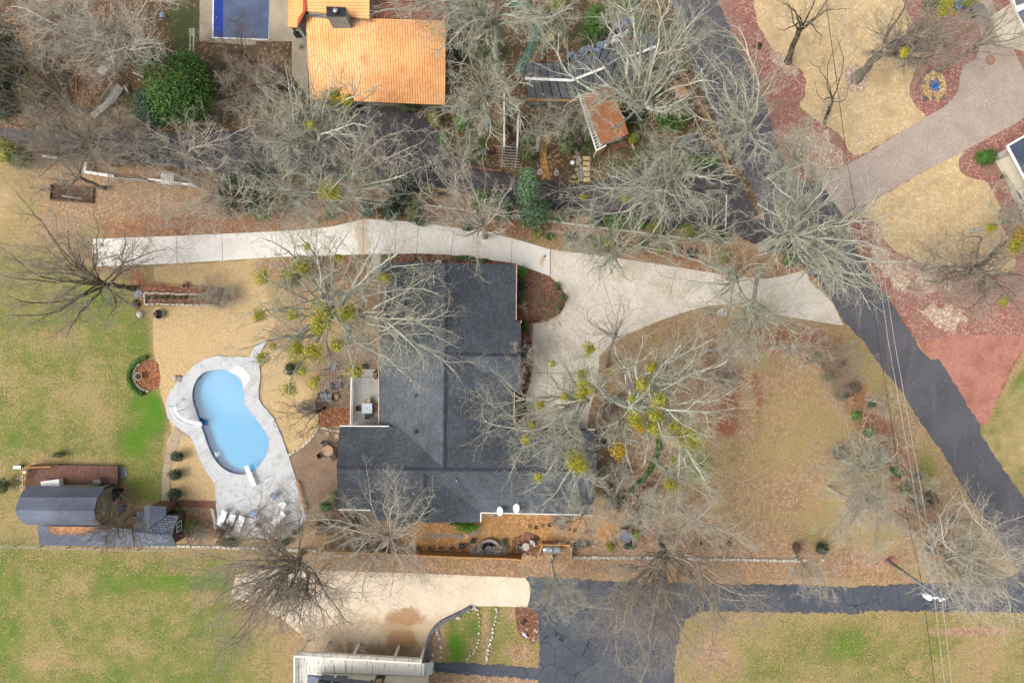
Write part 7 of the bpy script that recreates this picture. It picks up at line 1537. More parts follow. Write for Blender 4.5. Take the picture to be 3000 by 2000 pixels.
TR('pale bare tree south of the spreading one by the road bed', (3,2,1010,1440), 6, [(3,2,10,[(780,1400),(620,1480),(900,1250),(1180,1300),(1060,1290),(1230,1440),(820,1568)]), (3,3,10,[(700,330),(900,400),(1050,300),(1240,150),(800,100),(1120,120),(600,180)])], trunk_r=.2, seed=17, dens=1.5, **PA)
TR('small pale tree beside the overhead wires in the road bed', (3,2,1380,1290), 4, [(3,2,6.5,[(1250,1200),(1540,1250),(1560,1400),(1250,1350),(1330,1480),(1480,1330),(1600,1300)])], trunk_r=.1, seed=18, dens=1, **PA)
TR('small bare tree on the lawn above the corner of the road bed', (3,3,1300,60), 3, [(3,3,6,[(1180,120),(1380,180),(1450,60),(1250,-60),(1500,-40),(1400,220),(1560,120)]), (3,2,6,[(1600,1480),(1380,1500)])], trunk_r=.1, seed=19, dens=1, **GR)
TR('low twiggy fan shaped tree at the north end of the road bed', (3,2,500,200), 3, [(3,2,7,[(560,-20),(700,-30),(800,60),(870,160),(880,320),(800,370),(690,480),(420,20),(600,440),(640,560),(760,250),(330,60),(500,400),(850,240)])], base=(3,2,350,170), trunk_r=.14, seed=20, dens=1.4, **GR)
TR('slim bare sapling standing near the meter under the wires', (3,2,1075,560), 4, [(3,2,6.5,[(930,450),(1140,700),(980,640),(1200,550),(1040,680),(1150,480),(900,560)])], trunk_r=.08, seed=21, dens=.9, **PA)
TR('thin bare tree standing in the orange bed by dark boulders', (3,2,960,1100), 3.5, [(3,2,7,[(1180,880),(960,920),(880,900),(1110,960),(1200,1080),(1060,1240),(940,1020)])], trunk_r=.09, seed=22, dens=1, **PA)
TR('great white limbed tree beside the road junction', (3,1,250,580), 9, [(3,1,13.5,[(780,10),(560,60),(350,0),(130,120),(-20,60),(-100,300),(-80,480),(-120,800),(150,900),(470,1060),(720,1110),(830,1080),(940,1280),(1370,800),(1270,1130),(960,540),(1030,160),(1300,330),(620,420),(300,20),(-40,650),(600,950),(880,950),(1150,780,12),(420,820,11)])], base=(3,1,-60,700), trunk_r=.42, seed=23, dens=1.15, jit=.13, **LI)
TR('white limbed tree spreading over the mulch island by the paver drive', (3,0,300,1450), 8, [(3,0,12,[(-20,1220),(60,1380),(400,1020),(200,1130),(600,1330),(740,1470),(-20,1568),(170,1300),(500,1180),(380,1250)]), (3,1,12,[(150,200),(480,120),(0,160)])], trunk_r=.24, seed=24, dens=1.3, jit=.13, **LI)
TR('white limbed tree over the red bed at the mouth of the apron', (2,1,2060,1000), 7.5, [(2,1,12,[(1740,820),(1620,1250),(1130,720),(1480,870),(1740,1370),(2400,880),(2200,1250),(2280,1500),(2000,1230),(1960,740),(2200,1000),(1900,900),(1300,840)]), (3,1,12,[(60,900)])], trunk_r=.26, seed=25, dens=1.1, jit=.13, base=(2,1,2030,900), **LI)
TR('white limbed tree drooping over the lawn south of the apron mouth', (2,1,2210,1230), 7, [(2,1,11,[(1990,1500),(1740,1350),(2100,1400),(2340,1450),(2420,1300)]), (2,2,11,[(2050,60),(2200,200),(2100,180),(2340,120),(1900,60)]), (3,1,11,[(150,1400),(300,1500),(60,1180),(420,1450)])], base=(2,1,2260,900), trunk_r=.24, seed=26, dens=1.3, jit=.13, **LI)
TR('big white limbed tree over the copper shed and the ivy garden', (2,0,1220,985), 9, [(2,0,14,[(430,300),(700,400),(960,100),(820,110),(1060,0),(1330,0),(1450,-40),(1820,30),(1640,860),(1900,770),(720,960),(880,1170),(1500,980),(1640,1000),(1290,560),(1500,540),(930,20),(1180,300),(1560,250),(1050,700,12),(600,560),(650,900),(1700,150)])], mist=[], trunk_r=.42, seed=27, dens=1.05, jit=.12, base=(2,0,1140,1010), **LI)
TR('white limbed tree over the ivy south-east of the copper shed', (2,0,1440,1350), 7, [(2,0,11,[(1150,1200),(1100,1480),(1300,1568),(1580,1300),(1720,1420),(1460,1180),(1250,1280),(1440,1500),(1760,1180),(1560,1500),(1900,1330)])], trunk_r=.2, seed=28, dens=1.1, jit=.13, **LI)
TR('tall white limbed tree leaning over the asphalt road', (2,0,2180,1180), 9, [(2,0,14,[(1700,400),(1740,620),(1860,200),(1830,480),(2000,230),(2140,560),(1900,1340),(2400,830),(2400,1200),(2100,820),(2230,1500),(1520,860),(2400,1420),(2000,700),(1640,480),(2250,1000),(2040,1000)])], trunk_r=.34, seed=29, dens=1.1, jit=.12, base=(2,0,1980,1440), **LI)
TR('great leaning grey tree on the north-east tan lawn', (3,0,1100,440), 6.5, [(3,0,13,[(1480,100),(1750,-50),(1900,30),(2080,100),(1960,330),(1700,600),(1560,450),(960,500,9),(1200,60),(1330,-60),(2030,200),(1880,450),(1600,200),(1780,250),(1650,370),(1820,560),(1450,330),(1350,560,8),(1180,330,9)])], mist=[(3,0,12,[(1650,60,.6),(1600,110,.5),(1250,480,.4)])], base=(3,0,805,730), trunk_r=.42, seed=30, dens=1.25, bk='bark_grey', tw='twig_grey')
TR('dark mossy forked tree on the tan lawn at the north edge', (3,0,310,230), 6, [(3,0,11,[(60,-20),(550,-20),(400,-40),(180,-80),(80,250),(760,80),(460,420),(220,60)])], base=(3,0,180,570), trunk_r=.3, seed=31, dens=.7, bk='bark_brown', tw='twig_grey', twig=.0065)
TR('slender dark tree with a long straight stem under the wires', (3,0,592,900), 5, [(3,0,10,[(590,330),(790,730),(430,740),(690,300),(380,560),(520,1000)])], base=(3,0,520,1130), trunk_r=.16, seed=32, dens=.8, bk='bark_dark', tw='twig_grey', twig=.0065)
TR('grey limbed tree on the east tan lawn with a hollow stump foot', (3,1,1920,905), 4.5, [(3,1,11,[(2250,420),(2352,650),(1750,640),(1460,690),(1400,900),(1780,1240),(1850,1350),(1640,1100),(2240,1180),(2380,1380),(2240,980),(2400,900),(1960,1080),(1420,1000),(2150,560),(2350,200),(1600,1000),(2100,1080)])], mist=[(3,1,10,[(2330,600,.7,'mistletoe_gold'),(2270,700,.6),(2050,520,.4),(2170,1200,.4)])], base=(3,1,1850,880), trunk_r=.34, seed=33, dens=1.25, bk='bark_grey', tw='twig_grey', jit=.13)
TR('white barked tree beside the white framed house', (3,1,2290,450), 7, [(3,1,11,[(2240,60),(2100,130),(2210,280),(2400,300),(2380,560),(2200,420),(2420,100)])], trunk_r=.2, seed=34, dens=1, **LI)
TR('lichen covered tree at the top edge over the brown roof', (1,0,2200,150), 9, [(1,0,13,[(1040,100),(1200,0),(1560,40),(1640,-60),(1700,250),(1560,370),(1640,460),(1870,600),(1990,400),(2100,0),(1450,110),(1380,-20),(1800,60),(1850,250)]), (2,0,13,[(100,100),(300,100),(560,80),(450,150),(0,-60),(50,280),(300,-30)])], trunk_r=.34, seed=35, dens=1.2, jit=.13, **LI)
TR('lichen covered tree east of the copper roof above the arbour', (1,0,2140,880), 7, [(1,0,11.5,[(1700,860),(1560,1000),(1620,1050),(1760,550),(1880,870),(1940,1250),(2140,1380),(2340,900),(2300,620),(2180,600),(1800,760),(1680,1240),(1960,1100),(2060,1250),(1900,700),(1980,500)]), (2,0,11.5,[(0,1050),(120,1200),(200,800),(100,950),(60,640)])], trunk_r=.3, seed=36, dens=1.1, jit=.13, base=(1,0,2210,620), **LI)
TR('grey white tree fanning over the south edge of the copper roof', (1,0,560,1310), 8.5, [(1,0,14,[(0,780),(270,600),(420,900),(560,850),(600,560),(720,620),(950,560),(1140,760),(960,1030),(1050,1170),(0,1300),(150,1430),(180,1080),(850,1100),(330,760),(700,900,12),(60,1020)])], mist=[(1,0,12,[(710,870,.75),(500,1150,.4),(850,910,.5)])], trunk_r=.32, seed=37, dens=1.15, base=(1,0,745,1500), **LI)
TR('grey white tree rising between the two driveways', (1,1,620,230), 8, [(1,1,12,[(250,0),(-20,170),(200,330),(850,400),(1090,300),(1000,380),(1390,10),(1050,170),(600,0),(650,-150),(880,-20),(980,430),(100,280),(420,400),(700,440),(1240,120),(300,150),(820,100)]), (1,0,12,[(500,1400),(200,1380)])], mist=[(1,1,11,[(690,190,.8)])], base=(1,1,780,350), trunk_r=.3, seed=38, dens=1.15, **LI)
TR('pale tree with upright forks over the north asphalt court', (1,0,880,1540), 6, [(1,0,11,[(870,1240),(1000,1240),(1120,1240),(1560,1280),(1500,1420),(740,1330),(1320,1300),(1240,1500),(660,1440),(1420,1200)])], trunk_r=.2, seed=39, dens=1, **PA)
TR('white limbed tree leaning over the bend of the cream driveway', (1,1,2080,510), 6.5, [(1,1,11,[(1470,230),(1500,470),(1640,0),(1780,-30),(1910,20),(1470,100),(1830,480),(2230,130),(2352,160),(2140,300),(2280,540),(1700,540),(2030,960,9),(1600,330),(1950,200),(2352,420)]), (1,0,11,[(1600,1480),(1790,1400)])], trunk_r=.27, seed=40, dens=1.0, **PA)
TR('pale tangled tree at the north-west top edge', (0,0,1150,300), 7, [(0,0,12,[(480,500),(250,330),(700,0),(1000,-50),(1580,40),(1500,400),(1400,500),(600,600),(720,700),(880,640),(-50,250),(100,60),(760,200),(1300,100),(350,0),(1050,600),(350,450),(1250,500),(900,400)])], trunk_r=.3, seed=41, dens=1.35, **PA)
TR('broom like tree of straight pinkish stems in the north-west', (0,0,640,960), 2.5, [(0,0,8,[(50,660),(90,560),(10,830),(20,930),(60,1030),(180,540),(330,560),(480,640),(560,720),(160,1100),(30,740),(250,600),(420,600),(100,900),(300,1150)])], bk='bark_pale', tw='twig_brown', trunk_r=.22, seed=42, dens=1.1, jit=.05, ang=(10,28), sag=.0, curl=.02)
TR('hazy bare tree over the grey asphalt in the far west', (0,0,820,1300), 7, [(0,0,12,[(100,1200),(250,1000),(500,1050),(300,1400),(60,1400),(700,1100),(900,1500),(500,1500),(1100,1050),(1250,1400),(1000,1180),(420,1250)]), (0,1,12,[(350,60),(700,120),(1000,160)])], trunk_r=.26, seed=43, dens=1.6, **GR)
TR('pale bare tree south of the dark holly', (0,0,1690,1420), 6.5, [(0,0,11,[(1400,1230),(1300,1500),(1560,1150),(1700,1080),(1830,1200),(1980,1130),(2100,1350),(2300,1100),(1500,1500),(2050,1500),(1200,1330),(1250,1080)])], trunk_r=.22, seed=44, dens=1.1, **PA)
TR('pale low limbed tree beside the dark evergreen by the white fence', (0,1,2150,250), 6, [(0,1,10,[(1240,100),(1340,260),(1480,500),(1730,550),(1840,540),(1600,80),(2200,-20),(2352,100),(1280,400),(1700,0),(2100,-100),(1560,400),(1950,400),(2300,380)])], trunk_r=.24, seed=45, dens=1.2, **PA)
TR('bushy bare tree between the barn and the small cottage', (0,3,1095,80), 3, [(0,3,6,[(850,150),(900,260),(1000,290),(1230,270),(1250,60),(960,-60),(1200,-80),(1320,90),(1150,300),(880,30),(1090,-100),(820,250)])], trunk_r=.2, seed=46, dens=1.5, bk='bark_brown', tw='twig_brown', twig=.0065)
TR('pale limbed tree rising through the mulch strip north of the apron', (2,1,945,795), 5.5, [(2,1,11,[(500,720),(470,570),(740,480),(830,830),(690,970),(810,1000),(1100,1020),(1440,60),(1250,420),(1000,780),(620,760),(870,600),(1130,560),(1350,330),(560,650)])], base=(2,1,1000,720), trunk_r=.26, seed=47, dens=1.1, **LI)
TR('dense white limbed tree arching over the north asphalt drive', (2,1,1500,50), 8, [(2,1,13,[(430,210),(690,450),(740,180),(900,60),(1640,290),(1820,430),(1980,130),(1660,350),(740,350),(1000,330),(600,240),(1100,250),(1240,150),(2100,60)]), (2,0,13,[(1200,1480),(1640,1420),(1900,1500),(1060,1568)])], mist=[(2,1,11,[(660,240,.3),(1030,260,.3)])], trunk_r=.32, seed=48, dens=1.15, jit=.12, **LI)
TR('bare tree with white limbs above the stone edging of the leaf strip', (2,3,1650,100), 6, [(2,3,10,[(1400,-100),(1880,30),(1500,-120),(1950,220),(1330,200),(2150,240),(1950,370),(1700,-60),(2250,360),(1500,300)]), (2,2,10,[(1800,1500),(1550,1480)])], trunk_r=.22, seed=49, dens=1.3, **PA)
TR('bare tree near the tank screen over the court of stepping stones', (2,3,640,40), 5, [(2,3,8.5,[(460,160),(560,330),(760,260),(850,60),(700,-80),(500,-60),(900,200),(620,280),(420,20)])], trunk_r=.16, seed=50, dens=1.2, **PA)
TR('leafless brown tree south-west of the covered pool', (1,0,60,750), 5, [(1,0,9,[(-150,600),(-260,760),(100,560),(280,900),(0,1000),(-200,980),(200,640),(350,1050)]), (0,0,9,[(2100,560),(2000,720),(2150,960)])], trunk_r=.2, seed=51, dens=1.4, **GR)
TR('brown twiggy tree beside the south coping of the covered pool', (0,0,2210,470), 3, [(0,0,6,[(2050,300),(2150,200),(2250,180),(2330,300),(1980,460),(2000,600),(2352,600),(2200,680),(2400,420),(1900,380)])], trunk_r=.14, seed=52, dens=1.3, bk='bark_brown', tw='twig_brown', twig=.0065)
TR('small bare tree at the edge of the house beds north of the drive mouth', (2,2,110,160), 3, [(2,2,6,[(20,40),(200,60),(240,180),(180,300),(40,300),(-60,150),(320,180)])], trunk_r=.1, seed=53, dens=1.2, **PA)
TR('small bare tree in the D shaped bed by the driveway', (2,1,330,1220), 2.6, [(2,1,5,[(200,1080),(330,1040),(460,1130),(430,1290),(300,1350),(150,1300),(230,1200),(100,1250),(440,1400)])], trunk_r=.08, seed=54, dens=1.2, bk='bark_grey', tw='twig_brown', twig=.0065)
TR('pale low tree straddling the pergola of the copper shed', (2,0,600,1060), 5, [(2,0,8,[(330,960),(400,1080),(470,1180),(700,1180),(760,1000),(560,880),(300,1080),(420,1250),(640,1240)])], trunk_r=.15, seed=55, dens=1.2, **LI)
TR('bare tree among evergreens along the white rail fence', (1,1,440,390), 5, [(1,1,9,[(260,560),(380,380),(560,500),(100,480),(540,380),(360,540),(20,420),(420,250),(600,600),(180,330)])], trunk_r=.16, seed=56, dens=1.2, **PA)
def auto_tree(label, c, r, u, v, fz, h_, rad_, seed, n_=11, **kw):
    fx, fy = t1(c, r, u, v); rng = random.Random(seed); L = []; k0 = (H-fz)/(H-h_); ox, oy = 1500+(fx-1500)*k0, 1000+(fy-1000)*k0
    for k in range(n_):
        a = 2*math.pi*k/n_+rng.uniform(-.25,.25); q = rng.uniform(.55, 1)*rad_/3.136; L.append((ox+math.cos(a)*q, oy+math.sin(a)*q, h_*rng.uniform(.82, 1)))
    b = bp(fx, fy, fz); return bare_tree('bare_tree', label, b, (fx, fy, fz), L, seed=seed, **kw)
for k, (c,r,u,v,fz,h_,rd,st,l_) in enumerate([(0,0,330,560,5,10,330,GR,'hazy grey bare tree between the western cedar and the garden paths'),(0,0,700,120,6,11,380,PA,'pale bare tree near the top edge left of the blue star ornament'),(0,0,520,1150,5,10,380,GR,'hazy bare tree where the grey asphalt leaves the wood'),(0,0,1180,1330,5,10,340,GR,'grey bare tree over the asphalt south of the footbridge'),
    (1,0,250,1250,6,11,340,PA,'pale bare tree west of the big fan over the copper roof'),(1,1,250,130,6,11,340,LI,'white grey bare tree over the leafy bank north of the cream driveway'),(1,1,1150,120,5,10,280,PA,'pale bare tree beside the blue green evergreen'),(1,0,1900,1450,5,9,280,LI,'lichen covered small tree above the red brick edging'),
    (2,0,300,330,6,11,330,LI,'white limbed tree over the green walk and greenhouse corner'),(2,0,960,180,7,13,380,LI,'white limbed tree above the crumpled sheeting at the top edge'),(2,0,1400,330,8,13,380,LI,'white limbed tree between greenhouse and road at the top edge'),(2,0,250,1250,5,9,250,LI,'small white limbed tree east of the white beams'),
    (2,1,560,640,4,9,240,LI,'small white limbed tree arching over the mulch strip near the cedar'),(2,1,1350,640,5,9,280,LI,'white limbed tree over the mulch strip beside yellowish shrubs'),(2,1,1800,560,6,11,330,LI,'white limbed tree over the east end of the hedge row'),(2,2,1950,80,6,10,280,PA,'pale bare tree at the north-east part of the leafy lawn'),
    (2,2,1350,330,7,11,300,PA,'pale bare tree standing north of the golden mistletoe tree'),(2,3,1120,60,4,8,250,PA,'pale twiggy tree above the kennel'),(2,2,1180,1480,5,9,260,PA,'pale twiggy tree at the foot of the diagonal path'),(3,2,760,1440,5,9,260,PA,'thin pale tree on the lawn west of the road bed'),(3,0,1900,430,6,11,330,GR,'hazy grey bare tree beside the rust orange medallion'),(3,2,200,60,5,9,260,PA,'pale bare tree at the top of the orange road bed'),(0,1,700,60,5,9,300,GR,'hazy bare tree above the raised bed and white fence')]):
    auto_tree(l_, c, r, u, v, fz, h_, rd, 400+k, trunk_r=.2, dens=.95, **st)
# ================================================================ bushy bare shrubs
def bare_shrub(label, c, r, x, y, rad_, h_, tw='twig_brown', seed=0, n_=12, dens=1.0):
    fx, fy = t1(c, r, x, y); rng = random.Random(seed); L = []
    for k in range(n_):
        a = 2*math.pi*k/n_+rng.uniform(-.2,.2); q = rng.uniform(.6, 1)*rad_; L.append((fx+math.cos(a)*q, fy+math.sin(a)*q, h_*rng.uniform(.7, 1)))
    for k in range(3): L.append((fx+rng.uniform(-.3,.3)*rad_, fy+rng.uniform(-.3,.3)*rad_, h_))
    b = bp(fx, fy, h_*.5); return bare_tree('bare_shrub', label, b, (*b, .15), L, bk='bark_'+tw.split('_')[1] if tw != 'twig_lichen' else 'bark_lichen', tw=tw, trunk_r=.06, seed=seed, dens=dens, cat='shrub', twig=.0065, sag=.15)
for k, (c,r,x,y,rr,h_,tw,l_) in enumerate([(0,1,1900,1120,52,1.6,'twig_pale','dense tangle of pale bare stems in the narrow planting bed, west half'),(0,1,2060,1160,46,1.4,'twig_pale','dense tangle of pale bare stems at the east end of the planting bed'),
    (0,3,1790,200,34,1.8,'twig_grey','grey bare shrub beside the lemon green bush by the pool'),(0,3,2050,180,30,1.6,'twig_brown','bare shrub at the south-west corner of the pool deck'),
    (2,2,110,120,24,1.5,'twig_brown','brown bare shrub in the bed along the house front, upper'),(2,2,120,270,22,1.5,'twig_brown','brown bare shrub in the bed along the house front, middle'),(2,2,70,600,22,1.5,'twig_brown','brown bare shrub in the bed along the house front, lower'),
    (3,2,790,430,18,1.3,'twig_brown','small brown bare shrub in the road bed under the fan shaped tree'),(3,2,660,1030,22,1.3,'twig_grey','dark bare shrub left of the spreading road bed tree'),(3,2,1050,1050,26,1.5,'twig_grey','grey bare shrub right of the spreading road bed tree'),(3,2,1390,1490,26,1.5,'twig_grey','grey bare shrub between the overhead wires'),(3,2,1500,1460,22,1.4,'twig_brown','brown bare shrub under the eastern overhead wire'),(3,2,680,490,18,1.2,'twig_brown','low brown bare shrub at the lawn side of the road bed'),
    (0,0,2010,640,50,2.5,'twig_brown','large brown bare shrub east of the holly'),(0,0,2260,900,52,2.6,'twig_brown','large brown bare shrub south-east of the holly'),(0,0,2000,980,40,2.2,'twig_grey','grey bare shrub at the south-east side of the holly'),(0,0,1250,1150,40,2.2,'twig_grey','grey bare shrub south of the footbridge'),(0,0,600,320,50,2.5,'twig_grey','grey bare shrub in the far north-west thicket'),(0,0,300,120,60,2.6,'twig_pale','pale bare shrub at the top left corner of the wood'),(0,0,1000,480,40,2.2,'twig_brown','brown bare shrub north of the white lattice roofs'),
    (1,0,180,800,36,2,'twig_brown','brown bare shrub behind the curved garden wall'),(1,0,300,1000,44,2.3,'twig_grey','grey bare shrub west of the copper roof corner'),(1,0,100,1200,44,2.3,'twig_grey','grey bare shrub on the leafy bank above the asphalt'),(2,0,400,1120,34,2,'twig_brown','brown bare shrub below the potting bench'),(2,0,550,1260,34,2,'twig_brown','brown bare shrub beside the stacked stone wall'),
    (1,2,470,620,26,1.6,'twig_pale','pale bare shrub north of the small dark stemmed tree'),(1,3,200,170,30,1.7,'twig_pale','pale bare shrub east of the round planter by the pool'),(1,3,620,120,34,1.8,'twig_brown','brown bare shrub on the leafy bed west of the house corner'),(1,3,880,60,30,1.7,'twig_brown','brown bare shrub below the south-west eave of the house'),(2,3,440,80,26,1.5,'twig_grey','white grey bare shrub by the south wall of the house'),
    (2,2,880,640,36,2,'twig_grey','grey bare shrub between the two pale limbed trees'),(2,2,860,1200,40,2,'twig_pale','pale bare shrub east of the roof corner'),(2,2,1000,1250,40,2,'twig_pale','pale bare shrub west of the curved hedge'),(2,3,1230,60,34,1.8,'twig_pale','pale bare shrub next to the red flowering bush'),(2,1,520,400,20,1.4,'twig_brown','brown bare shrub in the hedge line north of the rail fence'),(2,2,1960,350,44,1.8,'twig_pale','pale bare shrub at the head of the red mulch strip'),(1,3,2030,358,19,.9,'twig_pale','left clump of pale dry stems at the half round fountain'),(1,3,2235,355,19,.9,'twig_pale','right clump of pale dry stems at the half round fountain')]):
    bare_shrub(l_, c, r, x, y, rr, h_, tw, 200+k)
# ================================================================ evergreen shrubs and trees
def bush(label, c, r, u, v, ru, rv, h_, leaf, name='shrub', cat='shrub', seed=0, size=.07, dens=1.0, group=None, z0=0):
    """ru, rv: half sizes in tile pixels as seen; h_: height in metres."""
    x, y = t1(c, r, u, v); zc = h_*.52+z0; s = (H-zc)/2000/3.136; rx, ry = ru*s, rv*s; cc = P(x, y, zc)
    root = thing(name, label, cat, (cc.x, cc.y, z0), group)
    MB().tube([(cc.x, cc.y, z0), (cc.x+.03, cc.y, z0+h_*.6)], [max(.03, rx*.10), max(.02, rx*.06)], 7).build('trunk' if h_ > 2.2 else 'stem', M['bark_brown'], root)
    area_ = (rx*ry*4+ (rx+ry)*h_*2.0)
    n_ = int(min(16000, max(160, dens*area_*1.15/(size*size*.9))))
    foliage('crown' if h_ > 2.2 else 'foliage', cc, (rx, ry, h_*.5), n_, size, M['leaf_'+leaf], root, 1000+seed, hollow=.6, lumps=max(6, min(24, int(5+area_*.6))), amp=.5 if h_ > 2.2 else .34)
    return root
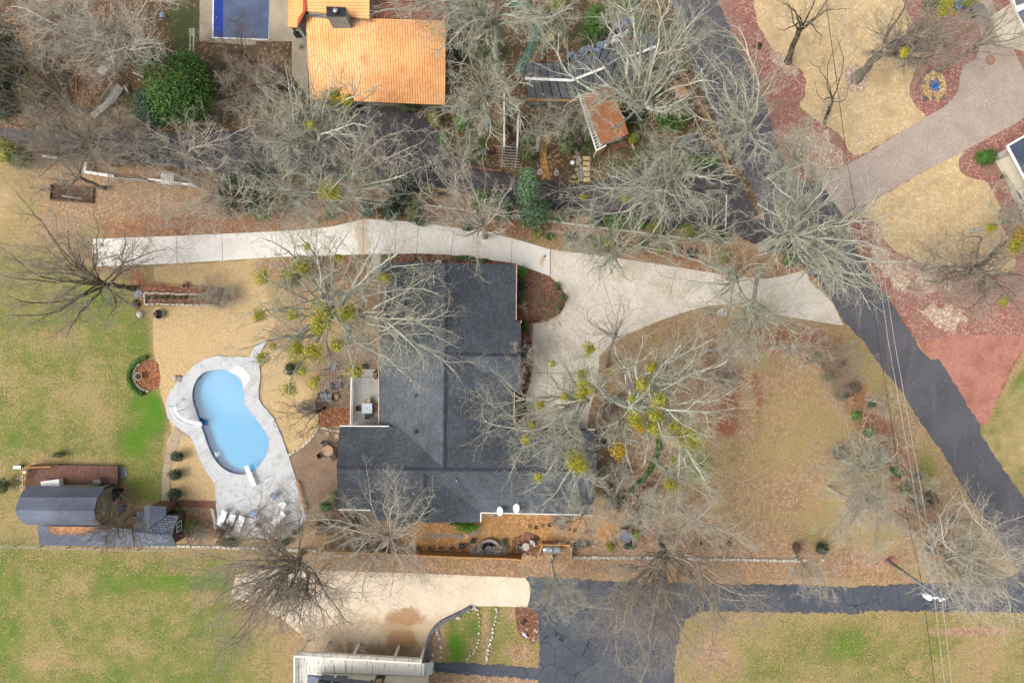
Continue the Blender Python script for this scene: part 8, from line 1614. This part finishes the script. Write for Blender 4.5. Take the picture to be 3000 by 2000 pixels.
BL = [
 (0,0,1640,840,290,340,7,'holly',.12,'dense dark holly tree with yellow green crown south of the covered pool','holly_tree'),
 (0,0,1760,600,120,110,5,'green',.11,'bright green top shoot of evergreen north-east of the holly','evergreen_tree'),
 (0,0,1340,500,140,130,4,'dark',.12,'dark fan leaved evergreen north of the holly','evergreen_tree'),
 (0,0,1400,1000,150,150,4,'teal',.12,'dark grey green evergreen south-west of the holly','evergreen_tree'),
 (0,0,10,500,170,330,9,'dark',.13,'tall dark cedar at the west edge of the picture','cedar_tree'),
 (0,0,-20,900,120,200,8,'teal',.13,'dark cedar below the tall one at the west edge','cedar_tree'),
 (0,0,50,1380,110,110,3,'yellow',.10,'round yellow green shrub by the grey asphalt at the west edge','shrub'),
 (0,0,200,1460,110,90,2.4,'olive',.10,'low olive shrub beside the round yellow green one','shrub'),
 (0,1,2230,190,240,200,6,'dark',.12,'dark evergreen tree south of the white lattice arch','evergreen_tree'),
 (1,1,40,320,110,130,4,'green',.11,'green evergreen on the leafy bank right of the dark one','evergreen_tree'),
 (1,1,1310,150,140,130,5,'teal',.11,'blue green evergreen north of the white rail fence','evergreen_tree'),
 (1,1,1240,360,90,100,3.5,'dark',.10,'dark laurel south of the white rail fence, middle','laurel'),
 (1,1,1030,350,80,90,3,'teal',.10,'grey green laurel west of the cut stump','laurel'),
 (1,1,1450,350,90,110,3,'olive',.10,'olive green laurel east of the cut stump','laurel'),
 (1,1,680,390,45,60,2,'green',.08,'small green shrub by the driveway edge under the trees','shrub'),
 (1,1,1080,100,80,60,2.4,'yellow',.09,'yellow green shrub in the leaf bed north of the rail fence','shrub'),
 (1,1,900,40,80,50,2.2,'green',.09,'low green shrub at the edge of the north asphalt court','shrub'),
 (1,1,1600,190,60,60,2,'yellow',.08,'yellowish shrub beside the low brick edging','shrub'),
 (1,1,2090,280,110,110,4,'green',.11,'mid green evergreen left of the pale green cedar','evergreen_tree'),
 (1,1,2260,350,100,110,4,'cedar',.11,'grey green evergreen touching the pale green cedar','evergreen_tree'),
 (2,1,150,200,100,190,8,'cedar',.11,'tall pale green cedar beside the north asphalt drive','cedar_tree'),
 (2,1,190,380,160,150,6,'cedar',.11,'broad pale green cedar base leaning to the white rail fence','cedar_tree'),
 (2,1,230,580,55,45,1.6,'yellow',.07,'yellow green shrub just below the broad pale cedar','shrub'),
 (2,1,345,605,42,42,1.2,'green',.06,'round green shrub right of the yellow green one under the cedar','shrub'),
 (2,1,430,430,60,50,2,'green',.08,'green shrub east of the cedar north of the rail fence','shrub'),
 (2,1,760,470,75,60,2.2,'teal',.08,'dark teal shrub in the hedge row north of the rail fence','shrub'),
 (2,1,940,480,95,75,2.4,'green',.09,'bright green shrub in the hedge row beside the teal one','shrub'),
 (2,1,1085,470,55,50,2,'cedar',.08,'pale variegated shrub in the hedge row','shrub'),
 (2,1,1170,500,60,55,2,'green',.08,'green shrub right of the pale variegated one','shrub'),
 (2,1,1310,530,75,75,2.4,'yellow',.08,'large yellow green rounded shrub in the hedge row','shrub'),
 (2,1,1400,560,50,50,1.8,'dark',.08,'dark shrub right of the large yellow green one','shrub'),
 (2,1,1600,560,75,70,2.2,'yellow',.08,'yellow green shrub beneath the arching white limbs','shrub'),
 (2,1,1790,570,85,70,2.4,'green',.09,'green shrub between the asphalt and the arching limbs','shrub'),
 (2,1,1900,620,70,60,2.2,'dark',.09,'dark green shrub at the east end of the hedge row','shrub'),
 (2,1,520,600,50,45,1.4,'olive',.07,'olive shrub south of the rail fence, first from the cedar','shrub'),
 (2,1,640,620,55,50,1.5,'olive',.07,'olive shrub south of the rail fence, second from the cedar','shrub'),
 (2,1,890,640,75,75,2,'yellow',.08,'yellow green shrub south of the rail fence near the pale limbed tree','shrub'),
 (2,1,780,660,50,50,1.6,'green',.07,'green shrub left of the yellow green one south of the rail fence','shrub'),
 (2,1,1210,680,55,60,1.6,'green',.07,'green shrub in the mulch south of the rail fence, left of two','shrub'),
 (2,1,1350,700,60,70,1.8,'yellow',.07,'yellowish shrub in the mulch south of the rail fence, right of two','shrub'),
 (2,1,1500,730,45,45,1.4,'teal',.07,'blue green low shrub in the red mulch above the apron','shrub'),
 (2,1,1650,760,50,50,1.5,'teal',.07,'blue green shrub right of the lower one above the apron','shrub'),
 (2,1,1930,800,50,70,1.8,'yellow',.07,'yellow green shrub by the white limbed tree at the apron mouth','shrub'),
 (3,1,170,700,80,70,2,'dark',.08,'dark green shrub under the great white limbed tree','shrub'),
 (3,1,200,830,70,60,1.8,'green',.08,'mid green shrub at the corner of the apron and the road','shrub'),
 (2,1,92,930,52,58,1.5,'bright',.07,'bright green rounded shrub against the house by the drive','shrub'),
 (2,1,82,1120,42,140,1.8,'dark',.08,'dark clipped hedge along the east wall of the house','hedge'),
 (2,1,130,1430,32,70,.8,'green',.06,'ivy patch below the dark clipped hedge','ivy'),
 (2,1,415,1065,30,45,.8,'olive',.06,'small olive shrub at the tip of the D shaped bed, upper','shrub'),
 (2,1,475,1172,35,45,.8,'green',.06,'small green shrub at the tip of the D shaped bed, middle','shrub'),
 (2,1,432,1262,28,35,.8,'green',.06,'small green shrub at the tip of the D shaped bed, lower','shrub'),
 (2,0,430,40,90,80,3,'yellow',.10,'yellow green shrub at the top edge beside the white pails','shrub'),
 (2,0,790,200,120,140,3.5,'green',.11,'large dark green shrub north of the crumpled sheeting','shrub'),
 (2,0,1000,30,100,80,3,'green',.10,'green shrub at the top edge beside the narrow green walk','shrub'),
 (2,0,1180,230,90,110,2.5,'olive',.10,'olive shrub on the green walk behind the greenhouse','shrub'),
 (2,0,1230,850,170,110,1.4,'green',.10,'low spread of ivy east of the copper shed','ivy'),
 (2,0,1470,1080,170,130,1.2,'green',.10,'low ivy under white limbs beside the road fence','ivy'),
 (2,0,1130,1060,90,80,1.2,'dark',.10,'dark ivy at the foot of the big white limbed tree','ivy'),
 (2,0,1620,1490,180,90,1.0,'green',.10,'low ivy south of the blue bench','ivy'),
 (2,0,1180,1440,70,110,1.6,'olive',.09,'olive shrub beside the slanted balustrade','shrub'),
 (2,0,1110,1275,45,45,1.8,'yellow',.07,'bright yellow shrub at the corner of the copper shed','shrub'),
 (2,0,1830,1480,90,70,1.5,'green',.09,'green shrub between ivy and the lower road fence','shrub'),
 (2,0,1570,550,60,120,1.2,'olive',.09,'olive ground shrub between fence and road, upper','shrub'),
 (2,0,1480,300,60,120,1.2,'olive',.09,'olive ground shrub between fence and road, top','shrub'),
 (2,0,150,1360,85,130,3,'olive',.10,'grey green shrub right of the white beams','shrub'),
 (2,0,500,1320,70,110,3,'olive',.10,'grey green shrub beside the orange garden path','shrub'),
 (1,0,1890,1130,75,80,2.2,'bright',.09,'rich green shrub under the lichen covered tree','shrub'),
 (1,0,1700,1270,55,60,1.8,'green',.08,'green shrub at the bend of the red brick edging','shrub'),
 (1,0,1640,1090,60,90,2.2,'yellow',.09,'yellow green shrub at the corner of the north asphalt court','shrub'),
 (1,0,1850,470,70,90,2.6,'dark',.10,'dark green shrub beside the east side of the copper roof','shrub'),
 (1,0,1980,30,80,60,3,'green',.10,'green shrub at the top edge right of the brown roof','shrub'),
 (1,0,1960,1370,55,50,1.8,'olive',.08,'olive shrub by the red brick edging under the lichen tree','shrub'),
 (1,0,860,1010,70,60,2.5,'olive',.09,'olive shrub below the gutter of the copper roof','shrub'),
 (1,0,280,900,55,55,2,'green',.09,'green shrub west of the corner of the copper roof','shrub'),
 (1,0,140,710,45,40,1.5,'green',.08,'green shrub behind the dark fire pit','shrub'),
 (1,0,1400,990,110,40,1.5,'olive',.09,'low olive shrub row under the copper roof gutter','shrub'),
 (2,2,830,930,55,60,1.5,'dark',.08,'dark shrub at the north-east corner of the south wing','shrub'),
 (2,2,870,1400,60,55,1.8,'green',.08,'green shrub at the south-east corner of the house','shrub'),
 (2,2,980,1470,75,70,2,'dark',.09,'dark green shrub right of the corner shrub','shrub'),
 (2,3,1140,80,60,60,2,'olive',.08,'yellow olive shrub north of the golden one by the kennel','shrub'),
 (2,3,1150,200,48,50,1.6,'yellow',.07,'golden green rounded shrub right of the kennel','shrub'),
 (2,3,905,310,42,50,1.5,'yellow',.07,'pale yellow green shrub south-west of the kennel','shrub'),
 (2,3,1172,47,20,22,1.0,'red',.05,'small crimson flowering bush north of the kennel','flowering_shrub'),
 (2,3,640,290,90,40,.8,'dark',.07,'low dark ground cover shrub east of the tank screen','shrub'),
 (2,3,1085,310,60,40,.8,'teal',.07,'low dark shrub below the kennel','shrub'),
 (2,3,1992,282,26,28,.8,'dark',.06,'small dark shrub on the lawn above the stone edging','shrub'),
 (2,3,1740,290,26,32,.9,'brown',.06,'small brown shrub above the stone edging','shrub'),
 (3,2,455,130,36,36,1.1,'green',.06,'round green shrub under the fan shaped tree, upper','shrub'),
 (3,2,570,320,46,46,1.2,'green',.06,'round green shrub under the fan shaped tree, lower','shrub'),
 (3,2,683,215,22,28,.9,'dark',.06,'small dark shrub inside the fan shaped tree','shrub'),
 (3,2,955,577,40,40,1.1,'dark',.06,'round dark green shrub nearest the overhead cable','shrub'),
 (3,2,810,677,48,50,1.2,'bright',.06,'round bright green shrub on the lawn side of the bed','shrub'),
 (3,2,927,835,50,54,1.2,'bright',.06,'squarish vivid green shrub in the orange bed','shrub'),
 (3,2,1172,1200,56,58,1.3,'green',.06,'round green shrub left of the overhead wires','shrub'),
 (3,2,1272,1368,66,55,1.4,'green',.06,'wide green shrub beneath the middle overhead wire','shrub'),
 (3,2,1380,1245,30,45,.9,'dark',.06,'small dark shrub between the two pale overhead wires','shrub'),
 (3,3,260,328,40,46,1.3,'brown',.06,'dark brown rounded shrub left of the dark green one','shrub'),
 (3,3,495,335,60,60,1.4,'dark',.07,'round dark green shrub on the leafy lawn above the asphalt','shrub'),
 (3,3,1530,153,46,42,1.1,'bright',.06,'bright green round shrub in the corner road bed','shrub'),
 (3,3,1690,60,42,40,1.1,'olive',.06,'olive shrub in the corner road bed near the road','shrub'),
 (3,3,1640,297,28,25,.8,'green',.05,'small green shrub beside the black tree trunk','shrub'),
 (3,3,2085,340,16,16,.6,'green',.05,'tiny green shrub near the road corner','shrub'),
 (3,0,2000,1447,97,84,1.8,'green',.07,'large oval green shrub in red mulch by the white framed house','shrub'),
 (3,0,2205,205,24,24,.8,'green',.06,'small green plant beside the red terracotta pot','plant'),
 (3,0,1500,40,80,60,2.6,'olive',.09,'olive shrub at the top edge under the leaning tree','shrub'),
 (3,0,1640,30,60,50,2.4,'yellow',.08,'yellow shrub beside the blue tarp at the top edge','shrub'),
 (3,0,1850,20,80,40,2.4,'yellow',.08,'yellow green shrub right of the blue tarp','shrub'),
 (0,2,1628,1056,60,54,1.6,'dark',.06,'round dark camellia beside the pool walkway, north of three','round_shrub'),
 (0,2,1612,1226,58,54,1.6,'dark',.06,'round dark camellia beside the pool walkway, middle of three','round_shrub'),
 (0,2,1604,1396,64,56,1.6,'dark',.06,'round dark camellia beside the pool walkway, south of three','round_shrub'),
 (0,3,1742,122,70,70,1.6,'yellow',.07,'lemon green bush beside the garden cottage','shrub'),
 (0,2,1610,1538,44,28,1.0,'green',.06,'small green shrub at the north wall of the garden cottage','shrub'),
 (0,2,15,1330,60,70,2.2,'olive',.09,'grey green shrub at the west edge by the barn','shrub'),
 (0,2,535,1040,60,30,1.2,'olive',.07,'grey green shrub on the north side of the barn deck','shrub'),
 (0,3,2110,275,110,45,1.3,'dark',.08,'dark low hedge south of the pool deck, left part','hedge'),
 (1,3,250,275,70,40,1.2,'dark',.08,'dark low hedge south of the round planter, right part','hedge'),
 (1,3,980,310,55,40,1.4,'dark',.08,'dark shrub against the timber fence under the white limbed tree','shrub'),
 (1,2,650,1510,65,50,1.6,'green',.08,'dark green shrub at the south end of the brick patio','shrub'),
 (1,2,705,1420,48,50,1.5,'yellow',.07,'yellow green shrub against the west wall of the south wing','shrub'),
 (1,3,1945,140,105,50,1.3,'bright',.07,'bright green shrub under the south gable eave','shrub'),
 (1,3,1830,105,60,20,.9,'green',.06,'low green shrub left of the bright one under the gable eave','shrub'),
 (1,3,1990,266,30,26,.7,'teal',.05,'silvery blue plant left of the half round fountain','plant'),
 (1,3,2280,268,30,26,.7,'cedar',.05,'silvery plant right of the half round fountain','plant'),
 (1,3,1340,105,50,45,1.0,'teal',.07,'pale blue grey conifer under the white limbed tree','shrub'),
 (1,1,1210,795,60,32,.5,'green',.06,'ivy clump at the north-west gable corner of the house','ivy'),
 (1,1,1900,800,110,26,.5,'green',.06,'strip of ivy north of the gable, left part','ivy'),
 (1,1,2060,822,90,22,.5,'green',.06,'strip of ivy north of the gable, right part','ivy'),
 (1,1,1270,400,60,60,2,'teal',.08,'teal shrub near the driveway bend right of the stump','shrub'),
 (1,1,1520,470,60,50,1.8,'teal',.08,'teal shrub touching the driveway edge under bare limbs','shrub'),
 (1,1,1940,520,60,40,1.6,'teal',.08,'grey green shrub under the white limbed tree at the bend','shrub'),
 (1,1,380,290,70,60,2.5,'teal',.09,'grey green shrub under pale limbs on the leafy bank','shrub'),
 (1,1,400,860,80,80,2.6,'yellow',.09,'yellow green shrub in the bed west of the house path','shrub'),
 (1,1,300,1000,60,90,2,'olive',.09,'dark olive shrub below the mistletoe tree','shrub'),
 (1,2,310,250,45,70,1.6,'dark',.08,'dark shrub on the patio side of the mistletoe tree','shrub'),
 (2,3,480,55,25,45,.9,'cedar',.06,'silvery shrub against the south wall of the house','shrub'),
 (3,1,1100,980,1,1,.1,'green',.05,'',''),
]
for k, (c,r,u,v,ru,rv,h_,leaf,sz,l_,nm) in enumerate(BL):
    if not l_: continue
    bush(l_, c, r, u, v, ru, rv, h_, leaf, nm, {'holly_tree':'tree','evergreen_tree':'tree','cedar_tree':'tree'}.get(nm, nm.replace('_',' ')), 7*k, sz, .8)
for k in range(8): bush(f'small green seedling in the narrow planting bed, {ORD[k]} from the west end', 0, 1, 1362+k*57, 1163+(k%3)*3, 17, 14, .4, 'green' if k%3 else 'dark', 'plant', 'plant', 900+k, .05, .8, group='seedlings in the narrow planting bed')
# hedges that follow a line
def hedge(label, c, r, pts, w_, h_, leaf, seed, size=.07):
    q = smooth_poly([t1(c, r, *p) for p in pts], 5, False); p3 = [P(x, y, h_*.5) for x, y in q]; mid = p3[len(p3)//2]
    root = thing('hedge', label, 'hedge', (mid.x, mid.y, 0)); rng = np.random.RandomState(seed); Vs = []
    L = sum((b-a).length for a, b in zip(p3, p3[1:])); n_ = int(L*(w_+h_)*1.6/(size*size)); A = np.array([tuple(p) for p in p3])
    t = rng.uniform(0, len(p3)-1.001, n_); i = t.astype(int); f = (t-i)[:, None]; cpos = A[i]*(1-f)+A[i+1]*f
    a = rng.uniform(0, 2*np.pi, n_); d = np.diff(A, axis=0)[i]; d /= np.linalg.norm(d, axis=1, keepdims=True); s_ = np.stack([-d[:, 1], d[:, 0], 0*d[:, 0]], 1)
    q_ = rng.uniform(.55, 1.05, n_)*(1+.12*np.sin(t*2.3)); o = s_*(np.cos(a)*q_*w_/2)[:, None]+np.array([0, 0, 1])*(np.sin(a)*q_*h_/2)[:, None]
    p = cpos+o; nr = o/ (np.linalg.norm(o, axis=1, keepdims=True)+1e-6)+rng.normal(0, .5, (n_, 3)); nr /= np.linalg.norm(nr, axis=1, keepdims=True)
    X, Y = frames(nr); sz = size*rng.uniform(.6, 1.2, (n_, 1)); V = np.stack([p-X*sz, p-Y*sz*.6, p+X*sz, p+Y*sz*.6], 1).reshape(-1, 3)
    npmesh('foliage', V, np.arange(len(V)).reshape(-1, 4), M['leaf_'+leaf], root)
    m = MB().tube([tuple(Vector((p.x, p.y, .15))) for p in p3], .05, 5); m.build('stem', M['bark_brown'], root)
hedge('clipped green crescent hedge round the west side of the round planter bed', 0, 2, [(1350,142),(1290,158),(1235,200),(1195,260),(1182,320),(1192,380),(1225,435),(1270,470),(1312,482)], .55, .7, 'green', 3, .05)
hedge('narrow dark green curved hedge beside the diagonal stepping stones', 2, 2, [(1345,880),(1350,980),(1318,1080),(1270,1170),(1210,1260),(1130,1340),(1060,1410)], .6, .7, 'green', 4, .055)
